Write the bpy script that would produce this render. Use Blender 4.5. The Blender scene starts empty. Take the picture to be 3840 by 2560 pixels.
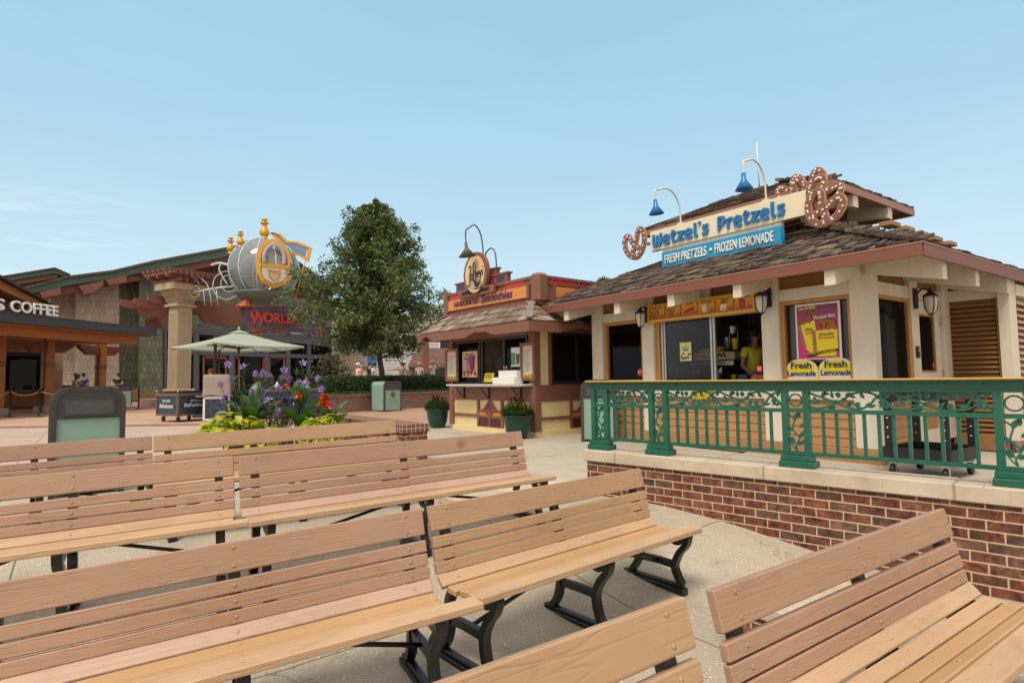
import bpy, bmesh, math, random
EXPO=0.95
from mathutils import Vector, Matrix, noise
import numpy as np
random.seed(7)
sc=bpy.context.scene
COL=sc.collection
R=math.radians
# ---------------------------------------------------------------- camera model
FPX,HZ,ROLL,EYE=2200.0,138.0,0.014,1.42
PIT=math.atan(HZ/FPX)
def ray(x,y):
    dx=(x-1920)/FPX; dy=(1280-y)/FPX
    u=dx*math.cos(ROLL)+dy*math.sin(ROLL); v=-dx*math.sin(ROLL)+dy*math.cos(ROLL)
    return Vector((u,math.cos(PIT)-v*math.sin(PIT),math.sin(PIT)+v*math.cos(PIT)))
def aty(x,y,Y): d=ray(x,y); return Vector((0,0,EYE))+d*(Y/d.y)
def atz(x,y,z): d=ray(x,y); return Vector((0,0,EYE))+d*((z-EYE)/d.z)
def onplane(x,y,A,D):
    d=ray(x,y); n=Vector((-D[1],D[0])); t=(n.x*A[0]+n.y*A[1])/(n.x*d.x+n.y*d.y)
    return Vector((0,0,EYE))+d*t
def ground(x,y):
    q=y-.25*x
    t=min(1,max(0,(q-3.2)/2.0)); return .25*(t*t*(3-2*t))
# ---------------------------------------------------------------- mesh builder
class MB:
    def __init__(s,M=None): s.v=[];s.f=[];s.m=[];s.M=M or Matrix();s.sm=[]
    def add(s,vs,fs,mi=0,M=None,smooth=False):
        T=s.M@M if M is not None else s.M
        o=len(s.v); s.v+=[tuple(T@Vector(p)) for p in vs]
        s.f+=[tuple(i+o for i in f) for f in fs]; s.m+=[mi]*len(fs); s.sm+=[smooth]*len(fs)
    def box(s,x0,x1,y0,y1,z0,z1,mi=0,M=None,bev=0):
        if bev and min(x1-x0,y1-y0,z1-z0)>2.2*bev:
            b=bev
            vs=[];idx={}
            for i,x in enumerate((x0,x1)):
                for j,y in enumerate((y0,y1)):
                    for k,z in enumerate((z0,z1)):
                        sx,sy,sz=(b,-b)[i],(b,-b)[j],(b,-b)[k]
                        for a in range(3):
                            idx[i,j,k,a]=len(vs)
                            vs.append((x+(0 if a==0 else sx),y+(0 if a==1 else sy),z+(0 if a==2 else sz)))
            fs=[]
            for i in (0,1):
                q=[idx[i,0,0,0],idx[i,1,0,0],idx[i,1,1,0],idx[i,0,1,0]];fs.append(q if i else q[::-1])
                q=[idx[0,i,0,1],idx[0,i,1,1],idx[1,i,1,1],idx[1,i,0,1]];fs.append(q if i else q[::-1])
                q=[idx[0,0,i,2],idx[1,0,i,2],idx[1,1,i,2],idx[0,1,i,2]];fs.append(q if i else q[::-1])
            for i in (0,1):
                for j in (0,1):
                    q=[idx[i,j,0,0],idx[i,j,1,0],idx[i,j,1,1],idx[i,j,0,1]];fs.append(q if i!=j else q[::-1])
                    q=[idx[i,0,j,0],idx[i,0,j,2],idx[i,1,j,2],idx[i,1,j,0]];fs.append(q if i!=j else q[::-1])
                    q=[idx[0,i,j,1],idx[1,i,j,1],idx[1,i,j,2],idx[0,i,j,2]];fs.append(q if i!=j else q[::-1])
                    for k in (0,1):
                        q=[idx[i,j,k,0],idx[i,j,k,1],idx[i,j,k,2]];fs.append(q if (i+j+k)%2 else q[::-1])
            s.add(vs,fs,mi,M); return
        s.add([(x0,y0,z0),(x1,y0,z0),(x1,y1,z0),(x0,y1,z0),(x0,y0,z1),(x1,y0,z1),(x1,y1,z1),(x0,y1,z1)],
          [(3,2,1,0),(4,5,6,7),(0,1,5,4),(1,2,6,5),(2,3,7,6),(3,0,4,7)],mi,M)
    def prism(s,poly,d,mi=0,M=None):
        """poly in (x,z) plane facing -y, extruded to y=d behind"""
        n=len(poly)
        a=sum(poly[i][0]*poly[(i+1)%n][1]-poly[(i+1)%n][0]*poly[i][1] for i in range(n))
        if a<0: poly=poly[::-1]
        vs=[(x,0,z) for x,z in poly]+[(x,d,z) for x,z in poly]
        fs=[tuple(range(n)),tuple(range(2*n-1,n-1,-1))]+[(i,i+n,(i+1)%n+n,(i+1)%n) for i in range(n)]
        s.add(vs,fs,mi,M)
    def tube(s,pts,r,n=8,mi=0,M=None,cap=True,smooth=True):
        pts=[Vector(p) for p in pts]; rs=r if isinstance(r,(list,tuple)) else [r]*len(pts)
        vs=[];fs=[];prev=None
        for i,p in enumerate(pts):
            t=(pts[min(i+1,len(pts)-1)]-pts[max(i-1,0)]); t=t.normalized() if t.length>1e-9 else Vector((0,0,1))
            if prev is None:
                a=Vector((0,0,1)) if abs(t.z)<.9 else Vector((1,0,0)); u=t.cross(a).normalized()
            else:
                u=prev-t*prev.dot(t); u=u.normalized() if u.length>1e-6 else t.orthogonal().normalized()
            prev=u; w=t.cross(u)
            for k in range(n):
                an=2*math.pi*k/n; vs.append(p+(u*math.cos(an)+w*math.sin(an))*rs[i])
        for i in range(len(pts)-1):
            for k in range(n): fs.append((i*n+k,i*n+(k+1)%n,(i+1)*n+(k+1)%n,(i+1)*n+k))
        if cap: fs.append(tuple(range(n-1,-1,-1))); fs.append(tuple(range((len(pts)-1)*n,len(pts)*n)))
        s.add(vs,fs,mi,M,smooth)
    def lathe(s,prof,n=16,mi=0,M=None,smooth=True,sx=1,sy=1):
        vs=[];fs=[]
        for r,z in prof:
            for k in range(n): an=2*math.pi*k/n; vs.append((r*math.cos(an)*sx,r*math.sin(an)*sy,z))
        for i in range(len(prof)-1):
            for k in range(n): fs.append((i*n+k,i*n+(k+1)%n,(i+1)*n+(k+1)%n,(i+1)*n+k))
        if prof[0][0]>1e-4: fs.append(tuple(range(n-1,-1,-1)))
        if prof[-1][0]>1e-4: fs.append(tuple(range((len(prof)-1)*n,len(prof)*n)))
        s.add(vs,fs,mi,M,smooth)
    def ribbon(s,pts,w,y0,y1,mi=0,M=None,closed=False):
        """flat stroke of width w along pts in (x,z), from y0 (front) to y1 (back)"""
        p=[Vector((a,b)) for a,b in pts]; n=len(p); L=[];Rr=[]
        ws=w if isinstance(w,(list,tuple)) else [w]*n
        for i in range(n):
            if closed: t=(p[(i+1)%n]-p[i-1])
            else: t=p[min(i+1,n-1)]-p[max(i-1,0)]
            t=t.normalized() if t.length>1e-9 else Vector((1,0))
            q=Vector((-t.y,t.x))
            if 0<i<n-1 or closed:
                a=(p[i]-p[i-1]); b=(p[(i+1)%n]-p[i])
                if a.length>1e-9 and b.length>1e-9:
                    c=a.normalized().dot(b.normalized()); k=1/max(.55,math.sqrt(max(0,(1+c)/2)))
                else: k=1
            else: k=1
            L.append(p[i]+q*ws[i]/2*k);Rr.append(p[i]-q*ws[i]/2*k)
        vs=[(a.x,y0,a.y) for a in L]+[(a.x,y0,a.y) for a in Rr]+[(a.x,y1,a.y) for a in L]+[(a.x,y1,a.y) for a in Rr]
        fs=[];m=n if closed else n-1
        for i in range(m):
            j=(i+1)%n
            fs+=[(n+i,n+j,j,i),(2*n+i,2*n+j,3*n+j,3*n+i),(i,j,2*n+j,2*n+i),(3*n+i,3*n+j,n+j,n+i)]
        if not closed: fs+=[(0,2*n,3*n,n),(n-1,2*n-1,4*n-1,3*n-1)]
        s.add(vs,fs,mi,M)
    def ball(s,c,r,mi=0,n=10,m=7,M=None,sc_=(1,1,1)):
        T=Matrix.Translation(c)@Matrix.Diagonal((*sc_,1))
        s.lathe([(max(1e-5,r*math.sin(math.pi*i/m)),-r*math.cos(math.pi*i/m)) for i in range(m+1)],n,mi,(M@T) if M is not None else T)
    def build(s,name,mats,parent=None,**kw):
        me=bpy.data.meshes.new(name); me.from_pydata(s.v,[],s.f); 
        if not isinstance(mats,(list,tuple)): mats=[mats]
        for m in mats: me.materials.append(m)
        me.polygons.foreach_set('material_index',s.m); me.polygons.foreach_set('use_smooth',s.sm)
        me.update()
        o=bpy.data.objects.new(name,me); COL.objects.link(o)
        if parent: o.parent=parent
        tag(o,**kw); return o
def tag(o,label=None,cat=None,group=None,kind=None):
    if label: o['label']=label
    if cat: o['category']=cat
    if group: o['group']=group
    if kind: o['kind']=kind
    return o
def thing(name,label,cat,loc=(0,0,0),rz=0,group=None):
    o=bpy.data.objects.new(name,None); COL.objects.link(o); o.empty_display_size=.1
    o.location=loc; o.rotation_euler=(0,0,rz); return tag(o,label,cat,group)
def T(x=0,y=0,z=0): return Matrix.Translation((x,y,z))
def RZ(a): return Matrix.Rotation(a,4,'Z')
def RX(a): return Matrix.Rotation(a,4,'X')
def RY(a): return Matrix.Rotation(a,4,'Y')
def look(d):  # matrix whose z axis is d
    return Vector(d).to_track_quat('Z','Y').to_matrix().to_4x4()
UP=Matrix(((1,0,0,0),(0,0,-1,0),(0,1,0,0),(0,0,0,1)))   # text plane: x right, y -> z up, facing -y
def text(name,s,M,h,w=None,mat=None,parent=None,ext=.004,bold=0,shear=0,space=1,align='L'):
    cu=bpy.data.curves.new('t','FONT'); cu.body=s; cu.size=1; cu.extrude=.001; cu.offset=bold; cu.shear=shear; cu.space_character=space; cu.resolution_u=3
    ob=bpy.data.objects.new('t',cu); COL.objects.link(ob)
    dg=bpy.context.evaluated_depsgraph_get(); dg.update()
    me=bpy.data.meshes.new_from_object(ob.evaluated_get(dg)); bpy.data.objects.remove(ob); bpy.data.curves.remove(cu)
    xs=[v.co.x for v in me.vertices]; ys=[v.co.y for v in me.vertices]
    x0,x1,y0,y1=min(xs),max(xs),min(ys),max(ys)
    ky=h/(y1-y0); kx=(w/(x1-x0)) if w else ky
    off=0 if align=='L' else -(x1-x0)*kx/2
    for v in me.vertices:
        v.co=M@(UP@Vector(((v.co.x-x0)*kx+off,(v.co.y-y0)*ky,ext if v.co.z>0 else -.0005)))
    me.name=name; me.materials.clear(); me.materials.append(mat)
    o=bpy.data.objects.new(name,me); COL.objects.link(o)
    if parent: o.parent=parent
    return o
def text_into(mb,s,M,h,w=None,mi=0,ext=.003,bold=0,shear=0,space=1,align='L'):
    o=text('t',s,M,h,w,None,None,ext,bold,shear,space,align); me=o.data
    mb.add([v.co[:] for v in me.vertices],[tuple(p.vertices) for p in me.polygons],mi)
    bpy.data.objects.remove(o); bpy.data.meshes.remove(me)
def bez(p,n=8):
    """Catmull-Rom through points"""
    p=[Vector(q) for q in p]; out=[]
    for i in range(len(p)-1):
        a=p[max(i-1,0)];b=p[i];c=p[i+1];d=p[min(i+2,len(p)-1)]
        for k in range(n):
            t=k/n; out.append(.5*((2*b)+(c-a)*t+(2*a-5*b+4*c-d)*t*t+(3*b-a-3*c+d)*t**3))
    out.append(p[-1]); return out
def arc(cx,cy,r,a0,a1,n=10,ry=None):
    return [(cx+r*math.cos(R(a0+(a1-a0)*i/n)),cy+(ry or r)*math.sin(R(a0+(a1-a0)*i/n))) for i in range(n+1)]
# ---------------------------------------------------------------- materials
def _n(nt,t,**k):
    n=nt.nodes.new(t)
    for a,b in k.items(): setattr(n,a,b)
    return n
def newmat(name):
    m=bpy.data.materials.new(name); m.use_nodes=True; nt=m.node_tree; b=nt.nodes['Principled BSDF']; return m,nt,b
def ramp(nt,stops,interp='LINEAR'):
    r=_n(nt,'ShaderNodeValToRGB'); e=r.color_ramp.elements; r.color_ramp.interpolation=interp
    while len(e)<len(stops): e.new(.5)
    for i,(p,c) in enumerate(stops): e[i].position=p; e[i].color=(*c,1) if len(c)==3 else c
    return r
def mapped(nt,scale=(1,1,1),rot=(0,0,0),coord='Object'):
    tc=_n(nt,'ShaderNodeTexCoord'); mp=_n(nt,'ShaderNodeMapping'); mp.inputs['Scale'].default_value=scale; mp.inputs['Rotation'].default_value=rot
    nt.links.new(tc.outputs[coord],mp.inputs[0]); return mp.outputs[0]
def noise_(nt,vec,sc_,det=3,dist=0,rough=.5):
    n=_n(nt,'ShaderNodeTexNoise'); n.inputs['Scale'].default_value=sc_; n.inputs['Detail'].default_value=det; n.inputs['Distortion'].default_value=dist; n.inputs['Roughness'].default_value=rough
    nt.links.new(vec,n.inputs['Vector']); return n.outputs['Fac']
def math_(nt,op,a,b=None,c=None):
    n=_n(nt,'ShaderNodeMath',operation=op)
    for i,x in enumerate((a,b,c)):
        if x is None: continue
        if isinstance(x,(int,float)): n.inputs[i].default_value=x
        else: nt.links.new(x,n.inputs[i])
    return n.outputs[0]
def mixc(nt,f,a,b,mode='MIX'):
    n=_n(nt,'ShaderNodeMix',data_type='RGBA',blend_type=mode)
    for s,x in (('Factor',f),('A',a),('B',b)):
        i=[q for q in n.inputs if q.name==s and (s=='Factor' and q.type=='VALUE' or s!='Factor' and q.type=='RGBA')][0]
        if isinstance(x,(int,float)): i.default_value=x
        elif isinstance(x,tuple): i.default_value=(*x,1)
        else: nt.links.new(x,i)
    return [q for q in n.outputs if q.type=='RGBA'][0]
def bump(nt,b,h,strength=.3,dist=.01):
    n=_n(nt,'ShaderNodeBump'); n.inputs['Strength'].default_value=strength; n.inputs['Distance'].default_value=dist
    nt.links.new(h,n.inputs['Height']); nt.links.new(n.outputs[0],b.inputs['Normal'])
CACHE={}
def paint(col,rough=.5,var=.12,scale=6,bmp=.05,metal=0,spec=.5,name=None,stretch=(1,1,1)):
    key=(col,rough,var,scale,bmp,metal,stretch)
    if key in CACHE: return CACHE[key]
    m,nt,b=newmat(name or 'paint')
    v=mapped(nt,stretch); f=noise_(nt,v,scale,5,.3,.65)
    c=ramp(nt,[(.3,tuple(x*(1-var) for x in col)),(.7,tuple(min(1,x*(1+var)) for x in col))])
    nt.links.new(f,c.inputs[0]); nt.links.new(c.outputs[0],b.inputs['Base Color'])
    b.inputs['Roughness'].default_value=rough; b.inputs['Metallic'].default_value=metal; b.inputs['Specular IOR Level'].default_value=spec
    if bmp: bump(nt,b,noise_(nt,v,scale*12,3),bmp,.01)
    CACHE[key]=m; return m
def glass(tint=(.02,.02,.025),alpha=.35,name='glass',gl_=.28):
    """thin pane: mostly see-through, reflecting the sky at glancing angles"""
    m,nt,b=newmat(name); nt.nodes.remove(b)
    tr=_n(nt,'ShaderNodeBsdfTransparent'); tr.inputs[0].default_value=(1-alpha*.5,)*3+(1,)
    gl=_n(nt,'ShaderNodeBsdfGlossy'); gl.inputs['Roughness'].default_value=.02; gl.inputs[0].default_value=(gl_,gl_,gl_*1.05,1)
    df=_n(nt,'ShaderNodeBsdfDiffuse'); df.inputs[0].default_value=(*tint,1)
    fr=_n(nt,'ShaderNodeFresnel'); fr.inputs[0].default_value=1.5
    m1=_n(nt,'ShaderNodeMixShader'); m1.inputs[0].default_value=alpha; nt.links.new(tr.outputs[0],m1.inputs[1]); nt.links.new(df.outputs[0],m1.inputs[2])
    m2=_n(nt,'ShaderNodeMixShader'); nt.links.new(fr.outputs[0],m2.inputs[0]); nt.links.new(m1.outputs[0],m2.inputs[1]); nt.links.new(gl.outputs[0],m2.inputs[2])
    nt.links.new(m2.outputs[0],nt.nodes['Material Output'].inputs[0]); return m
def brickmat(name,cols,mortar,bw=.203,bh=.057,mo=.0105,off=.5,rough=.85,bmp=.6,stain=.25,vert=False,sq=1.0):
    m,nt,b=newmat(name); tc=_n(nt,'ShaderNodeTexCoord'); sx=_n(nt,'ShaderNodeSeparateXYZ'); nt.links.new(tc.outputs['Object'],sx.inputs[0])
    h=math_(nt,'ADD',sx.outputs[0],sx.outputs[1]); cb=_n(nt,'ShaderNodeCombineXYZ')
    wob=noise_(nt,tc.outputs['Object'],9,2)
    if vert: nt.links.new(sx.outputs[2],cb.inputs[0]); nt.links.new(math_(nt,'ADD',h,math_(nt,'MULTIPLY',wob,.006)),cb.inputs[1])
    else: nt.links.new(math_(nt,'ADD',h,math_(nt,'MULTIPLY',wob,.012)),cb.inputs[0]); nt.links.new(math_(nt,'ADD',sx.outputs[2],math_(nt,'MULTIPLY',wob,.008)),cb.inputs[1])
    br=_n(nt,'ShaderNodeTexBrick'); br.offset=off; br.inputs['Scale'].default_value=1; br.inputs['Brick Width'].default_value=bw+mo; br.inputs['Row Height'].default_value=bh+mo
    br.inputs['Mortar Size'].default_value=mo/2; br.inputs['Mortar Smooth'].default_value=.15; br.inputs['Color1'].default_value=(0,0,0,1); br.inputs['Color2'].default_value=(1,1,1,1); br.inputs['Bias'].default_value=0
    nt.links.new(cb.outputs[0],br.inputs['Vector'])
    n=len(cols); rp=ramp(nt,[(i/(n-1) if n>1 else 0,c) for i,c in enumerate(cols)]); nt.links.new(br.outputs['Color'],rp.inputs[0])
    nz=noise_(nt,tc.outputs['Object'],14,6,.6,.7); 
    st=ramp(nt,[(.35,(1-stain*1.6,)*3),(.6,(1,)*3),(.78,(1+stain,1+stain*.95,1+stain*.9))]); nt.links.new(nz,st.inputs[0])
    c=mixc(nt,1.0,rp.outputs[0],st.outputs[0],'MULTIPLY')
    mc=ramp(nt,[(.3,tuple(x*.7 for x in mortar)),(.7,mortar)]); nt.links.new(nz,mc.inputs[0])
    c=mixc(nt,br.outputs['Fac'],c,mc.outputs[0]); nt.links.new(c,b.inputs['Base Color']); b.inputs['Roughness'].default_value=rough
    hh=math_(nt,'SUBTRACT',math_(nt,'MULTIPLY',nz,.4),br.outputs['Fac']); bump(nt,b,hh,bmp,.008); return m
def woodmat(name,a,b_,rough=.5,scale=(.85,15,15),lines=12,bmp=.36,dark=.80,coord='Object'):
    """painted boards with an embossed grain that runs along x"""
    m,nt,b=newmat(name); v=mapped(nt,scale,coord=coord); oi=_n(nt,'ShaderNodeObjectInfo'); va=_n(nt,'ShaderNodeVectorMath',operation='ADD'); cbx=_n(nt,'ShaderNodeCombineXYZ')
    for k in range(3): nt.links.new(math_(nt,'MULTIPLY',oi.outputs['Random'],(31.7,17.3,53.1)[k]),cbx.inputs[k])
    nt.links.new(v,va.inputs[0]); nt.links.new(cbx.outputs[0],va.inputs[1]); v=va.outputs[0]
    f=noise_(nt,v,1.0,1.5,.55,.45); fr=math_(nt,'FRACT',math_(nt,'MULTIPLY',f,lines))
    g=ramp(nt,[(0,(1,1,1)),(.16,(0,0,0)),(.84,(0,0,0)),(1,(1,1,1))]); nt.links.new(fr,g.inputs[0])
    fine=noise_(nt,mapped(nt,(2,70,70),coord=coord),1,3)
    big=noise_(nt,mapped(nt,(.8,1,1),coord=coord),1.6,3)
    c=ramp(nt,[(.3,a),(.7,b_)]); nt.links.new(big,c.inputs[0])
    c2=mixc(nt,math_(nt,'MULTIPLY',g.outputs[0],.13),c.outputs[0],tuple(x*dark for x in a))
    gr=ramp(nt,[(.30,(.80,.77,.74)),(.48,(1,1,1)),(.62,(1,1,1)),(.80,(1.07,1.06,1.05))]); nt.links.new(noise_(nt,mapped(nt,(1,2.5,2.5),coord=coord),4.5,6,.8,.68),gr.inputs[0]); c2=mixc(nt,.75,c2,mixc(nt,1.0,c2,gr.outputs[0],'MULTIPLY'))
    sc_=ramp(nt,[(.70,(0,0,0)),(.78,(1,1,1))]); nt.links.new(noise_(nt,mapped(nt,(5,60,60),coord=coord),1,4,.3,.7),sc_.inputs[0]); c2=mixc(nt,math_(nt,'MULTIPLY',sc_.outputs[0],.22),c2,tuple(min(1,x*1.5) for x in b_))
    nt.links.new(c2,b.inputs['Base Color']); rv=ramp(nt,[(.3,(rough*.8,)*3),(.7,(min(1,rough*1.3),)*3)]); nt.links.new(big,rv.inputs[0]); nt.links.new(rv.outputs[0],b.inputs['Roughness'])
    h=math_(nt,'ADD',math_(nt,'MULTIPLY',g.outputs[0],-1.0),math_(nt,'MULTIPLY',fine,.35)); bump(nt,b,h,bmp,.003); return m
def leafmat(name,cols,rough=.5,trans=.25):
    m,nt,b=newmat(name); g=_n(nt,'ShaderNodeNewGeometry'); r=ramp(nt,[(i/(len(cols)-1),c) for i,c in enumerate(cols)]); nt.links.new(g.outputs['Random Per Island'],r.inputs[0])
    nt.links.new(r.outputs[0],b.inputs['Base Color']); b.inputs['Roughness'].default_value=rough
    tl=_n(nt,'ShaderNodeBsdfTranslucent'); nt.links.new(r.outputs[0],tl.inputs[0]); mx=_n(nt,'ShaderNodeMixShader'); mx.inputs[0].default_value=trans
    nt.links.new(b.outputs[0],mx.inputs[1]); nt.links.new(tl.outputs[0],mx.inputs[2]); nt.links.new(mx.outputs[0],nt.nodes['Material Output'].inputs[0]); return m
def emis(col,s,name='lamp_glow'):
    m,nt,b=newmat(name); b.inputs['Emission Color'].default_value=(*col,1); b.inputs['Emission Strength'].default_value=s; b.inputs['Base Color'].default_value=(*col,1); return m
# ---------------------------------------------------------------- camera, light, sky
cam=bpy.data.cameras.new('camera'); co=bpy.data.objects.new('camera',cam); COL.objects.link(co); sc.camera=co
cam.sensor_width=36; cam.sensor_fit='HORIZONTAL'; cam.lens=36*FPX/3840; cam.clip_start=.05; cam.clip_end=3000
fw=Vector((0,math.cos(PIT),math.sin(PIT))); u0=Vector((0,-math.sin(PIT),math.cos(PIT))); r0=Vector((1,0,0))
cx=r0*math.cos(ROLL)-u0*math.sin(ROLL); cy=r0*math.sin(ROLL)+u0*math.cos(ROLL)
m4=Matrix((cx,cy,-fw)).transposed().to_4x4(); m4.translation=(0,0,EYE); co.matrix_world=m4
SUN_EL,SUN_AZ=R(58),R(205)     # azimuth clockwise from +Y
w=bpy.data.worlds.new('World'); sc.world=w; w.use_nodes=True; nt=w.node_tree; bg=nt.nodes['Background']
sky=_n(nt,'ShaderNodeTexSky',sky_type='NISHITA'); sky.sun_disc=False; sky.sun_elevation=SUN_EL; sky.sun_rotation=SUN_AZ; sky.air_density=1.0; sky.dust_density=2.2; sky.ozone_density=1.6; sky.altitude=0
# thin high cloud over the whole sky plus a few low streaks near the horizon
tc=_n(nt,'ShaderNodeTexCoord'); mp=_n(nt,'ShaderNodeMapping'); mp.inputs['Scale'].default_value=(1.0,1.0,4.5); nt.links.new(tc.outputs['Generated'],mp.inputs[0])
n1=noise_(nt,mp.outputs[0],1.7,6,.6,.55); veil=ramp(nt,[(.35,(0,0,0)),(.75,(1,1,1))]); nt.links.new(n1,veil.inputs[0])
sep=_n(nt,'ShaderNodeSeparateXYZ'); nt.links.new(tc.outputs['Generated'],sep.inputs[0])
lowc=ramp(nt,[(.0,(0,0,0)),(.06,(1,1,1)),(.22,(1,1,1)),(.27,(0,0,0))]); nt.links.new(sep.outputs[2],lowc.inputs[0])
mp2=_n(nt,'ShaderNodeMapping'); mp2.inputs['Scale'].default_value=(3,3,22); nt.links.new(tc.outputs['Generated'],mp2.inputs[0])
n2=noise_(nt,mp2.outputs[0],1.5,5,.4,.6); st=ramp(nt,[(.50,(0,0,0)),(.66,(1,1,1))]); nt.links.new(n2,st.inputs[0])
left=ramp(nt,[(.0,(1,1,1)),(.1,(1,1,1)),(.3,(0,0,0))]); nt.links.new(math_(nt,'ADD',sep.outputs[0],.72),left.inputs[0])
k2=math_(nt,'MULTIPLY',math_(nt,'MULTIPLY',st.outputs[0],lowc.outputs[0]),left.outputs[0])
el=ramp(nt,[(0,(6.1,7.4,7.8)),(.12,(5.2,6.8,7.5)),(.35,(3.75,5.8,7.0)),(.65,(2.7,4.85,6.4)),(1,(2.0,4.2,6.0))]); nt.links.new(sep.outputs[2],el.inputs[0])
c=mixc(nt,math_(nt,'ADD',.74,math_(nt,'MULTIPLY',veil.outputs[0],.10)),sky.outputs[0],el.outputs[0])
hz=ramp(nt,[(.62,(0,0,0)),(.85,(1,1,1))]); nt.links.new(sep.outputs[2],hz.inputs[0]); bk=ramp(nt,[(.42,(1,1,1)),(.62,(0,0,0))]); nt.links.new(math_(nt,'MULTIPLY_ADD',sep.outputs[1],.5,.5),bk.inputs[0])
c=mixc(nt,math_(nt,'MULTIPLY',math_(nt,'MAXIMUM',hz.outputs[0],bk.outputs[0]),.92),c,(7.2,6.6,5.8))   # unseen warm cloud added overhead and behind the camera to warm the light
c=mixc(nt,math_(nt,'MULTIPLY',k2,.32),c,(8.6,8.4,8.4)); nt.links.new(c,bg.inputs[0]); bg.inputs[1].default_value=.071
sl=bpy.data.lights.new('sun','SUN'); so=bpy.data.objects.new('sun',sl); COL.objects.link(so); sl.energy=1.5; sl.angle=R(20); sl.color=(1,.90,.76)
sd=Vector((math.sin(SUN_AZ)*math.cos(SUN_EL),math.cos(SUN_AZ)*math.cos(SUN_EL),math.sin(SUN_EL)))
so.rotation_euler=sd.to_track_quat('Z','Y').to_euler(); so.location=(0,0,30)
sc.view_settings.view_transform='Standard'; sc.view_settings.look='None'; sc.view_settings.exposure=EXPO; sc.view_settings.gamma=1
sc.cycles.max_bounces=6; sc.cycles.transparent_max_bounces=12; sc.cycles.caustics_reflective=False; sc.cycles.caustics_refractive=False
try: sc.cycles.use_denoising=True
except Exception: pass
# ---------------------------------------------------------------- shared materials
M={}
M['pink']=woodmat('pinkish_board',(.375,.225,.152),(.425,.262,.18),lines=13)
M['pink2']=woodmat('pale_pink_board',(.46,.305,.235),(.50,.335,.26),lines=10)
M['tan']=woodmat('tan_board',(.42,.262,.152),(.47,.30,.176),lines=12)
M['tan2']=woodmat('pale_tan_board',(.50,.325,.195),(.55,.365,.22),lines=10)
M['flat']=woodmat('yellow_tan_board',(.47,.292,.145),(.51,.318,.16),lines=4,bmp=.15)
M['iron']=paint((.007,.007,.0075),.30,.3,20,.15)
M['cream']=paint((.68,.605,.505),.62,.085,6,.08,stretch=(1,1,.22))
M['creamd']=paint((.60,.53,.44),.62,.06,5,.06)
M['brownpanel']=paint((.23,.105,.035),.6,.1,4,.1)
M['siding']=woodmat('lap_siding',(.42,.215,.085),(.46,.24,.10),.6,(1.2,14,14),6,.3,.92)
M['rust']=paint((.205,.070,.045),.5,.06,3,.05)
M['oak']=paint((.48,.22,.055),.5,.18,9,.08,stretch=(1,1,.2))
M['green']=paint((.010,.112,.072),.33,.15,14,.05)
M['gold']=paint((.58,.30,.06),.32,.1,8,.03)
M['black']=paint((.012,.011,.011),.45,.2,12,.05)
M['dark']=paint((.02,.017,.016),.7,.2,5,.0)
M['steel']=paint((.55,.56,.58),.3,.08,10,.02,metal=.9)
M['white']=paint((.78,.78,.76),.5,.04,6,.02)
M['concrete_cap']=None
M['binGreen']=paint((.225,.365,.30),.42,.06,4,.03)
M['binDark']=paint((.045,.04,.042),.48,.15,8,.06)
M['hutbrown']=paint((.105,.043,.026),.55,.12,5,.06)
M['huttrim']=paint((.215,.09,.058),.55,.1,5,.06)
M['hutyellow']=paint((.74,.60,.31),.6,.06,4,.05)
M['orange']=woodmat('orange_board',(.62,.23,.055),(.68,.27,.07),.5,(1,10,10),7,.2)
M['glass']=glass((.01,.01,.012),.10)
M['glassd']=glass((.012,.012,.013),.72,'tinted_glass')
M['potgreen']=paint((.005,.046,.038),.30,.12,6,.03)
M['soil']=paint((.03,.02,.014),.95,.3,25,.3)
M['brick']=brickmat('red_brick',[(.125,.056,.044),(.20,.064,.040),(.28,.080,.042),(.155,.072,.054),(.24,.115,.075),(.30,.09,.044)],(.62,.48,.33),bw=.172,mo=.0115,bmp=.8,stain=.5)
M['brickfar']=brickmat('brown_brick',[(.10,.045,.032),(.19,.075,.048),(.155,.06,.042),(.24,.10,.065)],(.60,.49,.36),bmp=.4)
M['rowlock']=brickmat('rowlock_brick',[(.16,.065,.05),(.24,.09,.06),(.20,.08,.055)],(.55,.44,.33),bw=.16,bh=.057,off=0,vert=True,bmp=.4)
M['skin']=paint((.47,.25,.17),.55,.05,12,0)
M['skind']=paint((.30,.15,.095),.55,.05,12,0)
M['lens']=paint((.62,.60,.54),.25,.05,9,.02)
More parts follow.
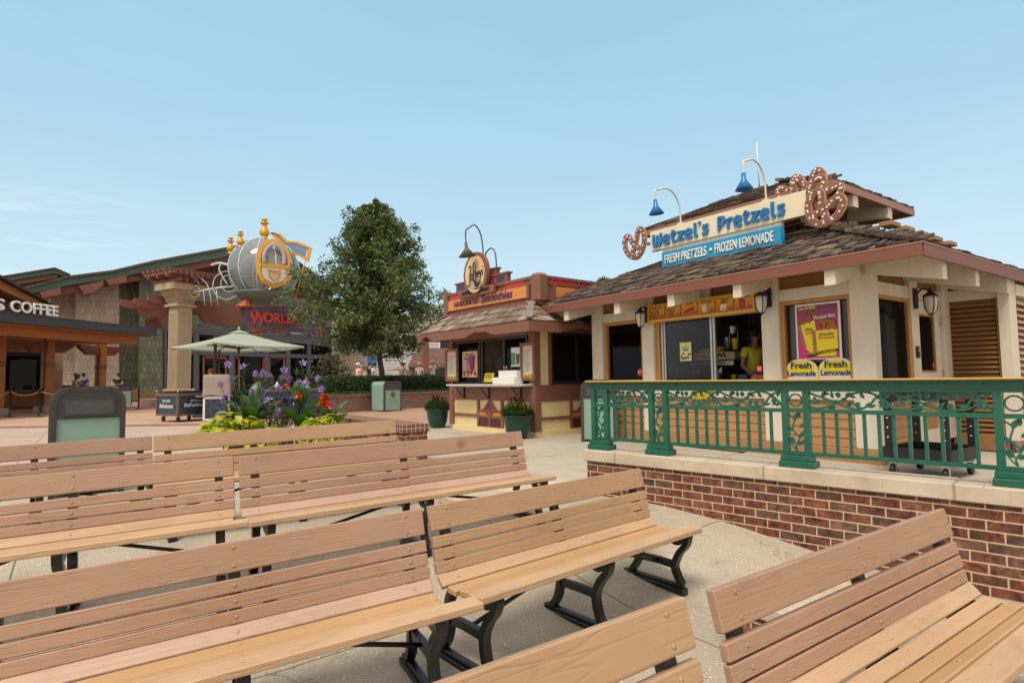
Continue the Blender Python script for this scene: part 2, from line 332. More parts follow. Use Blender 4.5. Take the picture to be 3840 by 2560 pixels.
# ---------------------------------------------------------------- ground sheets
E1=Vector((-.5807,.8141,0)); E2=Vector((.8141,.5807,0))
def concrete(name,base,spec,joint=None):
    m,nt,b=newmat(name); tc=_n(nt,'ShaderNodeTexCoord'); v=tc.outputs['Object']
    big=noise_(nt,v,.8,5,.3,.6); mid=noise_(nt,v,7,6,.2,.7); fine=noise_(nt,v,90,3)
    c0=ramp(nt,[(.3,tuple(x*.82 for x in base)),(.55,base),(.75,tuple(x*1.12 for x in base))]); nt.links.new(math_(nt,'ADD',math_(nt,'MULTIPLY',big,.6),math_(nt,'MULTIPLY',mid,.4)),c0.inputs[0])
    f2=ramp(nt,[(.3,(.78,.78,.78)),(.65,(1.1,1.1,1.1))]); nt.links.new(fine,f2.inputs[0]); c=mixc(nt,1.0,c0.outputs[0],f2.outputs[0],'MULTIPLY')
    h=fine
    if spec:
        vo=_n(nt,'ShaderNodeTexVoronoi'); vo.inputs['Scale'].default_value=40; nt.links.new(v,vo.inputs['Vector'])
        s=ramp(nt,[(.16,(1,1,1)),(.24,(0,0,0))]); nt.links.new(vo.outputs['Distance'],s.inputs[0])
        sx=_n(nt,'ShaderNodeSeparateColor'); nt.links.new(vo.outputs['Color'],sx.inputs[0])
        pk=ramp(nt,[(.42,(0,0,0)),(.50,(1,1,1))]); nt.links.new(sx.outputs[0],pk.inputs[0])
        tone=ramp(nt,[(.15,(.12,.10,.085)),(.3,(.34,.29,.24)),(.35,(.66,.62,.55)),(1,(.80,.77,.70))]); nt.links.new(sx.outputs[1],tone.inputs[0])
        c=mixc(nt,math_(nt,'MULTIPLY',s.outputs[0],pk.outputs[0]),c,tone.outputs[0])
    if joint:
        sp=_n(nt,'ShaderNodeSeparateXYZ'); nt.links.new(v,sp.inputs[0])
        def line(ax,ay,off,per):
            d=math_(nt,'ADD',math_(nt,'MULTIPLY',sp.outputs[0],ax),math_(nt,'MULTIPLY',sp.outputs[1],ay)); q=math_(nt,'PINGPONG',math_(nt,'ADD',d,off),per/2)
            return math_(nt,'LESS_THAN',q,.006)
        j=math_(nt,'MAXIMUM',line(E1.x,E1.y,joint[0],joint[2]),line(E2.x,E2.y,joint[1],joint[2])); c=mixc(nt,math_(nt,'MULTIPLY',j,.8),c,tuple(x*.22 for x in base))
        h=math_(nt,'SUBTRACT',math_(nt,'MULTIPLY',fine,.3),j)
    ck=_n(nt,'ShaderNodeTexVoronoi'); ck.feature='DISTANCE_TO_EDGE'; ck.inputs['Scale'].default_value=.33; dv=_n(nt,'ShaderNodeVectorMath',operation='ADD'); nn=_n(nt,'ShaderNodeTexNoise'); nn.inputs['Scale'].default_value=2.5; nn.inputs['Detail'].default_value=6; nt.links.new(v,nn.inputs['Vector']); nt.links.new(v,dv.inputs[0]); nt.links.new(nn.outputs['Color'],dv.inputs[1]); nt.links.new(dv.outputs[0],ck.inputs['Vector'])
    cm=math_(nt,'MULTIPLY',math_(nt,'LESS_THAN',ck.outputs['Distance'],.0016),math_(nt,'GREATER_THAN',noise_(nt,v,.9,2),.56)); c=mixc(nt,math_(nt,'MULTIPLY',cm,.6),c,tuple(x*.3 for x in base))
    gm=ramp(nt,[(.10,(.45,.43,.42)),(.16,(1,1,1))]); g2=_n(nt,'ShaderNodeTexVoronoi'); g2.inputs['Scale'].default_value=1.7; nt.links.new(v,g2.inputs['Vector']); nt.links.new(math_(nt,'MULTIPLY',g2.outputs['Distance'],math_(nt,'ADD',1.6,noise_(nt,v,11,3))),gm.inputs[0]); c=mixc(nt,.55,c,mixc(nt,1.0,c,gm.outputs[0],'MULTIPLY'))   # gum spots
    # damp, worn patches
    dk=ramp(nt,[(.56,(1,1,1)),(.72,(.72,.70,.68))]); nt.links.new(noise_(nt,v,1.9,4,.8,.6),dk.inputs[0]); c=mixc(nt,.7,c,mixc(nt,1.0,c,dk.outputs[0],'MULTIPLY'))
    nt.links.new(c,b.inputs['Base Color']); b.inputs['Roughness'].default_value=.82; bump(nt,b,h,.35,.006); return m
M['terrazzo']=concrete('exposed_aggregate',(.455,.39,.305),True,(.0,.4,3.1))
M['smoothcon']=concrete('broom_concrete',(.47,.42,.335),False,(.9,.2,2.6))
M['lilac']=concrete('pale_plaza_concrete',(.49,.36,.30),False,(.3,.9,4.5))
M['pinkcon']=concrete('pink_plaza_concrete',(.43,.245,.165),False)
M['pinkcon2']=concrete('tan_plaza_concrete',(.50,.33,.225),False)
def sheet(name,mat,poly=None,xs=None,ys=None,dz=0,inside=None):
    mb=MB()
    if poly: mb.add([(x,y,.25+dz) for x,y in poly],[tuple(range(len(poly)))])
    else:
        for j in range(len(ys)):
            for i in range(len(xs)): mb.v.append((xs[i],ys[j],ground(xs[i],ys[j])+dz))
        for j in range(len(ys)-1):
            for i in range(len(xs)-1):
                a=j*len(xs)+i; q=(a,a+1,a+len(xs)+1,a+len(xs))
                mb.f.append(q); mb.m.append(0); mb.sm.append(True)
    return mb.build(name,mat,kind='structure')
xs=[-900,-200,-60,-30]+[-20+.5*i for i in range(65)]+[14,20,40,200,900]; ys=[-60,-20,-6]+[-3+.5*i for i in range(46)]+[24,40,100,300,1500]
sheet('ground',M['terrazzo'],xs=xs,ys=ys)
sheet('path',M['smoothcon'],poly=[(-3.1,10.35),(-1.75,8.35),(-.3,8.0),(.72,6.55),(4.2,9.6),(4.0,15.6),(-1.3,15.9),(-2.6,16.3),(-3.6,14)],dz=.004)
sheet('plaza_paving',M['lilac'],poly=[(-60,7.6),(-7,7.4),(-5.4,7.6),(-3.3,10.15),(-3.6,14),(-3.5,16.1),(-7,16.1),(-14.1,16.1),(-60,17)],dz=.004)
sheet('brick_band',brickmat('paver_band',[(.23,.10,.075),(.30,.14,.10),(.26,.12,.09)],(.36,.25,.2),bmp=.2),poly=[(-60,17),(-14.1,16.1),(-7,16.1),(-3.5,16.1),(-3.5,16.75),(-7,16.75),(-14.1,16.8),(-60,17.8)],dz=.005)
sheet('plaza_paving',M['pinkcon2'],poly=[(-60,17.8),(-14.1,16.8),(-7,16.75),(-9,19.5),(-13,24.5),(-18,21),(-60,20)],dz=.0045)
sheet('plaza_paving',M['pinkcon'],poly=[(-60,20),(-18,21),(-13,24.5),(-9,19.5),(-7,16.75),(-3.5,16.75),(-3.5,16.1),(-2.6,16.3),(-1.3,15.9),(4.0,15.6),(9,22),(30,60),(30,140),(-120,140),(-120,20)],dz=.004)
sheet('patio',M['smoothcon'],poly=[(1.0,6.15),(5.2,2.1),(16,9),(9,18),(4.3,9.7)],dz=.03)
# ---------------------------------------------------------------- benches
def make_bench(label,x,y,a,z0,L,tl=0,pt=0,back='pink',tr='pale',seat=('tan','flat','flat'),front='tan2',fl=-.03,fr=-.06):
    t=thing('park_bench',label,'bench',group='slatted benches in rows facing the stage')
    Mw=T(x,y,z0)@RZ(a)@RY(-math.atan(tl))@RX(pt); t.matrix_world=Mw
    def slat(mb,yA,zA,yB,zB,th,x0,x1,mi):
        d=Vector((0,yB-yA,zB-zA)); w=d.length; ang=math.atan2(d.z,d.y)
        mb.box(x0,x1,0,w,-th,0,mi,T(0,yA,zA)@RX(ang),bev=.005)
    def bolt(mb,s,yA,zA,yB,zB,f,mi):
        d=Vector((0,yB-yA,zB-zA)); n=Vector((0,-d.z,d.y)).normalized(); p=Vector((s,yA,zA))+d*f
        mb.lathe([(.0088,0),(.008,.002),(.0045,.0036),(1e-4,.004)],10,mi,T(*p)@look(n))
    legs=[.1,L/2+.02,L-.09]
    bmats=[M[back],M[back]]
    mb=MB(); S=[(.442,.639,.475,.762)]
    for k in range(3):
        f0,f1=k/3,(k+1)/3-.035
        S.append((.394+.043*f0,.439+.181*f0,.394+.043*f1,.439+.181*f1))
    for i,q in enumerate(S):
        slat(mb,*q,.034,0,L,0)
        for g in legs:
            for f in ((.2,.8) if i==0 else (.5,)): bolt(mb,g,*q,f,1)
    mb.build('backrest',bmats,t)
    mb=MB(); SE=[(.343,.394,.392,.441)]
    ya,za=.338,.394
    for k,(y2,z2) in enumerate(((.258,.391),(.180,.402),(.110,.428))):
        SE.append((y2+.009,z2,ya,za)); ya,za=y2,z2
    for i,q in enumerate(SE):
        slat(mb,*q,.032,0 if i==0 else .015*i,L-(.0 if i==0 else .012*i),i)
        for g in legs: bolt(mb,g,*q,.5,i)
    q=(0,.441,.104,.434); slat(mb,*q,.034,fl,L+fr+.06,4)
    for g in legs: bolt(mb,g,*q,.5,4)
    mb.build('seat',[M[tr]]+[M[k] for k in seat]+[M[front]],t)
    for g in legs:
        P=Mw@Vector((g,.3,0)); zb=ground(P.x,P.y)-P.z+.002
        ml=MB(RZ(math.pi/2)); hw=.024
        rb=lambda pts,w,e=hw: ml.ribbon([(p[0],p[1]) for p in bez([(a_,b_,0) for a_,b_ in pts],6)],w,g*-1-e,g*-1+e)
        ml.box(.075,.575,-g-.03,-g+.03,zb-.05,zb+.022,bev=.006); ml.box(.09,.56,-g-.02,-g+.02,zb+.022,zb+.045,bev=.006)
        rb([(.10,zb+.04),(.135,zb+.10),(.15,.19),(.115,.27),(.065,.33),(.05,.375),(.055,.405)],.036); rb([(.50,zb+.04),(.455,zb+.10),(.43,.19),(.435,.28),(.40,.365),(.43,.46),(.475,.60),(.51,.735)],.036)
        rb([(.15,.19),(.28,.195),(.43,.19)],.042,.016); rb([(.03,.40),(.12,.385),(.2,.37),(.3,.362),(.40,.365)],.034,.022)
        rb([(.075,.36),(.13,.335),(.20,.352)],.03,.012)
        ml.build('leg',M['iron'],t)
    for a_,b_ in ((legs[0],L/2-.2),(legs[2],L/2+.25)): mb=MB(); mb.tube([(a_,.28,.19),(b_,.24,.36)],.011,6); mb.build('brace',M['iron'],t)
    return t
M['pale']=M['pink2']
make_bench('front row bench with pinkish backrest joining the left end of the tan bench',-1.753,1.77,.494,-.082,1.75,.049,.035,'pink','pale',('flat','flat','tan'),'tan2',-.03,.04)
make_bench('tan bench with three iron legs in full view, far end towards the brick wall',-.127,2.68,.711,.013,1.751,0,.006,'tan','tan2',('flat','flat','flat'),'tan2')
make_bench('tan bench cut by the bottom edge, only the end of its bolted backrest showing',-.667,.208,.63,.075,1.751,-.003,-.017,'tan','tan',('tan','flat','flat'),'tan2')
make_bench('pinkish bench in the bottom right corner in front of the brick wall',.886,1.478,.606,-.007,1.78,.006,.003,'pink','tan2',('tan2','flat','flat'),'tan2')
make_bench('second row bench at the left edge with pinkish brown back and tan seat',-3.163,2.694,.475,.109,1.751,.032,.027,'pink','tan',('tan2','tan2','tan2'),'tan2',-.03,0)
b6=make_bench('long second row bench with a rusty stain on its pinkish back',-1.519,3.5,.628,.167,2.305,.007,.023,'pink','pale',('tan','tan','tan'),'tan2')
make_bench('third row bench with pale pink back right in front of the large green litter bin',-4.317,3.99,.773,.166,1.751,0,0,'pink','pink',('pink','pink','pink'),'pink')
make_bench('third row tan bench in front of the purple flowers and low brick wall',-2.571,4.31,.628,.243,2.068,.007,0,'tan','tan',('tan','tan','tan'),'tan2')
def stainm():
    m,nt,b=newmat('rust_stain'); tc=_n(nt,'ShaderNodeTexCoord'); g=_n(nt,'ShaderNodeTexGradient',gradient_type='SPHERICAL'); mp=_n(nt,'ShaderNodeMapping'); mp.inputs['Location'].default_value=(-1,-1,-1); mp.inputs['Scale'].default_value=(2,2,2); nt.links.new(tc.outputs['Generated'],mp.inputs[0]); nt.links.new(mp.outputs[0],g.inputs[0])
    a=math_(nt,'MULTIPLY',math_(nt,'MULTIPLY',g.outputs['Fac'],noise_(nt,tc.outputs['Object'],20,4)),1.5); nt.links.new(a,b.inputs['Alpha']); b.inputs['Base Color'].default_value=(.42,.19,.05,1); b.inputs['Roughness'].default_value=.6; return m
mb=MB(); d_=Vector((0,.033,.123)); an=math.atan2(d_.z,d_.y); mb.add([(0,0,.0008),(.11,0,.0008),(.11,.125,.0008),(0,.125,.0008)],[(0,1,2,3)],0,T(1.62,.442,.639)@RX(an)); mb.build('stain',stainm(),b6)
# ---------------------------------------------------------------- brick retaining wall with stone coping
def capmat():
    m,nt,b=newmat('stone_coping'); tc=_n(nt,'ShaderNodeTexCoord'); v=tc.outputs['Object']; a=noise_(nt,v,3,6,.4,.7); c=ramp(nt,[(.3,(.44,.35,.26)),(.55,(.56,.47,.365)),(.8,(.66,.575,.46))]); nt.links.new(a,c.inputs[0])
    vo=noise_(nt,v,38,4,.2,.6); pit=ramp(nt,[(.28,(.16,.11,.08)),(.36,(1,1,1))]); nt.links.new(vo,pit.inputs[0]); col=mixc(nt,1.0,c.outputs[0],pit.outputs[0],'MULTIPLY')
    ru=ramp(nt,[(.60,(1,1,1)),(.78,(.95,.72,.5))]); nt.links.new(noise_(nt,mapped(nt,(1.6,1,.6)),2.2,5,.6),ru.inputs[0]); col=mixc(nt,1.0,col,ru.outputs[0],'MULTIPLY')
    nt.links.new(col,b.inputs['Base Color']); b.inputs['Roughness'].default_value=.85; bump(nt,b,vo,.3,.006); return m
M['cap']=capmat()
WA=(.709,6.002); WRZ=math.atan2(-.696,.718)
wt=thing('retaining_wall','low red brick wall with pale stone coping under the green railing','brick wall',(*WA,0),WRZ)
mb=MB(); mb.box(.02,5.2,.03,.30,-.25,.578); mb.build('brickwork',M['brick'],wt)
mb=MB(); xs_=[-.012,.37,1.79,3.02,3.9,5.2]
for i in range(5): mb.box(xs_[i]+.004,xs_[i+1]-.004,0,.325,.58,.69,0,bev=.008)
mb.box(0,5.19,.012,.31,.582,.684,1); mb.build('coping',[M['cap'],paint((.36,.29,.2),.9,.1,8)],wt)
for lab,px,py,ang,l,d_,h in (('small brick plinth with a pale stone top glimpsed between the second and front bench rows',-.42,5.12,.62,1.42,.45,.36),('small brick plinth with a pale stone top behind the bench in the right corner',1.32,2.78,.60,.62,.42,.30)):
    t=thing('brick_plinth',lab,'plinth',(px,py,0),ang); z=ground(px,py); mb=MB(); mb.box(0,l,0,d_,z-.1,h-.07); mb.build('brickwork',M['brick'],t); mb=MB(); mb.box(-.02,l+.02,-.02,d_+.02,h-.07,h,bev=.008); mb.build('coping',M['cap'],t)
# ---------------------------------------------------------------- green ornamental railing
rt=thing('railing','green iron railing with leaf scrollwork standing on the brick wall','railing',(*WA,0),WRZ)
YR=.14; G=M['green']
def part(name,f,mats=G,parent=rt,**k):
    mb=MB(); f(mb); return mb.build(name,mats,parent,**k)
part('handrail',lambda b:(b.box(.0,4.9,YR-.075,YR+.075,1.356,1.368,0,bev=.004),b.box(-.012,4.9,YR-.085,YR+.085,1.368,1.381,1,bev=.005)),[G,M['gold']])
part('top_rail',lambda b:(b.box(.01,4.9,YR-.03,YR+.03,1.312,1.356),b.box(.014,4.9,YR-.024,YR+.024,1.285,1.312),[b.ball((x,YR-.033,1.337),.006,0,6,4) for x in (.3,1.0,1.8,2.6,3.2)]))
part('middle_rail',lambda b:b.box(.03,4.9,YR-.02,YR+.02,1.118,1.148))
part('bottom_rail',lambda b:b.box(.03,4.9,YR-.02,YR+.02,.785,.812))
POSTS=[(.02,.222),(.69,.886),(1.912,2.12),(3.24,3.45)]
def leaf(b,x,z,ang,l,wd=.45,y0=None,y1=None):
    c_,s_=math.cos(ang),math.sin(ang); p=[]
    l*=1.22
    prof=[(0,0),(.18,.36),(.42,.52),(.7,.34),(1,0)]
    for q,w_ in prof+[(q,-w_*.72) for q,w_ in prof[-2:0:-1]]: p.append((x+l*(q*c_-w_*wd*s_*1.1),z+l*(q*s_+w_*wd*c_*1.1)))
    b.prism([(u,v) for u,v in p],.010,0,T(0,YR-.005,0))
def curl(b,x,z,r,a0,turn,w0=.011):
    pts=[(x+r*(1-.72*i/18)*math.cos(a0+turn*i/18),z+r*(1-.72*i/18)*math.sin(a0+turn*i/18)) for i in range(19)]
    b.ribbon(pts,w0,YR-.006,YR+.006); b.ball((pts[-1][0],YR,pts[-1][1]),w0*.9,0,8,5)
def vine(b,pts,w0=.0155): b.ribbon([(p.x,p.y) for p in bez([(x,z,0) for x,z in pts],8)],w0,YR-.006,YR+.006)
def scroll_panel(b,x0,x1,z0,z1):
    Wd=x1-x0; H=z1-z0; X=lambda u:x0+u*Wd; Z=lambda v:z0+v*H
    n=max(1,round(Wd/.46)); 
    for k in range(n):
        a=k/n; s=1/n; P=lambda u,v:(X(a+u*s),Z(v))
        vine(b,[P(0,.92),P(.12,.72),P(.3,.45),P(.48,.12),P(.62,.06),P(.74,.3),P(.80,.62),P(.9,.9),P(1,.96)])
        vine(b,[P(.0,.1),P(.12,.05),P(.25,.18),P(.4,.5),P(.56,.9),P(.72,.96),P(.86,.7),P(.97,.28),P(1,.05)])
        vine(b,[P(.3,.45),P(.22,.3),P(.16,.5)],.009); vine(b,[P(.56,.9),P(.47,.72),P(.44,.5)],.009)
        r=H*.14
        for u,v,a0,tn in ((.10,.42,R(80),R(-400)),(.36,.82,R(-100),R(400)),(.60,.30,R(-90),R(-420)),(.88,.42,R(90),R(420))): curl(b,*P(u,v),r,a0,tn)
        for u,v,an,l in ((.16,.62,60,.42),(.20,.16,-10,.40),(.30,.62,100,.34),(.34,.2,200,.38),(.45,.78,20,.36),(.52,.40,230,.36),(.68,.62,120,.36),(.72,.14,20,.36),(.80,.78,-30,.36),(.93,.66,70,.36),(.96,.4,-120,.3),(.05,.72,-60,.3),(.08,.28,150,.32),(.26,.86,170,.34),(.40,.62,-20,.30),(.58,.68,160,.32),(.64,.20,-150,.34),(.77,.40,-160,.32),(.84,.20,10,.34),(.48,.26,40,.30)):
            leaf(b,*P(u,v),R(an),l*H)
def post_panel(b,x0,x1):
    xm=(x0+x1)/2; w_=(x1-x0)-.09
    b.ribbon(arc(xm,1.215,w_*.40,0,360,24)[:-1],.012,YR-.006,YR+.006,closed=True)
    for s in (-1,1): b.box(xm+s*w_*.40-.0 if s>0 else xm-w_*.5,xm+w_*.5 if s>0 else xm-w_*.40,YR-.005,YR+.005,1.211,1.219)
    vine(b,[(x0+.05,1.10),(xm-.015,1.06),(xm-.03,.98),(xm+.02,.92),(xm-.01,.86),(xm,.82)],.011)
    vine(b,[(x0+.045,.90),(xm-.03,.85),(xm,.815)],.009); vine(b,[(x1-.045,.98),(xm+.03,.95),(xm+.02,.92)],.009)
    for u,z,an,l in ((-.02,1.05,60,.07),(.02,1.0,30,.06),(-.03,.97,140,.055),(.02,.92,50,.06),(-.01,.87,140,.06),(.0,.86,30,.06),(.02,1.07,80,.045)): leaf(b,xm+u,z,R(an),l)
    curl(b,xm-.03,.905,.018,R(90),R(400),.008); curl(b,xm+.04,.885,.018,R(90),R(-400),.008)
for a,b_ in POSTS:
    def f(b):
        for x in (a,b_-.046): b.box(x,x+.046,YR-.026,YR+.026,.74,1.3)
        b.box(a-.012,b_+.012,YR-.055,YR+.055,.740,.782,0,bev=.004); b.box(a-.022,b_+.034,YR-.075,YR+.075,.690,.740,0,bev=.006)
    po=part('post',f); part('post_ornament',lambda b:post_panel(b,a,b_),G,po)
EX=POSTS+[(4.9,5.0)]
for i in range(4):
    x0,x1=EX[i][1],EX[i+1][0]; part('scrollwork_panel',lambda b:scroll_panel(b,x0,x1,1.148,1.285))
    n=round((x1-x0)/.0925)
    for k in range(1,n):
        xx=x0+(x1-x0)*k/n; part('baluster',lambda b:b.box(xx-.011,xx+.011,YR-.011,YR+.011,.812,1.118))
# ================================================================ pretzel kiosk
KO=Vector((4.595,7.404,0)); KRZ=-R(54.5); KM=T(*KO)@RZ(KRZ); KI=KM.inverted()
class Frame:
    def __init__(s,o,rz): s.M=T(*o)@RZ(rz); s.I=s.M.inverted(); s.o=Vector(o); s.rz=rz; s.X=(s.M.to_3x3()@Vector((1,0,0))).to_2d(); s.Y=(s.M.to_3x3()@Vector((0,1,0))).to_2d()
    def fy(s,px,py,y):  # local point on the plane y=const
        A=(s.M@Vector((0,y,0))).to_2d(); return s.I@onplane(px,py,A,s.X)
    def fx(s,px,py,x):
        A=(s.M@Vector((x,0,0))).to_2d(); return s.I@onplane(px,py,A,s.Y)
    def thing(s,name,label,cat,x=0,y=0,z=0,rz=0,group=None): p=s.M@Vector((x,y,z)); return thing(name,label,cat,p,s.rz+rz,group)
KF=Frame(KO,KRZ)
kt=KF.thing('pretzel_kiosk','cream and tan food kiosk with shake roof and louvred cupola behind the green railing','kiosk')
def kpart(name,f,mats,parent=None,**k):
    mb=MB(); f(mb); return mb.build(name,mats,parent or kt,**k)
CR,BP,OAK=M['cream'],M['brownpanel'],M['oak']
# posts
for a0,a1 in ((0,.28),(1.26,1.53),(3.59,3.85),(4.865,5.15)):
    kpart('post',lambda b:b.box(-a1,-a0,-.03,.15 if a0==0 else .2,.46 if a0==0 else .46,2.98,bev=.006),CR)
kpart('post',lambda b:b.box(-2.69,-2.41,-.01,.14,2.635,3.0),CR)
kpart('post',lambda b:b.box(-.16,.03,1.06,1.30,.46,2.95,bev=.005),CR)
kpart('post',lambda b:b.box(-.14,.035,2.18,2.42,.46,2.95,bev=.005),CR)
kpart('post',lambda b:b.box(.63,.77,2.34,2.62,.46,2.80,bev=.005),CR)
# header beams and brown frieze
def f(b):
    for a0,a1 in ((.28,1.26),(3.85,4.865)): b.box(-a1,-a0,0,.12,2.465,2.63)
    b.box(-3.59,-1.53,0,.12,2.36,2.63); b.box(-.12,0,.15,1.06,2.43,2.60); b.box(-.12,0,1.30,2.18,2.45,2.60); b.box(-.0,.63,2.40,2.52,2.47,2.63); b.box(.66,.78,2.62,6.5,2.50,2.66)
kpart('header_beam',f,CR)
def f(b):
    b.box(-5.15,-.02,.04,.10,2.63,3.05); b.box(-.10,-.04,.15,2.2,2.60,3.05); b.box(-.04,.64,2.44,2.5,2.63,2.95); b.box(.68,.74,2.62,6.5,2.66,2.9)
kpart('frieze',f,BP)
# lap siding under the windows
def lap(b,x0,x1,y,z0,z1,n):
    h=(z1-z0)/n
    for i in range(n): b.add([(x0,y-.018,z0+i*h),(x1,y-.018,z0+i*h),(x1,y-.004,z0+i*h+h),(x0,y-.004,z0+i*h+h),(x0,y+.03,z0+i*h),(x1,y+.03,z0+i*h)],[(0,1,2,3),(5,4,0,1)[::-1]])
def f(b):
    for a0,a1 in ((.28,1.26),(1.53,3.59),(3.85,4.865)): lap(b,-a1,-a0,.04,.46,1.07,5); b.box(-a1,-a0,.045,.10,.3,1.08)
    M0=T(-.04,0,0)@RZ(math.pi/2)
    q=MB(M0); lap(q,.15,1.06,0,.46,1.07,5); b.add(q.v,q.f); b.box(-.1,-.045,.15,1.06,.3,1.08)
kpart('siding',f,M['siding'])
kpart('base_trim',lambda b:(b.box(-5.18,.06,-.07,.12,.27,.455,bev=.008),b.box(-.1,.06,.12,1.0,.27,.455)),paint((.36,.19,.075),.6,.1,5,.08))
def f(b):
    b.box(-5.15,-.28,-.012,.06,1.075,1.29) ; b.box(-5.16,-.27,-.05,.06,1.275,1.30); b.box(-.06,.0,.15,1.06,1.08,1.29)
kpart('sill_band',f,CR)
# walls behind
kpart('wall',lambda b:(b.box(-5.15,-5.05,.2,4.2,.3,3.0),b.box(-5.15,0,4.2,4.3,.3,3.0)),M['siding'])
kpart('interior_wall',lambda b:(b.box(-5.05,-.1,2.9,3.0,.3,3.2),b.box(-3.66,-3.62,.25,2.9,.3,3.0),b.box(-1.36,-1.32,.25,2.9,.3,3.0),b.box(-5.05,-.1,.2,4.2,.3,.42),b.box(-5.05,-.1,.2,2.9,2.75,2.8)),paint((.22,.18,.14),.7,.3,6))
# windows
def window(a0,a1,z0,z1,name='window',fr=.05,gl='glass',mull=()):
    w=kpart(name,lambda b:(b.box(-a1,-a0,.03,.13,z0,z0+fr),b.box(-a1,-a0,.03,.13,z1-fr,z1),b.box(-a1,-a1+fr,.03,.13,z0+fr,z1-fr),b.box(-a0-fr,-a0,.03,.13,z0+fr,z1-fr)),OAK)
    kpart('pane',lambda b:b.box(-a1+fr,-a0-fr,.09,.096,z0+fr,z1-fr),M[gl],w); return w
w=window(.285,1.255,1.295,2.462)
kpart('roller_blind',lambda b:(b.box(-1.18,-.34,.14,.15,1.62,2.40),b.box(-1.19,-.33,.13,.155,1.60,1.622,1)),[paint((.30,.30,.30),.8,.08,40,.1),M['white']],w)
DRKL=paint((.12,.08,.04),.7,.1,5)
w=window(3.855,4.86,1.295,2.468,fr=.07)
kpart('roller_blind',lambda b:b.box(-4.78,-3.94,.135,.17,2.27,2.395),M['steel'],w)
kpart('window_post',lambda b:(b.box(-4.02,-3.93,.16,.22,1.34,2.3,0),b.box(-4.06,-4.035,.16,.2,1.34,2.3,1)),[OAK,M['white']],w)
kpart('carton',lambda b:b.box(-4.74,-4.05,.2,.45,1.31,1.47),paint((.52,.53,.55),.7,.1,8)) if False else None
sw=kpart('serving_window',lambda b:(b.box(-3.585,-3.50,.03,.12,1.30,2.36,1),b.box(-3.48,-3.44,.05,.11,1.30,2.36,0),b.box(-3.43,-3.395,.06,.1,1.30,2.36,0),b.box(-2.475,-2.44,.045,.085,1.33,2.36,0),b.box(-2.43,-2.395,.06,.10,1.33,2.36,0),b.box(-3.5,-1.53,.04,.11,1.30,1.33,0)),[paint((.50,.50,.50),.4,.05,8,0,metal=.6),OAK])
kpart('pane',lambda b:b.box(-3.395,-2.44,.07,.076,1.33,2.36),M['glass'],sw)
kpart('inner_panel',lambda b:(b.box(-5.04,-3.67,.72,.75,.42,2.75),[b.box(-5.04,-3.67,.712,.72,.5+.2*i,.51+.2*i,1) for i in range(11)]),[paint((.50,.36,.18),.7,.1,5),DRKL],w)
kpart('counter',lambda b:b.box(-3.55,-1.35,.12,.75,1.24,1.30),M['steel'])
# right side: window and door
rw=kpart('window',lambda b:(b.box(-.06,.012,.98,1.06,1.0,2.43),b.box(-.06,.012,.15,.98,2.38,2.43),b.box(-.06,.006,.15,.98,1.0,1.05)),OAK)
kpart('pane',lambda b:b.box(-.03,-.024,.15,.98,1.05,2.38),M['glassd'],rw)
dr=kpart('door',lambda b:(b.box(-.07,-.02,1.305,1.34,.34,2.44),b.box(-.07,-.02,1.95,2.175,.34,2.44),b.box(-.07,-.02,1.34,1.95,2.25,2.44),b.box(-.07,-.02,1.34,1.95,1.18,1.42),b.box(-.07,-.02,1.34,1.95,.34,.62)),CR)
kpart('door_pane',lambda b:b.box(-.05,-.044,1.37,1.92,1.45,2.22),M['glassd'],dr)
kpart('door_panel',lambda b:b.box(-.06,-.04,1.34,1.95,.62,1.18),M['siding'],dr)
kpart('pane_trim',lambda b:(b.box(-.03,-.012,1.34,1.37,1.42,2.25),b.box(-.03,-.012,1.92,1.95,1.42,2.25),b.box(-.03,-.012,1.37,1.92,2.22,2.25),b.box(-.03,-.012,1.37,1.92,1.42,1.45)),OAK,dr)
kpart('hinge',lambda b:[b.box(-.02,-.008,2.155,2.18,z,z+.1) for z in (.6,1.36,2.1)],M['steel'],dr)
kpart('keypad',lambda b:(b.box(.032,.06,1.12,1.2,1.62,1.78,0,bev=.008),b.box(.06,.064,1.135,1.185,1.70,1.765,1)),[M['black'],M['steel']])
# louvred screens on the wing
def louver(b,x0,x1,z0,z1,n,depth=.07,mi=0):
    h=(z1-z0)/n
    for i in range(n):
        z=z0+i*h; b.add([(x0,-.035,z),(x1,-.035,z),(x1,.045,z+h*.95),(x0,.045,z+h*.95),(x0,-.035,z+.012),(x1,-.035,z+.012),(x1,.045,z+h*.95+.012),(x0,.045,z+h*.95+.012)],[(3,2,1,0),(4,5,6,7),(0,1,5,4),(1,2,6,5),(3,0,4,7),(2,3,7,6)],mi)
LB=paint((.30,.150,.058),.55,.1,5,.05)
kpart('louvre_screen',lambda b:[(louver(q,0.01,.62,.5,2.44,28),b.add(q.v,q.f)) for q in [MB(T(0,2.44,0))]]+[b.box(.0,.03,2.38,2.46,.46,2.47),b.box(.6,.63,2.38,2.46,.46,2.47),b.box(.0,.63,2.48,2.5,.4,2.6),b.box(.0,.63,2.40,2.5,.3,.5)],LB)
kpart('louvre_screen',lambda b:[(louver(q,.03,3.6,.5,2.46,22),b.add(q.v,q.f)) for q in [MB(T(.74,2.62,0)@RZ(math.pi/2))]]+[b.box(.62,.66,2.62,6.3,.3,2.5)],[paint((.46,.29,.19),.55,.1,5,.05)])  # right-facing louvres use a paler, pinker brown: their light put into the colour
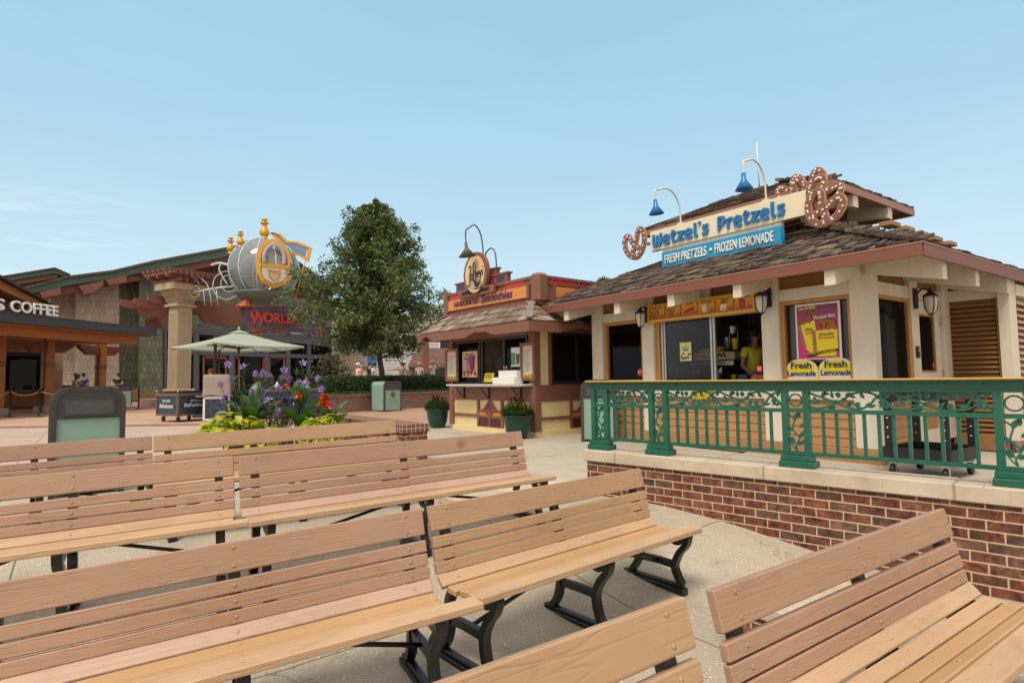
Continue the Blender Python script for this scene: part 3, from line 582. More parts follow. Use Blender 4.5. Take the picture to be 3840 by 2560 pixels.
# roof -----------------------------------------------------------------
XL,XR,YF,YB,ZE,SL=-6.3,.82,-.76,6.0,2.83,.435
def roofm():
    m,nt,b=newmat('weathered_shakes'); g=_n(nt,'ShaderNodeNewGeometry'); r=ramp(nt,[(0,(.040,.027,.020)),(.4,(.085,.060,.044)),(.8,(.15,.11,.082)),(1,(.24,.19,.15))]); nt.links.new(g.outputs['Random Per Island'],r.inputs[0])
    v=mapped(nt,(30,5,5)); st=ramp(nt,[(.3,(.55,.52,.5)),(.7,(1.15,1.12,1.1))]); nt.links.new(noise_(nt,v,1,4),st.inputs[0]); c=mixc(nt,1.0,r.outputs[0],st.outputs[0],'MULTIPLY')
    ms=ramp(nt,[(.62,(1,1,1)),(.75,(.40,.40,.34))]); nt.links.new(noise_(nt,mapped(nt,(1,1,1)),1.6,4),ms.inputs[0]); c=mixc(nt,.8,c,mixc(nt,1.0,c,ms.outputs[0],'MULTIPLY'))
    nt.links.new(c,b.inputs['Base Color']); b.inputs['Roughness'].default_value=.9; bump(nt,b,noise_(nt,v,1.5,3),.4,.01); return m
M['shake']=roofm()
def shakes(b,M0,L,t0,t1,slope,exp_=.165,hipl=1,hipr=1,wmin=.08,wmax=.19,jit=.03,ln=.30,th=.044,z0=0,rnd=random.Random(3),trim=0):
    ang=math.atan(slope); t=t0
    while t<t1:
        x=hipl*t-.03+trim; xe=L-hipr*t+.03-trim
        while x<xe:
            w_=rnd.uniform(wmin,wmax); w2=min(w_,xe-x+.02)
            if w2>.03:
                d=rnd.uniform(-jit,jit); y=t+d*.8
                tk=th*rnd.uniform(.7,1.35)
                b.box(0,w2-.012,0,ln,0,tk,0,M0@T(x,y,z0+slope*y+.005)@RX(ang-.085+rnd.uniform(-.012,.016))@RY(rnd.uniform(-.016,.016))@RZ(rnd.uniform(-.018,.018)))
            x+=w_
        t+=exp_*math.cos(ang)
def hiproof(x0,x1,y0,y1,z,sl,t,th=.03,mb=None):
    b=mb or MB(); zt=z+sl*t
    lo=[(x0,y0,z),(x1,y0,z),(x1,y1,z),(x0,y1,z)]; hi=[(x0+t,y0+t,zt),(x1-t,y0+t,zt),(x1-t,y1-t,zt),(x0+t,y1-t,zt)]
    vs=lo+hi+[(x,y,q-th) for x,y,q in lo+hi]
    fs=[(0,1,5,4),(1,2,6,5),(2,3,7,6),(3,0,4,7),(12,13,9,8),(13,14,10,9),(14,15,11,10),(15,12,8,11),(8,9,1,0),(9,10,2,1),(10,11,3,2),(11,8,0,3)]
    b.add(vs,fs); return b
rf=hiproof(XL,XR,YF,YB,ZE-.012,SL,2.40).build('roof',M['creamd'],kt)
def f(b):
    shakes(b,T(XL,YF,ZE),XR-XL,0,2.4,SL)
    shakes(b,T(XR,YF,ZE)@RZ(math.pi/2),YB-YF,0,2.4,SL); shakes(b,T(XL,YB,ZE)@RZ(-math.pi/2),YB-YF,0,2.4,SL,.16,ln=.22,trim=.12)
kpart('shakes',f,M['shake'],rf)
kpart('fascia',lambda b:(b.box(XL-.02,XR+.02,YF-.03,YF,2.685,2.828),b.box(XR,XR+.03,YF,YB,2.685,2.828),b.box(XL-.03,XL,YF,YB,2.685,2.828),b.box(XL-.03,XR+.036,YF-.036,YF+.02,2.826,2.838,1),b.box(XR-.02,XR+.036,YF+.02,YB,2.826,2.838,1)),[M['rust'],paint((.42,.22,.17),.5,.05,5)],rf)
def rafter(b,M0,w_=.13,L=.74):
    poly=[(-L,2.50),(-L,2.715),(.05,2.80+SL*.78),(.05,2.70),(-.12,2.645)]
    b.prism([(p,q) for p,q in poly],w_,0,M0@RZ(math.pi/2)@T(0,-w_/2,0))
for a in (5.09,3.76,2.60,1.44,.17): kpart('rafter',lambda b:rafter(b,T(-a,0,0)),CR,rf)
for y in (.0,1.08,2.3): kpart('rafter',lambda b:rafter(b,T(.0,y,0)@RZ(math.pi/2),L=.78),CR,rf)
kpart('rafter',lambda b:rafter(b,T(-5.2,-.02,0)@RZ(-R(48)),L=1.25),CR,rf)
# cupola ---------------------------------------------------------------
CX0,CX1,CY0,CY1=-3.93,-1.56,1.62,3.25
cu=kpart('cupola',lambda b:(b.box(CX1-.18,CX1,CY0,CY0+.2,3.7,4.5),b.box(CX0,CX0+.18,CY0,CY0+.2,3.7,4.5),b.box(CX1-.18,CX1,CY1-.32,CY1,3.7,4.5),b.box((CX0+CX1)/2-.3,(CX0+CX1)/2+.3,CY0-.01,CY0+.1,3.7,4.5),b.box(CX0,CX1,CY0+.03,CY0+.12,4.34,4.5),b.box(CX1-.12,CX1-.03,CY0+.2,CY1-.32,4.34,4.5),b.box(CX0+.1,CX1-.1,CY0+.1,CY1-.1,4.38,4.48)),CR)
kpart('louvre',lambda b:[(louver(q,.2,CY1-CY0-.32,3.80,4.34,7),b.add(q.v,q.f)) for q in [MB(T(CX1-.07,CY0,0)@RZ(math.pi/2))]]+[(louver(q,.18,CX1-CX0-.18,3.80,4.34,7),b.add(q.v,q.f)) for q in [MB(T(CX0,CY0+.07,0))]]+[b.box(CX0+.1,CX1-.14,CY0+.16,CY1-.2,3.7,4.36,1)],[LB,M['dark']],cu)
GX0,GX1,GY0,GY1,GZ=-4.57,-.90,.96,3.90,4.345
cr=hiproof(GX0,GX1,GY0,GY1,GZ,.44,1.46).build('cupola_roof',M['siding'],kt)
def f(b):
    shakes(b,T(GX0,GY0,GZ),GX1-GX0,0,1.46,.44); shakes(b,T(GX1,GY0,GZ)@RZ(math.pi/2),GY1-GY0,0,1.46,.44); shakes(b,T(GX0,GY1,GZ)@RZ(-math.pi/2),GY1-GY0,0,1.46,.44,.16,ln=.22,trim=.12)
    rr=random.Random(5)
    for s in (0,1):
        for i in range(11):
            u=i/10*1.46; b.box(-.07,.07,0,.30,0,.03,0,T((GX1-u) if s else (GX0+u),GY0+u,GZ+.44*u+.03)@RZ(R(45) if s else R(-45))@RX(math.atan(.44/1.41))@RY(rr.uniform(-.2,.2)))
kpart('shakes',f,M['shake'],cr)
kpart('fascia',lambda b:(b.box(GX0,GX1,GY0-.03,GY0,GZ-.115,GZ-.004),b.box(GX1,GX1+.03,GY0-.03,GY1,GZ-.115,GZ-.004),b.box(GX0,GX1,GY1,GY1+.03,GZ-.115,GZ-.004),b.box(GX0-.03,GX0,GY0-.03,GY1,GZ-.115,GZ-.004)),paint((.33,.15,.115),.5,.06,4),cr)
for y in (1.72,2.95): kpart('rafter',lambda b:b.prism([(-.66,GZ-.30),(-.66,GZ-.11),(0,GZ-.02),(0,GZ-.19)],.16,0,T(CX1,y,0)@RZ(math.pi)@T(0,-.08,0)),CR,cr)
for x in (-1.7,-2.75,-3.8): kpart('rafter',lambda b:b.prism([(-.60,GZ-.30),(-.60,GZ-.11),(0,GZ-.02),(0,GZ-.19)],.16,0,T(x,CY0,0)@RZ(math.pi/2)@T(0,-.08,0)),CR,cr)
# lower rear roof whose tan ridge caps step down behind the cupola
def f(b):
    for i in range(5):
        p=KF.fx(3325+55*i,838+18.5*i,-.42); b.box(-.52,-.34,p.y-.02,p.y+.30,p.z-.035,p.z+.035,0,bev=.008)
    p=KF.fx(3300,850,-.42); q=KF.fx(3545,925,-.42); b.box(-2.6,-.50,p.y,q.y+.1,p.z-.42,p.z-.06,1)
kpart('rear_ridge_cap',f,[paint((.34,.20,.095),.7,.12,6,.1),M['dark']])
p=KF.fy(2848,712,2.4); kpart('antenna',lambda b:(b.tube([(p.x,2.4,p.z-.2),(p.x,2.4,p.z+.1)],.018,6,0),b.tube([(p.x,2.4,p.z+.1),(p.x-.02,2.4,p.z+.95)],.010,6,1)),[M['rust'],M['white']])
# roof corner of the building behind, right edge
bt=KF.thing('shop_building','far shop with a rust brown shake roof over the kiosk eave, right edge','building',9.5,11)
mb=hiproof(-5.2,6,-3,6,3.35,.42,3); mb.build('roof',M['rust'],bt)
def f(b): shakes(b,T(-5.2,-3,3.36),11.2,0,2.6,.42,.25,ln=.4,wmin=.15,wmax=.3); shakes(b,T(-5.2,6,3.36)@RZ(-math.pi/2),9,0,2.6,.42,.25,ln=.4,wmin=.15,wmax=.3)
kpart('shakes',f,leafmat('red_shakes',[(.13,.05,.035),(.22,.09,.065)],.9,0),bt)
kpart('wall',lambda b:b.box(-4.4,5.4,-2.2,5.4,.2,3.35),CR,bt)
# ---------------------------------------------------------------- roof sign
st_=KF.thing('roof_sign','long cream sign with raised blue lettering and pretzel cut-outs on the kiosk roof','sign',0,.5,0)
SW=paint((.80,.70,.50),.45,.03,3,.01); SB=paint((.008,.17,.43),.35,.06,5,.01); LB2=paint((.012,.285,.52),.4,.10,4,.01)
def spart(name,f,mats,parent=None,**k):
    mb=MB(); f(mb); return mb.build(name,mats,parent or st_,**k)
spart('board',lambda b:b.box(-4.05,-1.03,0,.10,3.775,4.15,bev=.004),SW)
spart('spacer_board',lambda b:b.box(-3.77,-1.46,.015,.09,3.70,3.775),paint((.42,.42,.41),.5,.05,4))
spart('lower_board',lambda b:b.box(-3.77,-1.455,-.02,.09,3.415,3.70,bev=.004),LB2)
# chunky stroke letters
GL={'W':(.95,[[(0,.98),(.02,.2),(.12,.04),(.26,.06),(.40,.22),(.42,.86)],[(.42,.3),(.52,.05),(.66,.05),(.80,.22),(.82,.98)]]),
'e':(.74,[[(.1,.36),(.60,.46),(.56,.62),(.34,.70),(.10,.58),(.04,.34),(.14,.10),(.36,.03),(.66,.10)]]),
't':(.52,[[(.18,.95),(.14,.3),(.2,.08),(.46,.04)],[(-.04,.66),(.5,.72)]]),
'z':(.68,[[(.02,.66),(.58,.70),(.06,.06),(.66,.06)]]),
'l':(.36,[[(.12,1.04),(.10,.22),(.18,.06),(.34,.05)]]),
"'":(.18,[[(.10,1.05),(.04,.84)]]),
's':(.60,[[(.58,.66),(.12,.62),(.12,.46),(.50,.26),(.44,.08),(.0,.06)]]),
'P':(.70,[[(.06,-.02),(.08,.98)],[(.08,.94),(.50,.90),(.62,.66),(.44,.42),(.10,.42)]]),
'r':(.52,[[(.10,0),(.10,.70)],[(.10,.5),(.24,.68),(.50,.68)]]),' ':(.30,[])}
def strokes(s,W_,H_,wd,y0,y1,M0,b,gl=GL):
    tot=sum(gl[c][0]+.13 for c in s); k=W_/tot; x=0
    for c in s:
        adv,ps=gl[c]
        for p in ps:
            b.ribbon([((x+u)*k,v*H_) for u,v in p],wd,y0,y1,0,M0)
        x+=adv+.13
spart('lettering',lambda b:strokes("Wetzel's",1.24,.235,.047,-.035,.0,T(-3.955,0,3.842)@RY(-R(.2)),b),SB)
spart('lettering',lambda b:strokes("Pretzels",1.20,.235,.047,-.035,.0,T(-2.55,0,3.846)@RY(-R(.2)),b),SB)
text('lettering','FRESH PRETZELS',T(-3.69,-.022,3.475),.165,.90,M['white'],st_,.02,.012)
text('lettering','FROZEN LEMONADE',T(-2.62,-.022,3.475),.165,1.05,M['white'],st_,.02,.012)
spart('bullet_dot',lambda b:b.lathe([(.028,0),(.028,.02)],12,0,T(-2.705,-.02,3.555)@RX(R(90))),M['white'])
PB=paint((.235,.085,.066),.45,.08,6,.02); PT=paint((.46,.27,.11),.5,.06,6,.02)
PZ=[(-.46,-.70),(-.28,-.36),(0,-.04),(.24,.30),(.42,.66),(.66,.80),(.90,.62),(.98,.25),(.86,-.22),(.5,-.66),(0,-.86),(-.5,-.66),(-.86,-.22),(-.98,.25),(-.90,.62),(-.66,.80),(-.42,.66),(-.24,.30),(0,-.04),(.28,-.36),(.46,-.70)]
def pretzel(b,cx,cz,w,h,rot,y,th=.215,seed=0):
    c_,s_=math.cos(R(rot)),math.sin(R(rot)); rr=random.Random(seed)
    P=[(cx+(u*c_-v*s_)*w/2,cz+(u*s_+v*c_)*h/2) for u,v in [(p.x,p.y) for p in bez([(x,z,0) for x,z in PZ],5)]]
    r=min(w,h)*th*.5
    ends=[P[0],P[-1]]
    for wd,y0,y1,mi in ((r*2*1.0,y,y+.03,1),(r*2*.74,y-.012,y,0)):
        b.ribbon(P[:len(P)//2+2],wd,y0,y1,mi); b.ribbon(P[len(P)//2:],wd,y0-.004,y1,mi)
        for e in ends: b.lathe([(wd/2,0),(wd/2,y1-y0+.002)],14,mi,T(e[0],y1,e[1])@RX(R(90)),smooth=False)
    for i in range(2,len(P)-2,4):
        for q in (1,) if rr.random()<.75 else (1,2):
            x=P[i][0]+rr.uniform(-.45,.45)*r; z=P[i][1]+rr.uniform(-.45,.45)*r; d=.013
            b.box(-d,d,-.004,.006,-d,d,2,T(x,y-.018,z)@RY(rr.uniform(0,1.5)))
def pz(px,py,w,h,rot,y,seed):
    p=KF.fy(px,py,.5+y); spart('pretzel_ornament',lambda b:pretzel(b,p.x,p.z,w,h,rot,y,seed=seed),[PB,PT,M['white']])
pz(2380,916,.52,.60,12,-.03,1)
pz(3087,782,.50,.52,-28,-.10,2); pz(3084,722,.47,.44,-40,-.05,3); pz(3034,704,.46,.50,10,.02,4); pz(2968,716,.42,.40,25,.11,5)
spart('pretzel_bracket',lambda b:(b.box(-4.16,-4.0,.03,.07,3.92,3.97),b.box(-1.1,-.85,.03,.07,3.86,3.92)),M['steel'])
# gooseneck lamps on the sign
SHB=paint((.015,.17,.45),.3,.05,5,.01)
def goose(lab,base,apex,sh,rimc,colmat,armmat,F,group,hr=.135,name='gooseneck_lamp',rot=0):
    t=F.thing(name,lab,'lamp',*base,rot,group=group); B=Vector(base); q=[Vector(v)-(B if not rot else Vector()) for v in (base,apex,sh,rimc)]
    if rot: q[0]=Vector()
    mb=MB(); d=q[2]; 
    pts=bez([q[0],Vector((q[0].x,q[0].y-.02+.0*d.y,q[1].z*.5)),Vector((0,d.y*.18,q[1].z*.84)),Vector((0,d.y*.5,q[1].z)),Vector((0,d.y*.88,q[1].z*.90)),Vector((0,d.y,(q[1].z*.6+d.z*.4))),d],6)
    mb.tube(pts,.016,8); mb.build('arm',armmat,t)
    mb=MB(); ax=(q[3]-q[2]); n=ax.length; mb.lathe([(.02,0),(.034,.0),(.036,.35*n),(.045,.40*n),(.05,.46*n),(hr,n),(hr*.95,n),(.04,.5*n)],18,0,T(*q[2])@look(ax)); mb.build('shade',colmat,t)
    mb=MB(); mb.box(-.05,.05,-.04,.05,-.02,.03); mb.build('mount',armmat,t); return t
for lab,bp,ap,shp,rp in (('left gooseneck lamp with blue shade above the first word of the kiosk sign',(2552,815),(2485,703),(2457,750),(2462,803)),('right gooseneck lamp with blue shade above the second word of the kiosk sign',(2873,748),(2810,594),(2788,650),(2791,712))):
    b0=KF.fy(*bp,.55); x=b0.x; g=lambda p:KF.fx(*p,x); goose(lab,(x,.55,4.15),(x,g(ap).y,g(ap).z),tuple(g(shp)),tuple(g(rp)),SHB,M['cream'],KF,'blue sign lamps on the kiosk')
# ---------------------------------------------------------------- menu board
YM=paint((.72,.36,.03),.45,.06,4,.02); YD=paint((.58,.27,.02),.45,.06,4)
mt=KF.thing('menu_board','yellow strip of six food pictures above the kiosk serving window','menu board',0,0,0)
def mpart(n,f,m,parent=None): mb=MB(); f(mb); return mb.build(n,m,parent or mt)
MX0,MX1,MZ0,MZ1=-3.63,-1.57,2.355,2.66
mpart('frame',lambda b:(b.box(MX0,MX1,-.12,-.02,MZ0,MZ0+.045),b.box(MX0,MX1,-.12,-.02,MZ1-.03,MZ1),b.box(MX0,MX0+.03,-.12,-.02,MZ0+.045,MZ1-.03),b.box(MX1-.03,MX1,-.12,-.02,MZ0+.045,MZ1-.03),b.box(MX0+.03,MX1-.03,-.06,-.02,MZ0+.045,MZ1-.03,1)),[YM,YD])
def gradm():
    m,nt,b=newmat('menu_print'); tc=_n(nt,'ShaderNodeTexCoord'); s=_n(nt,'ShaderNodeSeparateXYZ'); nt.links.new(tc.outputs['Generated'],s.inputs[0]); r=ramp(nt,[(0,(.55,.13,.02)),(.5,(.70,.30,.03)),(1,(.68,.42,.05))]); nt.links.new(s.outputs[2],r.inputs[0]); nt.links.new(r.outputs[0],b.inputs['Base Color']); return m
GM=gradm(); DKT=paint((.05,.02,.01),.6,0,3,0); RD=paint((.55,.02,.03),.4,.1,5); WH=M['white']; TANF=paint((.40,.16,.06),.5,.3,30,.1); CRM=paint((.75,.66,.42),.4,.05,6)
names=['Original Pretzel','Sinful Cinnamon','Wetzel Dog','Frozen Lemonade','Wetzel Mix','Strawberry Lemonade']
pw=(MX1-MX0-.06)/6
for i,nm in enumerate(names):
    x0=MX0+.03+pw*i+.018; x1=x0+pw-.036; xm=(x0+x1)/2; z0=MZ0+.055; z1=MZ1-.04
    def f(b):
        b.box(x0,x1,-.075,-.065,z0,z1,0)
        y=-.085
        if i<2:
            P=[(xm-.05+u*.07,z0+.085+v*.075) for u,v in PZ]; b.ribbon(P,.02,y,-.076,1)
        elif i==2:
            for k in range(7): b.ball((xm-.09+k*.028,y+.004,z0+.06+k*.008),.026,3,8,5,sc_=(.8,.4,1))
        elif i in (3,5):
            mi=4 if i==3 else 3; b.prism([(xm-.075,z0+.02),(xm+.005,z0+.02),(xm+.02,z0+.13),(xm-.09,z0+.13)],.008,mi,T(0,y,0)); b.ball((xm-.035,y+.002,z0+.135),.05,mi,10,6,sc_=(1,.2,.6)); b.tube([(xm-.03,y,z0+.15),(xm+.01,y,z0+.19)],.004,5,2)
        else:
            b.prism([(xm-.08,z0+.02),(xm+.02,z0+.01),(xm+.035,z0+.12),(xm-.065,z0+.12)],.008,2,T(0,y,0)); b.prism([(xm-.06,z0+.03),(xm+.005,z0+.025),(xm+.0,z0+.07)],.01,5,T(0,y-.003,0))
            for k in range(9): b.ball((xm-.06+.011*k,y+.002,z0+.125+.012*(k%3)),.013,1,6,4)
        text_into(b,nm,T(xm,-.0765,z1-.035),.024,.2 if len(nm)>11 else .15,6,.002,.01,0,1,'C')
        for k in range(3): b.box(x1-.085,x1-.025,-.078,-.0755,z0+.03+k*.014,z0+.034+k*.014,6)
    mpart('menu_panel',f,[GM,TANF,WH,RD,CRM,YM,DKT])
# ---------------------------------------------------------------- wall lanterns
def lantern(lab,x,y,z,rz):
    t=KF.thing('wall_lantern',lab,'lantern',x,y,z,rz,'black wall lanterns on the kiosk posts')
    b=MB(); b.box(-.055,.055,-.03,0,.02,.30,bev=.006); b.tube(bez([(0,-.03,.22),(0,-.10,.28),(0,-.17,.25),(0,-.19,.21)],6),.012,8); b.build('bracket',M['black'],t)
    b=MB(T(0,-.19,0)); b.lathe([(.012,.29),(.018,.27),(.008,.255),(.02,.245),(.05,.215),(.085,.19),(.095,.178),(.09,.17),(.02,.17)],16); b.lathe([(1e-4,-.115),(.012,-.10),(.008,-.088),(.03,-.08),(.034,-.07),(1e-4,-.068)],12)
    for k in range(4):
        an=math.pi/4+k*math.pi/2; b.tube([(.086*math.cos(an),.086*math.sin(an),.175),(.09*math.cos(an),.09*math.sin(an),.10),(.078*math.cos(an),.078*math.sin(an),.0),(.034*math.cos(an),.034*math.sin(an),-.07)],.006,6)
    b.build('cage',M['black'],t)
    b=MB(T(0,-.19,0)); b.lathe([(1e-4,-.068),(.03,-.066),(.058,-.02),(.074,.05),(.080,.12),(.078,.172),(1e-4,.172)],16); b.build('lamp_glass',M['lens'],t)
lantern('black lantern on the post left of the yellow menu strip',-3.70,-.03,2.36,0)
lantern('black lantern on the post between the menu strip and the purple poster',-1.40,-.03,2.38,0)
lantern('black lantern by the white kiosk door, nearest the louvred screen',.03,1.18,2.28,math.pi/2)
# ---------------------------------------------------------------- poster and window signs
pt_=KF.thing('poster','purple snack poster with two yellow boxes of pretzel bites in the kiosk window','poster',0,0,0)
def at_(px,py,y=.085): p=KF.fy(px,py,y); return p.x,p.z
x0,z1=at_(2984,1145); x1,_=at_(3152,1130); _,z0=at_(3000,1349)
x1=max(x1,x0+.60); PWd=x1-x0; PHt=z1-z0
def magm():
    m,nt,b=newmat('magenta_print'); tc=_n(nt,'ShaderNodeTexCoord'); s=_n(nt,'ShaderNodeSeparateXYZ'); nt.links.new(tc.outputs['Generated'],s.inputs[0]); r=ramp(nt,[(0,(.62,.02,.22)),(.6,(.55,.015,.2)),(1,(.14,.008,.10))]); nt.links.new(s.outputs[2],r.inputs[0]); nt.links.new(r.outputs[0],b.inputs['Base Color']); b.inputs['Roughness'].default_value=.3; return m
YL=paint((.85,.68,.01),.4,.03,5,0); NAVY=paint((.015,.018,.11),.5,0,4,0); ORG=paint((.62,.09,.02),.4,.1,5); NUG=paint((.28,.10,.025),.35,.5,40,.3); NUG2=paint((.36,.10,.015),.3,.5,40,.3)
def ppart(n,f,m): mb=MB(T(x0,.055,z0)@Matrix.Diagonal((PWd,1,PHt,1))); f(mb); return mb.build(n,m,pt_)
ppart('frame',lambda b:b.box(0,1,.004,.016,0,1),M['white']); ppart('print',lambda b:b.box(.04,.95,0,.006,.02,.965),magm())
def f(b):
    b.prism([(.10,.62),(.44,.70),(.50,.34),(.62,.22),(.40,.06),(.22,.20)],.006,0,T(0,-.004,0)); b.prism([(.44,.50),(.93,.53),(.93,.20),(.88,.05),(.46,.05)],.006,0,T(0,-.010,0)); b.prism([(.06,.60),(.12,.63),(.24,.22),(.18,.20)],.006,1,T(0,-.006,0)); b.prism([(.38,.52),(.46,.51),(.48,.05),(.40,.07)],.006,1,T(0,-.0125,0))
    rr=random.Random(2)
    for k in range(16): b.ball((rr.uniform(.08,.5),-.003,rr.uniform(.66,.84)),.055,2,8,6,sc_=(1,.1,.7))
    for k in range(18): b.ball((rr.uniform(.42,.90),-.010,rr.uniform(.52,.67)),.06,3,8,6,sc_=(1,.1,.7))
    b.prism([(.24,.06),(.28,.10),(.62,.15),(.93,.17),(.93,.13),(.6,.10),(.3,.04)],.006,4,T(0,-.015,0))
ppart('picture',f,[YL,TANF,NUG,NUG2,DKT])
def ptx(s,u,v,h,w,m,y=-.002,rot=0,bold=.012): return text('lettering',s,T(x0+u*PWd,.055+y,z0+v*PHt)@RY(-R(rot)),h*PHt,w*PWd,m,pt_,.002,bold)
ptx('Cin-A-Bitz',.08,.885,.07,.40,YL,-.002,4); ptx('Wetzel Bitz',.43,.70,.065,.48,M['white'],-.013,4); ptx("Wetzel's",.53,.405,.055,.33,NAVY,-.012,2); ptx('Pretzels',.53,.345,.055,.34,ORG,-.012,2); ptx('Wetz',.22,.50,.055,.18,NAVY,-.006,10); ptx('Pretz',.24,.44,.055,.16,ORG,-.006,10); ptx('Say hello to our little friends.',.27,.075,.035,.62,YL,-.017,6)
for lab,px0,px1,pyt,pyb in (('oval yellow lemonade sign at the left of the pair under the purple poster',2948,3070,1347,1426),('oval yellow lemonade sign beside the cream corner post, right of the pair',3071,3206,1341,1424)):
    a,zt=at_(px0,pyt,.075); b_,_=at_(px1,pyt,.075); _,zb=at_((px0+px1)/2,pyb+12,.075)
    t=KF.thing('lemonade_sign',lab,'sign',0,0,0,group='lemonade signs in the kiosk window'); xm=(a+b_)/2; w_=b_-a; h=zt-zb
    def outl(s): return [(xm-w_/2*s,zb),(xm+w_/2*s,zb)]+[(xm+w_/2*s*math.cos(R(q)),zb+h*.55+h*.45*s*math.sin(R(q))) for q in range(0,181,15)]
    b=MB(); b.prism(outl(1),.008,0,T(0,.05,0)); b.prism(outl(.93),.004,1,T(0,.047,0))
    b.prism([(xm+w_*.40*math.cos(R(q)),zb+h*.58+h*.33*math.sin(R(q))) for q in range(0,360,15)],.004,0,T(0,.044,0))
    for q in (-50,-22,22,50): b.prism([(xm-.02,zb),(xm+.02,zb),(xm+.02+h*.5*math.tan(R(q))*.6,zb+h*.42),(xm-.03+h*.5*math.tan(R(q))*.6,zb+h*.42)],.002,1,T(0,.0425,0))
    b.build('panel',[YL,M['white']],t)
    text('lettering','Fresh',T(xm,.039,zb+h*.60),h*.26,w_*.62,NAVY,t,.003,.02,0,1,'C'); text('lettering','Lemonade',T(xm,.039,zb+h*.30),h*.22,w_*.86,NAVY,t,.003,.02,0,1,'C')
# flyer on the sliding pane and red octagon sticker
a,zt=at_(2549,1285,.06); b_,zb=at_(2594,1352,.06)
t=KF.thing('flyer','pale green flyer with pretzel bites taped to the sliding glass','poster',0,0,0)
b=MB(); b.box(a,b_,.058,.062,zb,zt,0); 
rr=random.Random(4)
for k in range(9): b.ball((rr.uniform(a+.02,b_-.02),.058,rr.uniform(zb+.03,zb+.13)),.028,1,8,5,sc_=(1,.1,.8))
b.lathe([(.035,0),(.035,.003)],16,2,T((a+b_)/2+.03,.058,zt-.05)@RX(R(90))); b.build('sheet',[paint((.62,.68,.36),.5,.08,8),NUG,YL],t)
text('lettering','FRESH',T(a+.07,.057,(zb+zt)/2+.01),.035,.11,DKT,t,.002,.01); text('lettering','Ingredients',T(a+.06,.057,(zb+zt)/2+.055),.025,.12,DKT,t,.002)
for lab,px,py,hor in (('red octagonal notice sticker in the narrow left window','2401','1396',1),('faded red notice sticker inside the white door pane','3502','1372',0)):
    t=KF.thing('notice_sticker',lab,'sticker',0,0,0)
    px,py=float(px),float(py)
    if hor: p=KF.fy(px,py,.085); Mx=T(p.x,.082,p.z); r=.062
    else: p=KF.fx(px,py,-.04); Mx=T(-.04,p.y,p.z)@RZ(math.pi/2); r=.05
    b=MB(Mx); b.prism([(r*1.08*math.cos(R(22.5+45*k)),r*1.2*math.sin(R(22.5+45*k))) for k in range(8)],.003,0,T(0,-.003,0)); b.build('octagon',[RD],t)
    text('lettering','DTT',Mx@T(0,-.0045,-.012),.028,r*1.4,M['white'],t,.001,.02,0,1,'C'); text('lettering','WARNING',Mx@T(0,-.0045,.035),.012,r*1.1,M['white'],t,.001,.01,0,1,'C')
# ---------------------------------------------------------------- what stands on and behind the counter
def kthing(name,lab,cat,parts,grp=None):
    t=KF.thing(name,lab,cat,0,0,0,group=grp)
    for n,f,m in parts: mb=MB(); f(mb); mb.build(n,m,t)
    return t
def kp(px,py,y): p=KF.fy(px,py,y); return p
BX=paint((.74,.66,.38),.5,.06,6); YB=paint((.62,.42,.01),.45,.06,5)
kthing('carton','white carton standing inside the narrow left kiosk window','box',[('body',lambda b:b.box(-4.74,-4.1,.2,.42,1.31,1.47,bev=.004),paint((.50,.51,.53),.7,.08,8))])
q0=kp(2560,1372,1.0);q1=kp(2752,1350,1.0)
kthing('display_case','steel and glass warming case of pretzels behind the sliding glass','display case',[('shelf',lambda b:(b.box(q0.x-.5,q1.x+.1,1.0,1.5,1.18,1.30),b.box(q0.x-.4,q1.x+.05,1.0,1.4,1.42,1.44),b.box(q0.x,q1.x,.98,1.02,q0.z-.01,q0.z+.07,1),b.box(q0.x-.4,q1.x+.05,1.0,1.5,q0.z+.07,q0.z+.09)),[M['black'],M['steel']]),
 ('frosted_pretzel',lambda b:[b.ball((q0.x-.22+k*.105,1.05,1.49),.05,k%3,8,6) for k in range(6)],[NUG2,RD,paint((.5,.25,.08),.5,.3,20)])])
z=q0.z+.095
t=kthing('printed_carton','long pale carton printed with snacks along the top of the warming case','box',[('body',lambda b:(b.box(q0.x+.22,q1.x-.02,1.05,1.25,z,z+.13),[b.ball((q0.x+.62+.03*k,1.05,z+.06+.02*(k%3)),.025,1,6,4) for k in range(10)]),[BX,NUG])])
text('lettering','Cheesy',T(q0.x+.25,1.048,z+.045),.05,.24,DKT,t,.002,.02)
t=kthing('yellow_box','flat yellow box on top of the long pale carton','box',[('body',lambda b:b.box(q0.x+.55,q1.x-.25,1.07,1.25,z+.132,z+.23),YB)]); text('lettering','bits',T(q0.x+.78,1.068,z+.155),.05,.13,NAVY,t,.002,.02)
kthing('yellow_box','smaller yellow box left of the flat yellow one on the case','box',[('body',lambda b:b.box(q0.x+.33,q0.x+.54,1.09,1.25,z+.132,z+.21),YB)])
def cup(b,x,y,z,r,h,mi=0): b.lathe([(r*.72,0),(r,h),(r*1.08,h+.004),(r*1.05,h+.012),(r*.9,h)],14,mi,T(x,y,z))
def straws(b):
    cup(b,p.x,.35,1.302,.075,.15)
    rr=random.Random(1)
    for k in range(26): an=rr.uniform(0,6.28); r=.055*math.sqrt(rr.random()); b.tube([(p.x+r*math.cos(an),.35+r*math.sin(an),1.33),(p.x+r*1.5*math.cos(an),.35+r*1.5*math.sin(an),1.302+.15+rr.uniform(.05,.10))],.006,5,1)
p=kp(2690,1418,.35); kthing('straw_cup','steel cup full of white wrapped straws on the serving counter','cup',[('cup',straws,[M['steel'],M['white']])])
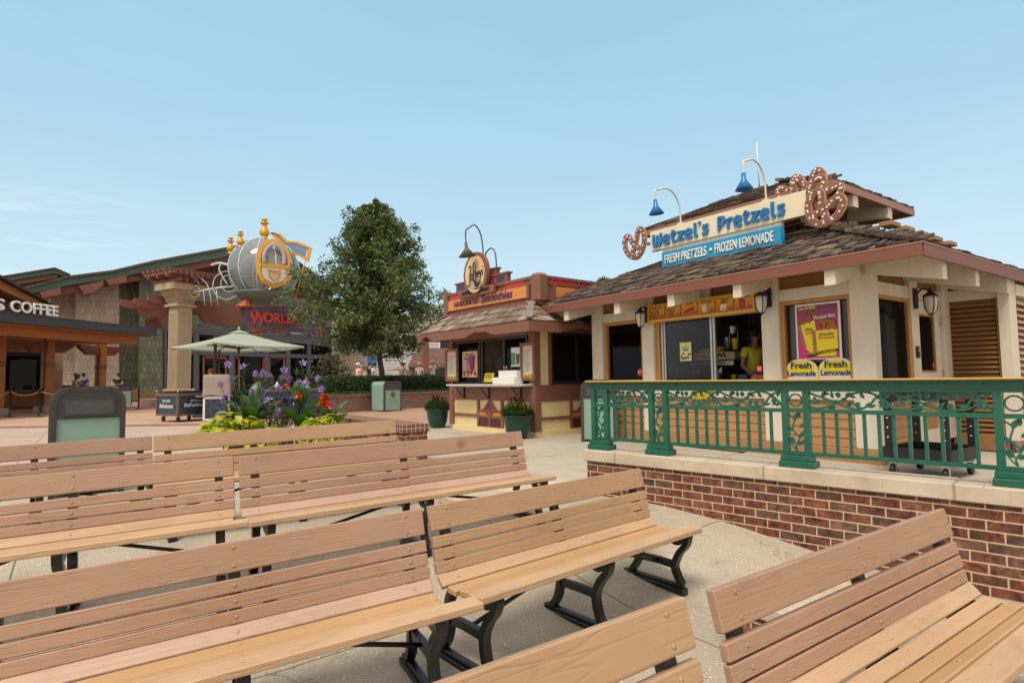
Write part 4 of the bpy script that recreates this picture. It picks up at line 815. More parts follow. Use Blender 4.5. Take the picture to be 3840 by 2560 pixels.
p2=kp(2790,1418,.30); kthing('napkin_holder','dark blue rounded napkin holder on the serving counter','holder',[('body',lambda b:b.prism([(p2.x-.08,1.302),(p2.x+.08,1.302)]+[(p2.x+.08*math.cos(R(a)),1.40+.035*math.sin(R(a))) for a in range(0,181,20)],.09,0,T(0,.26,0)),NAVY)])
p3=kp(2752,1412,.5); kthing('sauce_tub','small yellow printed tub between the straw cup and blue holder','tub',[('body',lambda b:cup(b,p3.x,.5,1.302,.045,.11),YB)])
p4=kp(2838,1410,.30); kthing('condiment_box','orange condiment box at the right end of the serving counter','box',[('body',lambda b:b.prism([(p4.x-.14,1.302),(p4.x+.13,1.302),(p4.x+.13,1.42),(p4.x-.05,1.42)],.12,0,T(0,.28,0)),ORG)])
p5=kp(2848,1365,.3); kthing('card_reader','black card reader with a red screen on the orange box','card reader',[('body',lambda b:(b.box(p5.x-.05,p5.x+.05,.3,.36,1.422,1.57,0,bev=.006),b.box(p5.x-.035,p5.x+.03,.295,.302,1.48,1.55,1),b.box(p5.x-.13,p5.x-.05,.31,.36,1.422,1.49,0)),[M['black'],emis((.9,.05,.06),.6,'screen_red')])])
p6=kp(2835,1427,.2); kthing('steel_cup','small steel cup in front of the orange condiment box','cup',[('cup',lambda b:cup(b,p6.x,.18,1.302,.045,.055),M['steel'])])
p7=kp(2640,1425,.15); kthing('plastic_wrap','crumpled clear plastic bag lying on the sill below the glass','bag',[('wrap',lambda b:[b.ball((p7.x-.2+.05*k,.1,1.315),.03,0,6,4,sc_=(1.5,.8,.5+.3*(k%2))) for k in range(9)],paint((.62,.62,.64),.25,.2,30,.5))])
for lab,px,py,m in (('clear plastic cup hanging behind the serving opening',2726,1287,M['steel']),('yellow paper cup hanging behind the serving opening',2756,1290,YB),('small white paper cup above the yellow hanging cup',2746,1238,M['white'])):
    pc=kp(px,py,.6); h=.17 if m is not M['white'] else .11; kthing('sample_cup',lab,'cup',[('cup',lambda b:(cup(b,pc.x,.6,pc.z-h/2,.05 if h>.15 else .04,h),b.tube([(pc.x+.055,.6,pc.z-h/2),(pc.x+.055,.6,2.3)],.004,5,1)),[m,M['steel']])],'sample cups hanging in the serving window')
pw_=kp(2640,1500,-.05); kthing('snack_bag','shiny yellow snack bag hanging under the serving sill behind the scrollwork','bag',[('bag',lambda b:b.prism([(pw_.x-.2,1.03),(pw_.x+.13,1.05),(pw_.x+.15,1.2),(pw_.x+.1,1.26),(pw_.x-.16,1.25),(pw_.x-.22,1.12)],.05,0,T(0,-.07,0)),paint((.62,.42,.02),.2,.6,20,.6,metal=.3))])
# ---------------------------------------------------------------- utility cart on the patio
ct=KF.thing('utility_cart','black plastic two-shelf utility cart parked on the patio behind the railing','cart',.68,-.40,.285); ct.scale=(1.08,1.08,1.06)
BK=paint((.009,.009,.010),.55,.25,12,.1)
def cpart(n,f,m=BK): mb=MB(); f(mb); return mb.build(n,m,ct)
for n,z0,z1 in (('lower_shelf',.17,.30),('upper_shelf',.79,.90)):
    cpart(n,lambda b:(b.box(-.30,.30,-.40,.40,z0,z0+.03),b.box(-.30,.30,-.40,-.375,z0+.03,z1),b.box(-.30,.30,.375,.40,z0+.03,z1),b.box(-.30,-.275,-.375,.375,z0+.03,z1),b.box(.275,.30,-.375,.375,z0+.03,z1)))
for x in (-.25,.25):
    for y in (-.35,.35): cpart('upright',lambda b:(b.box(x-.035,x+.035,y-.02,y+.02,.2,.82,bev=.005),[b.lathe([(.008,0),(.008,.004)],8,1,T(x,y-.021,q)@RX(R(90))) for q in (.4,.5,.6)]),[BK,M['white']])
for x in (-.23,.23):
    for y in (-.33,.33):
        wh=cpart('caster',lambda b:(b.box(x-.03,x+.03,y-.03,y+.03,.13,.17),b.box(x-.03,x-.024,y-.015,y+.02,.05,.15),b.box(x+.024,x+.03,y-.015,y+.02,.05,.15)),M['steel'])
        mb=MB(); mb.lathe([(.03,-.02),(.058,-.019),(.062,-.01),(.062,.01),(.058,.019),(.03,.02)],16,0,T(x,y,.06)@RY(R(90))); mb.build('wheel',M['black'],wh)
cpart('handle',lambda b:b.tube(bez([(-.25,.4,.86),(-.25,.5,.93),(0,.52,.93),(.25,.5,.93),(.25,.4,.86)],5),.016,8))
# ================================================================ smoothie hut
HF_=Frame((.446,11.65,0),-R(51))
ht=HF_.thing('smoothie_hut','small brown and yellow drinks hut with shake skirt roof and stepped parapet','hut')
def hp(name,f,mats,parent=None,**k): mb=MB(); f(mb); return mb.build(name,mats,parent or ht,**k)
HB,HT,HY=M['hutbrown'],M['huttrim'],M['hutyellow']
HWX=-2.94
hp('corner_post',lambda b:b.box(-.14,.04,-.04,.12,.36,2.5,bev=.006),HT)
hp('corner_post',lambda b:b.box(HWX-.12,HWX+.02,-.04,.12,.36,2.5,bev=.006),HT)
def f(b):
    b.box(HWX,-.14,.02,.14,.26,.36) ; b.box(-.1,0,.12,3.0,.26,.36); b.box(HWX-.02,.02,-.025,.02,.25,.365)
    b.box(.0,.025,.02,3.0,.25,.365)
hp('base_board',f,HY)
def f(b):
    b.box(HWX+.02,-.14,.02,.12,.36,.95); b.box(-.1,-.005,.12,3.0,.36,.95)
    n=4
    b.box(-.10,-.006,.12,.36,1.28,2.42); [b.box(-.006,.004,.12,.355,1.28+.19*i,1.28+.19*i+.18) for i in range(6)]
    b.box(HWX,HWX+.1,.12,3.0,.36,2.4)
hp('wall_panel',f,HY)
hp('timber_band',lambda b:(b.box(HWX+.02,-.14,-.01,.12,.95,1.27),b.box(-.1,.012,.12,3.0,.95,1.28),b.box(HWX+.02,-.14,-.006,.1,2.30,2.5),b.box(-.1,.01,.12,3.0,2.36,2.5),b.box(-.1,.016,.355,.44,1.28,2.36),b.box(-.1,.016,2.4,2.55,1.28,2.36)),HT)
for q_ in ((HWX+.02,-1.94,-.015,.02),(-1.07,-.14,-.015,.02),(-.005,.018,.12,1.0),(-.005,.018,1.6,3.0)): hp('rail',lambda b:b.box(*q_,.575,.635),HT)
def deco(b,M0):
    q=MB(M0)
    for x in (-.46,.40): q.box(x,x+.07,-.02,.02,.36,.95)
    q.box(-.39,.40,-.018,.02,.69,.74); q.box(-.39,.40,-.018,.02,.57,.62); q.box(-.03,.03,-.018,.02,.36,.57); q.box(-.39,.40,-.018,.02,.36,.385)
    q.ribbon([(-.26,.70),(0,.93),(.26,.70)],.055,-.021,.0); q.prism([(-.09,.735),(-.06,.69),(-.0,.62),(.06,.69),(.09,.735)],.03,0,T(0,-.02,0)); q.ribbon([(-.14,.70),(0,.60),(.14,.70)],.05,-.0205,.0)
    q.prism([(-.19,.735),(0,.89),(.19,.735)],.02,1,T(0,-.008,0)); q.box(-.39,-.03,-.008,.01,.385,.57,2); q.box(.03,.40,-.008,.01,.385,.57,2); q.box(-.39,.40,-.008,.01,.62,.69,3)
    b.v+=q.v; o=len(b.v)-len(q.v); b.f+=[tuple(i+o for i in g) for g in q.f]; b.m+=q.m; b.sm+=q.sm
DM=[HT,paint((.26,.015,.02),.3,.25,30,.2),paint((.075,.014,.02),.35,.25,30,.2),paint((.70,.24,.01),.35,.1,20,.1)]
hp('inlay_panel',lambda b:deco(b,T(-1.505,0,0)),DM); hp('inlay_panel',lambda b:deco(b,T(0,1.4,0)@RZ(math.pi/2)),DM)
# windows
DK=paint((.018,.016,.016),.4,.1,8,0)
wn=hp('serving_window',lambda b:(b.box(-2.82,-.24,.02,.1,1.28,1.34),b.box(-2.82,-.24,.02,.1,2.24,2.30),b.box(-2.82,-2.76,.02,.1,1.34,2.24),b.box(-.30,-.24,.02,.1,1.34,2.24),b.box(-1.94,-1.89,.02,.09,1.34,2.24),b.box(-1.86,-1.80,.03,.1,1.34,2.24),b.box(-1.06,-1.0,.03,.1,1.34,2.24)),DK)
hp('pane',lambda b:(b.box(-2.76,-1.94,.05,.056,1.34,2.24),),M['glass'],wn); hp('pane',lambda b:b.box(-1.0,-.30,.06,.066,1.34,2.24),M['glass'],wn)
sw_=hp('side_window',lambda b:(b.box(-.06,.0,.44,2.4,1.28,1.36),b.box(-.06,.0,.44,2.4,2.29,2.36),b.box(-.06,.0,.44,.50,1.36,2.29),b.box(-.06,.0,1.16,1.23,1.36,2.29),b.box(-.06,.0,2.33,2.4,1.36,2.29)),DK)
hp('pane',lambda b:b.box(-.035,-.03,.50,2.33,1.36,2.29),M['glassd'],sw_)
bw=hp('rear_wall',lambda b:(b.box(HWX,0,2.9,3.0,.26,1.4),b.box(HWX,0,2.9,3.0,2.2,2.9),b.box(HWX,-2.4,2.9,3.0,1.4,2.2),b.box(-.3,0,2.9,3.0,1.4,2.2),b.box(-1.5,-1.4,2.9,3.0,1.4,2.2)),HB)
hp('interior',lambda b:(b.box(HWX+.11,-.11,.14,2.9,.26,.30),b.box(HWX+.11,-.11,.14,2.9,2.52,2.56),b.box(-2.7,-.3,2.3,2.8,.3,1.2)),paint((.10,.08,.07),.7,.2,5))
hp('counter',lambda b:(b.box(-2.74,-.03,-.34,.02,1.262,1.302,bev=.012),b.box(-2.6,-.1,-.30,.0,1.245,1.262)),paint((.56,.54,.50),.35,.05,6))
for x in (-2.45,-1.5,-.42): hp('counter_bracket',lambda b:(b.box(x-.012,x+.012,-.04,-.012,.98,1.245),b.box(x-.012,x+.012,-.28,-.04,1.225,1.245),b.tube([(x,-.05,1.0),(x,-.27,1.23)],.011,6)),M['black'])
# skirt roof
EX0,EX1,EY0,EY1,EZ=-3.70,.46,-.52,3.5,2.50
SK=leafmat('grey_shakes',[(.12,.085,.062),(.19,.14,.105),(.26,.20,.155),(.33,.27,.22)],.9,0)
hr=hiproof(EX0,EX1,EY0,EY1,EZ-.01,.78,.56).build('skirt_roof',HT,ht)
hp('shakes',lambda b:(shakes(b,T(EX0,EY0,EZ),EX1-EX0,0,.54,.78,.225,wmin=.12,wmax=.26,jit=.012,ln=.32,th=.026,rnd=random.Random(9),trim=.10),shakes(b,T(EX1,EY0,EZ)@RZ(math.pi/2),EY1-EY0,0,.54,.78,.225,wmin=.12,wmax=.26,jit=.012,ln=.3,th=.026,trim=.10),shakes(b,T(EX0,EY1,EZ)@RZ(-math.pi/2),EY1-EY0,0,.54,.78,.225,wmin=.12,wmax=.26,jit=.012,ln=.26,trim=.12)),SK,hr)
for rc_ in ((EX1,-1,R(45)),(EX0,1,-R(45))): hp('ridge_cap',lambda b:[b.box(-.06,.06,0,.2,0,.025,0,T(x,EY0+u,EZ+.78*u+.05)@RZ(a)@RX(math.atan(.78/1.41))) for x0,s,a in (rc_,) for u in (.0,.13,.26,.38) for x in (x0+s*u,)],paint((.20,.18,.165),.8,.2,8,.1),hr)
def scal(x):
    z=2.30
    for c,h,w_ in ((-3.30,.135,.34),(-1.15,.115,.62)):
        u=abs(x-c)/w_
        if u<1: z+=h*(.5+.5*math.cos(math.pi*u))
    return z
n=48; xs2=[EX0+(EX1-EX0)*i/n for i in range(n+1)]
hp('eave_board',lambda b:(b.prism([(x,scal(x)) for x in xs2]+[(EX1,2.492),(EX0,2.492)],.04,0,T(0,EY0-.02,0)),b.prism([(y,2.30+.12*max(0,math.cos((y-1.0)/.75*math.pi/2) if abs(y-1.0)<.75 else 0)) for y in [EY0+.02+(EY1-EY0-.02)*i/40 for i in range(41)]]+[(EY1,2.492),(EY0+.02,2.492)],.04,0,T(EX1,0,0)@RZ(math.pi/2)@T(0,-.02,0)),b.box(EX0-.02,EX0+.02,EY0+.02,EY1,2.34,2.492)),HT,hr)
hp('soffit',lambda b:(b.box(EX0+.03,EX1-.03,EY0+.03,.0,2.455,2.47),b.box(.03,EX1-.03,0,EY1,2.455,2.47),b.box(EX0+.03,HWX-.02,0,EY1,2.455,2.47)),HY,hr)
# parapet
px0,px1,py0,py1=-3.36,.10,.06,3.0
pa=hp('parapet',lambda b:(b.box(px0,px1,py0,py0+.1,2.88,3.47),b.box(px1-.1,px1,py0+.1,py1,2.88,3.47),b.box(px0,px0+.1,py0+.1,py1,2.88,3.47),b.box(px0,px0+.16,py0-.06,py0+.1,2.94,3.52,bev=.01),b.box(px1-.22,px1+.06,py0-.07,py0+.22,2.93,3.52,bev=.05),b.box(px0+.16,px1-.22,py0-.03,py0,3.42,3.48),b.box(px0+.16,px1-.22,py0-.02,py0,3.30,3.34),b.box(px0+.16,px1-.22,py0-.02,py0,2.98,3.04),b.box(px1,px1+.03,py0+.22,py1,3.42,3.48),b.box(px1,px1+.02,py0+.22,py1,3.30,3.34),b.box(px1,px1+.02,py0+.22,py1,2.98,3.04),b.box(px0+.14,px1-.2,py0-.09,py0,2.90,2.965)),HT)
RG=paint((.72,.02,.012),.35,.2,40,.3); PU=paint((.05,.035,.10),.4,.3,40,.3); MG=paint((.22,.02,.10),.4,.3,40,.3)
hp('red_glass_strip',lambda b:([b.box(x,x+.62,py0-.008,py0-.001,3.345,3.415) for x in (px0+.22,-2.38,-.98)]+[b.box(px1+.001,px1+.008,y,y+.75,3.345,3.415) for y in (.36,1.25,2.1)]+[b.box(px1+.001,px1+.02,y,y+.06,3.3,3.42,1) for y in (1.14,2.03)]),[RG,HT],pa)
hp('side_panel',lambda b:(b.box(px1+.001,px1+.012,.5,1.9,3.05,3.28),b.box(px1+.001,px1+.02,.42,.5,3.03,3.3,1)),[M['orange'],HT],pa)
ST=[(-2.86,.92,3.48,3.66),(-2.44,1.26,3.66,3.82)]
hp('stepped_crest',lambda b:[(b.box(-1.87-w_,-1.87+w_,py0-.02,py0+.08,z0,z1),b.box(-1.87-w_-.04,-1.87+w_+.04,py0-.04,py0+.1,z1,z1+.035)) for w_,z0,z1 in ((.98,3.48,3.655),(.60,3.69,3.81))]+[b.box(-1.87+s,-1.87+s+.26,py0-.026,py0-.02,3.51,3.63,1) for s in (-.90,.62)]+[b.box(-1.87+s,-1.87+s+.14,py0-.026,py0-.02,3.5,3.80,2) for s in (-.54,.40)],[HT,PU,MG],pa)
# signs on the hut
t=HF_.thing('drinks_sign','orange board with purple smoothie lettering on the hut parapet','sign',0,0,0)
mb=MB(); mb.box(px0+.24,px1-.32,-.005,.055,3.05,3.29,1); mb.box(px0+.17,px0+.24,-.01,.055,3.03,3.31,0); mb.box(px1-.32,px1-.24,-.01,.055,3.03,3.31,0); mb.build('board',[HT,M['orange']],t)
PL=paint((.10,.022,.11),.4,.05,5,0)
text('lettering','HANDCRAFTED',T(-2.86,-.006,3.115),.13,.98,PL,t,.012,.006); text('lettering','Smoothies',T(-1.78,-.006,3.10),.19,1.12,PL,t,.012,.022,.28)
t=HF_.thing('oval_sign','oval wooden hut sign with hand drawn black name and steaming cup','sign',0,0,0)
ox,oz=-1.87,3.76
ell=lambda rx,rz,n=40:[(ox+rx*math.cos(2*math.pi*i/n),oz+rz*math.sin(2*math.pi*i/n)) for i in range(n)]
mb=MB(); mb.prism(ell(.45,.50),.09,0,T(0,-.10,0)); mb.build('rim',HT,t)
mb=MB(); mb.prism(ell(.365,.42),.02,0,T(0,-.115,0)); mb.build('face',woodmat('pale_ply',(.70,.50,.27),(.76,.57,.33),.5,(1.2,10,10),5,.1,.9),t)
mb=MB(); mb.prism([(ox-.68,3.28),(ox+.68,3.28),(ox+.68,3.45),(ox-.68,3.45)],.06,0,T(0,-.10,0)); mb.build('plaque',HT,t)
text('lettering','COFFEE & TEA COMPANY',T(ox,-.103,3.335),.075,1.05,M['black'],t,.01,.008,0,1.05,'C')
JG=[[(-.22,.72),(-.13,.74),(-.16,.5),(-.17,.22),(-.24,.18),(-.28,.24)],[(-.12,.42),(-.08,.52),(-.03,.44),(-.06,.34),(-.11,.36),(-.12,.42)],[(.11-.06,.78),(.02,.82),(-.01,.70),(.0,.45),(.0,.28)],[(.16-.03,.72),(.10,.72),(.08,.6),(.08,.4),(.09,.24)],[(-.03,.56),(.06,.58)],[(.05,.52),(.13,.53)],[(.13,.54),(.135,.38)],[(.135,.48),(.17,.54)],[(.185,.46),(.25,.49),(.23,.55),(.19,.50),(.195,.40),(.25,.38)],[(.27,.56),(.285,.44),(.31,.42)],[(.335,.58),(.31,.40),(.27,.26)],[(.40,.56),(.36,.52),(.40,.46),(.37,.40)],[(.38,.68),(.385,.63)]]
mb=MB()
for s in JG: mb.ribbon([(p.x,p.y) for p in bez([(ox-.03+a*.88,oz-.40+b*.80,0) for a,b in s],4)],.024,-.124,-.116)
cx_=ox+.10; cz_=oz-.24
mb.prism([(cx_-.11,cz_+.05),(cx_-.09,cz_-.03),(cx_-.04,cz_-.07),(cx_+.04,cz_-.07),(cx_+.09,cz_-.03),(cx_+.11,cz_+.05)],.008,0,T(0,-.124,0)); mb.ribbon(arc(cx_+.12,cz_+.0,.04,-80,90,8),.018,-.124,-.116); mb.ribbon(arc(cx_,cz_+.055,.11,0,360,20,.04)[:-1],.014,-.125,-.116,closed=True); mb.ribbon(arc(cx_,cz_-.05,.15,200,345,12,.05),.018,-.124,-.116)
mb.build('lettering',M['black'],t)
BRZ=paint((.10,.072,.068),.4,.1,6,.02)
x=-1.80; g=lambda p:HF_.fx(*p,x)
goose('tall gooseneck lamp with brown bell shade rising behind the oval hut sign',(x,.1,3.75),(x,g((1785,845)).y,g((1785,845)).z),tuple(g((1747,910))),tuple(g((1753,962))),BRZ,BRZ,HF_,'brown hut lamps',.20)
goose('short brown gooseneck lamp mostly hidden behind the oval hut sign',(-1.36,.12,3.82),(0,-.2,.50),(0,-.40,.22),(0,-.40,.04),BRZ,BRZ,HF_,'brown hut lamps',.14,rot=-R(90))
# framed menus
def menum():
    m,nt,b=newmat('menu_sheet'); tc=_n(nt,'ShaderNodeTexCoord'); s=_n(nt,'ShaderNodeSeparateXYZ'); nt.links.new(tc.outputs['Generated'],s.inputs[0]); r=ramp(nt,[(0,(.62,.60,.18)),(.2,(.55,.66,.45)),(.6,(.74,.66,.50)),(1,(.72,.42,.44))]); nt.links.new(s.outputs[2],r.inputs[0]); nt.links.new(r.outputs[0],b.inputs['Base Color']); return m
MS=menum(); INK=paint((.18,.16,.20),.6,0,3,0); FRU=[paint((.70,.48,.03),.4,.1,9),paint((.60,.06,.03),.4,.1,9),paint((.12,.34,.04),.4,.1,9)]
for lab,xa,xb in (('tall framed drinks menu at the left edge of the hut window',-3.16,-2.64),('tall framed drinks menu on the right post of the hut',-.36,.08)):
    t=HF_.thing('framed_menu',lab,'menu',0,0,0,group='framed menus on the hut'); z0,z1=1.37,2.13; w_=xb-xa
    mb=MB(); [mb.box(a,b_,-.09,-.04,c,d_,bev=.004) for a,b_,c,d_ in ((xa,xb,z0,z0+.06),(xa,xb,z1-.06,z1),(xa,xa+.06,z0+.06,z1-.06),(xb-.06,xb,z0+.06,z1-.06))]; mb.box(xa+.02,xb-.02,-.05,-.04,z0+.02,z1-.02); mb.build('frame',HT,t)
    mb=MB(); mb.box(xa+.06,xb-.06,-.062,-.052,z0+.06,z1-.06); mb.build('sheet',MS,t)
    mb=MB(); rr=random.Random(int(xa*100))
    for i in range(20):
        zz=z1-.16-i*.022
        if i in (0,14,17): mb.box(xa+w_*.35,xb-w_*.3,-.0645,-.062,zz,zz+.009,1)
        else: mb.box(xa+.085,xb-.10-rr.uniform(0,.1),-.0645,-.062,zz,zz+.006,0)
    for k in range(9): mb.ball((xa+.09+k*(w_-.18)/8,-.062,z0+.085+.015*(k%2)),.03,2+k%3,7,5,sc_=(1,.15,.8))
    mb.build('print',[INK,RD]+FRU,t)
t=HF_.thing('smoothie_poster','peach fruit smoothie poster inside the left hut window','poster',0,0,0)
mb=MB(); pa_,pb_,pz0,pz1=-2.60,-2.0,1.46,2.05; mb.box(pa_,pb_,.03,.036,pz0,pz1,0)
cup(mb,pa_+.17,.025,pz0+.13,.085,.26,1); cup(mb,pa_+.42,.02,pz0+.17,.09,.30,2); rr=random.Random(8)
for k in range(26): mb.ball((rr.uniform(pa_+.05,pb_-.05),.024,pz0+rr.uniform(.03,.15)),.035,3+k%3,7,5,sc_=(1,.2,.9))
mb.build('sheet',[paint((.74,.46,.25),.5,.1,6),paint((.60,.38,.42),.4,.1,9),paint((.32,.05,.17),.4,.1,9),RD,paint((.03,.03,.10),.4,.1,9),ORG],t)
text('lettering','REAL FRUIT',T(pa_+.30,.028,pz1-.10),.05,.32,PL,t,.002,.005,0,1,'C'); text('lettering','Smoothies!',T(pa_+.30,.028,pz1-.20),.08,.44,PL,t,.002,.01,.3,1,'C')
def hthing(name,lab,cat,parts,grp=None):
    t=HF_.thing(name,lab,cat,0,0,0,group=grp)
    for n_,f_,m_ in parts: mb=MB(); f_(mb); mb.build(n_,m_,t)
    return t
t=hthing('drink_poster','small green and white iced drink poster hanging in the right hut window','poster',[('sheet',lambda b:(b.box(-.80,-.45,.045,.05,1.66,2.06,0),b.prism([(-.62,1.71),(-.54,1.71),(-.52,1.92),(-.64,1.92)],.004,1,T(0,.04,0)),b.box(-.80,-.66,.043,.045,1.7,1.95,2)),[M['white'],paint((.10,.04,.02),.3,.2,9),paint((.10,.28,.08),.5,.3,9)])])
t=hthing('card_sign','yellow card sign leaning in the hut serving opening','sign',[('card',lambda b:(b.box(-.17,.17,-.004,.004,0,.20,0,T(-1.55,-.0,1.345)@RX(-R(12))),[b.box(-.10+k*.07,-.075+k*.07,-.008,-.004,.09,.17,1,T(-1.55,0,1.345)@RX(-R(12))) for k in range(3)]),[paint((.66,.50,.04),.5,.05,6),DKT])])
hthing('cash_register','black cash register with tilted screen inside the hut opening','register',[('base',lambda b:b.box(-1.75,-1.25,.25,.6,1.28,1.42,bev=.01),M['black']),('screen',lambda b:(b.box(-.17,.17,-.015,.015,0,.36,0,T(-1.2,.32,1.5)@RZ(-R(20))@RX(-R(15))),b.box(-.16,.1,-.015,.015,0,.26,0,T(-1.62,.34,1.6)@RZ(R(15))),b.box(-1.3,-1.1,.3,.36,1.3,1.55)),M['black'])])
hthing('giant_cup','oversized display coffee cup with black lid behind the hut glass','cup',[('cup',lambda b:(b.lathe([(.14,0),(.19,.42)],18,0,T(-1.72,1.0,1.62)),b.lathe([(.155,.12),(.182,.30),(.16,.12)],18,1,T(-1.72,1.0,1.62)),b.lathe([(.2,.42),(.21,.45),(.19,.49),(.185,.53),(1e-4,.54)],18,2,T(-1.72,1.0,1.62))),[M['white'],paint((.45,.40,.05),.5,.1,5),M['black']])])
hthing('napkin_box','lower long white box on the hut counter','box',[('body',lambda b:b.box(-1.03,-.32,-.28,-.03,1.304,1.44,bev=.008),M['white'])],'white boxes on the hut counter')
hthing('napkin_box','upper shorter white box stacked at the back of the long one','box',[('body',lambda b:b.box(-.93,-.33,-.2,-.03,1.442,1.58,bev=.008),M['white'])],'white boxes on the hut counter')
hthing('lid_stack','ring of purple cups and clear straws behind the white boxes','cups',[('cups',lambda b:(b.lathe([(.11,0),(.13,.08),(.11,.08)],16,0,T(-.93,.1,1.54)),[b.tube([(-.93+.1*math.cos(k),.1+.1*math.sin(k),1.6),(-.93+.12*math.cos(k),.1+.12*math.sin(k),1.68)],.012,5,1) for k in range(9)]),[PL,M['white']])])
# glowing view through: the far windows of the hut
hp('rear_pane',lambda b:b.box(HWX+.3,-.3,2.94,2.945,1.4,2.2),M['glass'],bw)
# ================================================================ bins
def litter_bin(lab,x,y,rz,z,w_=.62,d_=.52,h=1.12,emblem=False,tall=True):
    t=thing('litter_bin',lab,'litter bin',(x,y,z),rz,'green and charcoal litter bins'); r=.17
    prof=lambda o:[(o,.05),(w_-o,.05)]+[(w_-r+(r-o)*math.cos(R(a)),h-r+(r-o)*math.sin(R(a))) for a in range(0,91,15)]+[(r+(r-o)*math.cos(R(a)),h-r+(r-o)*math.sin(R(a))) for a in range(90,181,15)]
    mb=MB(); mb.prism(prof(.012),d_-.02,0,T(0,.01,0)); mb.build('body',M['binGreen'],t)
    arch=[(.0,.02)]+[(w_-q[0],q[1]) for q in prof(0.0)[2:]][::1]
    arch=[(w_-.02,.0)]+[(w_-r+(r-.02)*math.cos(R(a)),h-r+(r-.02)*math.sin(R(a))) for a in range(0,91,10)]+[(r+(r-.02)*math.cos(R(a)),h-r+(r-.02)*math.sin(R(a))) for a in range(90,181,10)]+[(.02,.0)]
    for y0 in (0,d_-.03):
        mb=MB(); mb.ribbon(arch,.05,y0-.012,y0+.04)
        for q in (.2,.4,.6,.8): 
            for xx in (.02,w_-.02): mb.ball((xx,y0-.012,q*h),.007,0,6,4)
        for xx in (.22,.5,.78): mb.ball((xx*w_,-.012,h-.02),.008,0,6,4)
        mb.build('edge_frame',M['binDark'],t)
    mb=MB(); pr=[(.045,h-.33),(w_-.045,h-.33)]+[(w_-r+(r-.045)*math.cos(R(a)),h-r+(r-.045)*math.sin(R(a))) for a in range(0,91,15)]+[(r+(r-.045)*math.cos(R(a)),h-r+(r-.045)*math.sin(R(a))) for a in range(90,181,15)]
    mb.prism(pr,.03,0,T(0,-.006,0)); 
    if not emblem:
        for a,b_,c,e in ((.09,w_-.09,h-.12,h-.10),(.09,w_-.09,h-.30,h-.285),(.09,.105,h-.285,h-.12),(w_-.105,w_-.09,h-.285,h-.12)): mb.box(a,b_,-.018,-.006,c,e)
    mb.build('hood',M['binDark'],t)
    if not emblem:
        mb=MB(); mb.box(.105,w_-.105,-.010,-.004,h-.285,h-.12); mb.build('flap',paint((.075,.07,.072),.35,.2,14,.1),t)
    else:
        mb=MB(); mb.lathe([(.10,0),(.10,.012),(.085,.016),(.08,.010),(1e-4,.010)],20,0,T(w_/2,-.002,h*.56)@RX(R(90))); [mb.ball((w_/2+.03*math.cos(k*1.26),-.014,h*.56+.03*math.sin(k*1.26)),.018,0,6,4) for k in range(5)]; mb.build('medallion',paint((.17,.155,.14),.4,.2,20,.2,metal=.5),t)
    return t
litter_bin('large green litter bin with charcoal arched hood behind the left benches',-4.76,6.08,R(40),.25,.64,.5,1.14)
litter_bin('green litter bin with round medallion standing against the brick planter wall',-4.75,21.75,R(53),.25,.85,.75,1.13,True)
litter_bin('green litter bin between the drinks hut and the end of the green railing',1.24,10.75,-R(8),.25,.62,.5,1.12)
litter_bin('distant green litter bin by the shingle wall with a man leaning on it',-21.5,32.1,R(32),.25,.62,.55,1.13)
litter_bin('distant green litter bin under the coffee canopy beside a couple',-23.3,30.2,R(20),.25,.7,.6,1.13)
# ================================================================ flower tubs at the hut
def petals(mb,c,r,n,mi,tilt=0,cup_=.25,rnd=random):
    for k in range(n):
        a=2*math.pi*k/n+rnd.uniform(-.2,.2); ca,sa=math.cos(a),math.sin(a)
        mb.add([c,(c[0]+r*.6*math.cos(a-.5),c[1]+r*.6*math.sin(a-.5),c[2]+r*cup_),(c[0]+r*ca,c[1]+r*sa,c[2]+r*cup_*1.2),(c[0]+r*.6*math.cos(a+.5),c[1]+r*.6*math.sin(a+.5),c[2]+r*cup_)],[(0,1,2,3)],mi)
def blade(mb,p,d,l,w_,mi=0,bend=.3,n=3):
    d=Vector(d).normalized(); s=d.cross(Vector((0,0,1))); s=s.normalized() if s.length>.01 else Vector((1,0,0)); vs=[];P=Vector(p)
    for i in range(n+1):
        t=i/n; q=P+d*l*t+Vector((0,0,-bend*l*t*t)); ww=w_*math.sin(math.pi*min(.97,.12+.88*t))**.8
        vs+=[q-s*ww/2,q+s*ww/2]
    mb.add(vs,[(2*i,2*i+1,2*i+3,2*i+2) for i in range(n)],mi,smooth=True)
LG=leafmat('marigold_leaf',[(.02,.06,.012),(.05,.13,.02),(.09,.20,.035)]); BU=leafmat('burgundy_plume',[(.10,.004,.018),(.20,.01,.035),(.28,.02,.05)]); OF=leafmat('orange_petal',[(.65,.16,.005),(.80,.26,.01)])
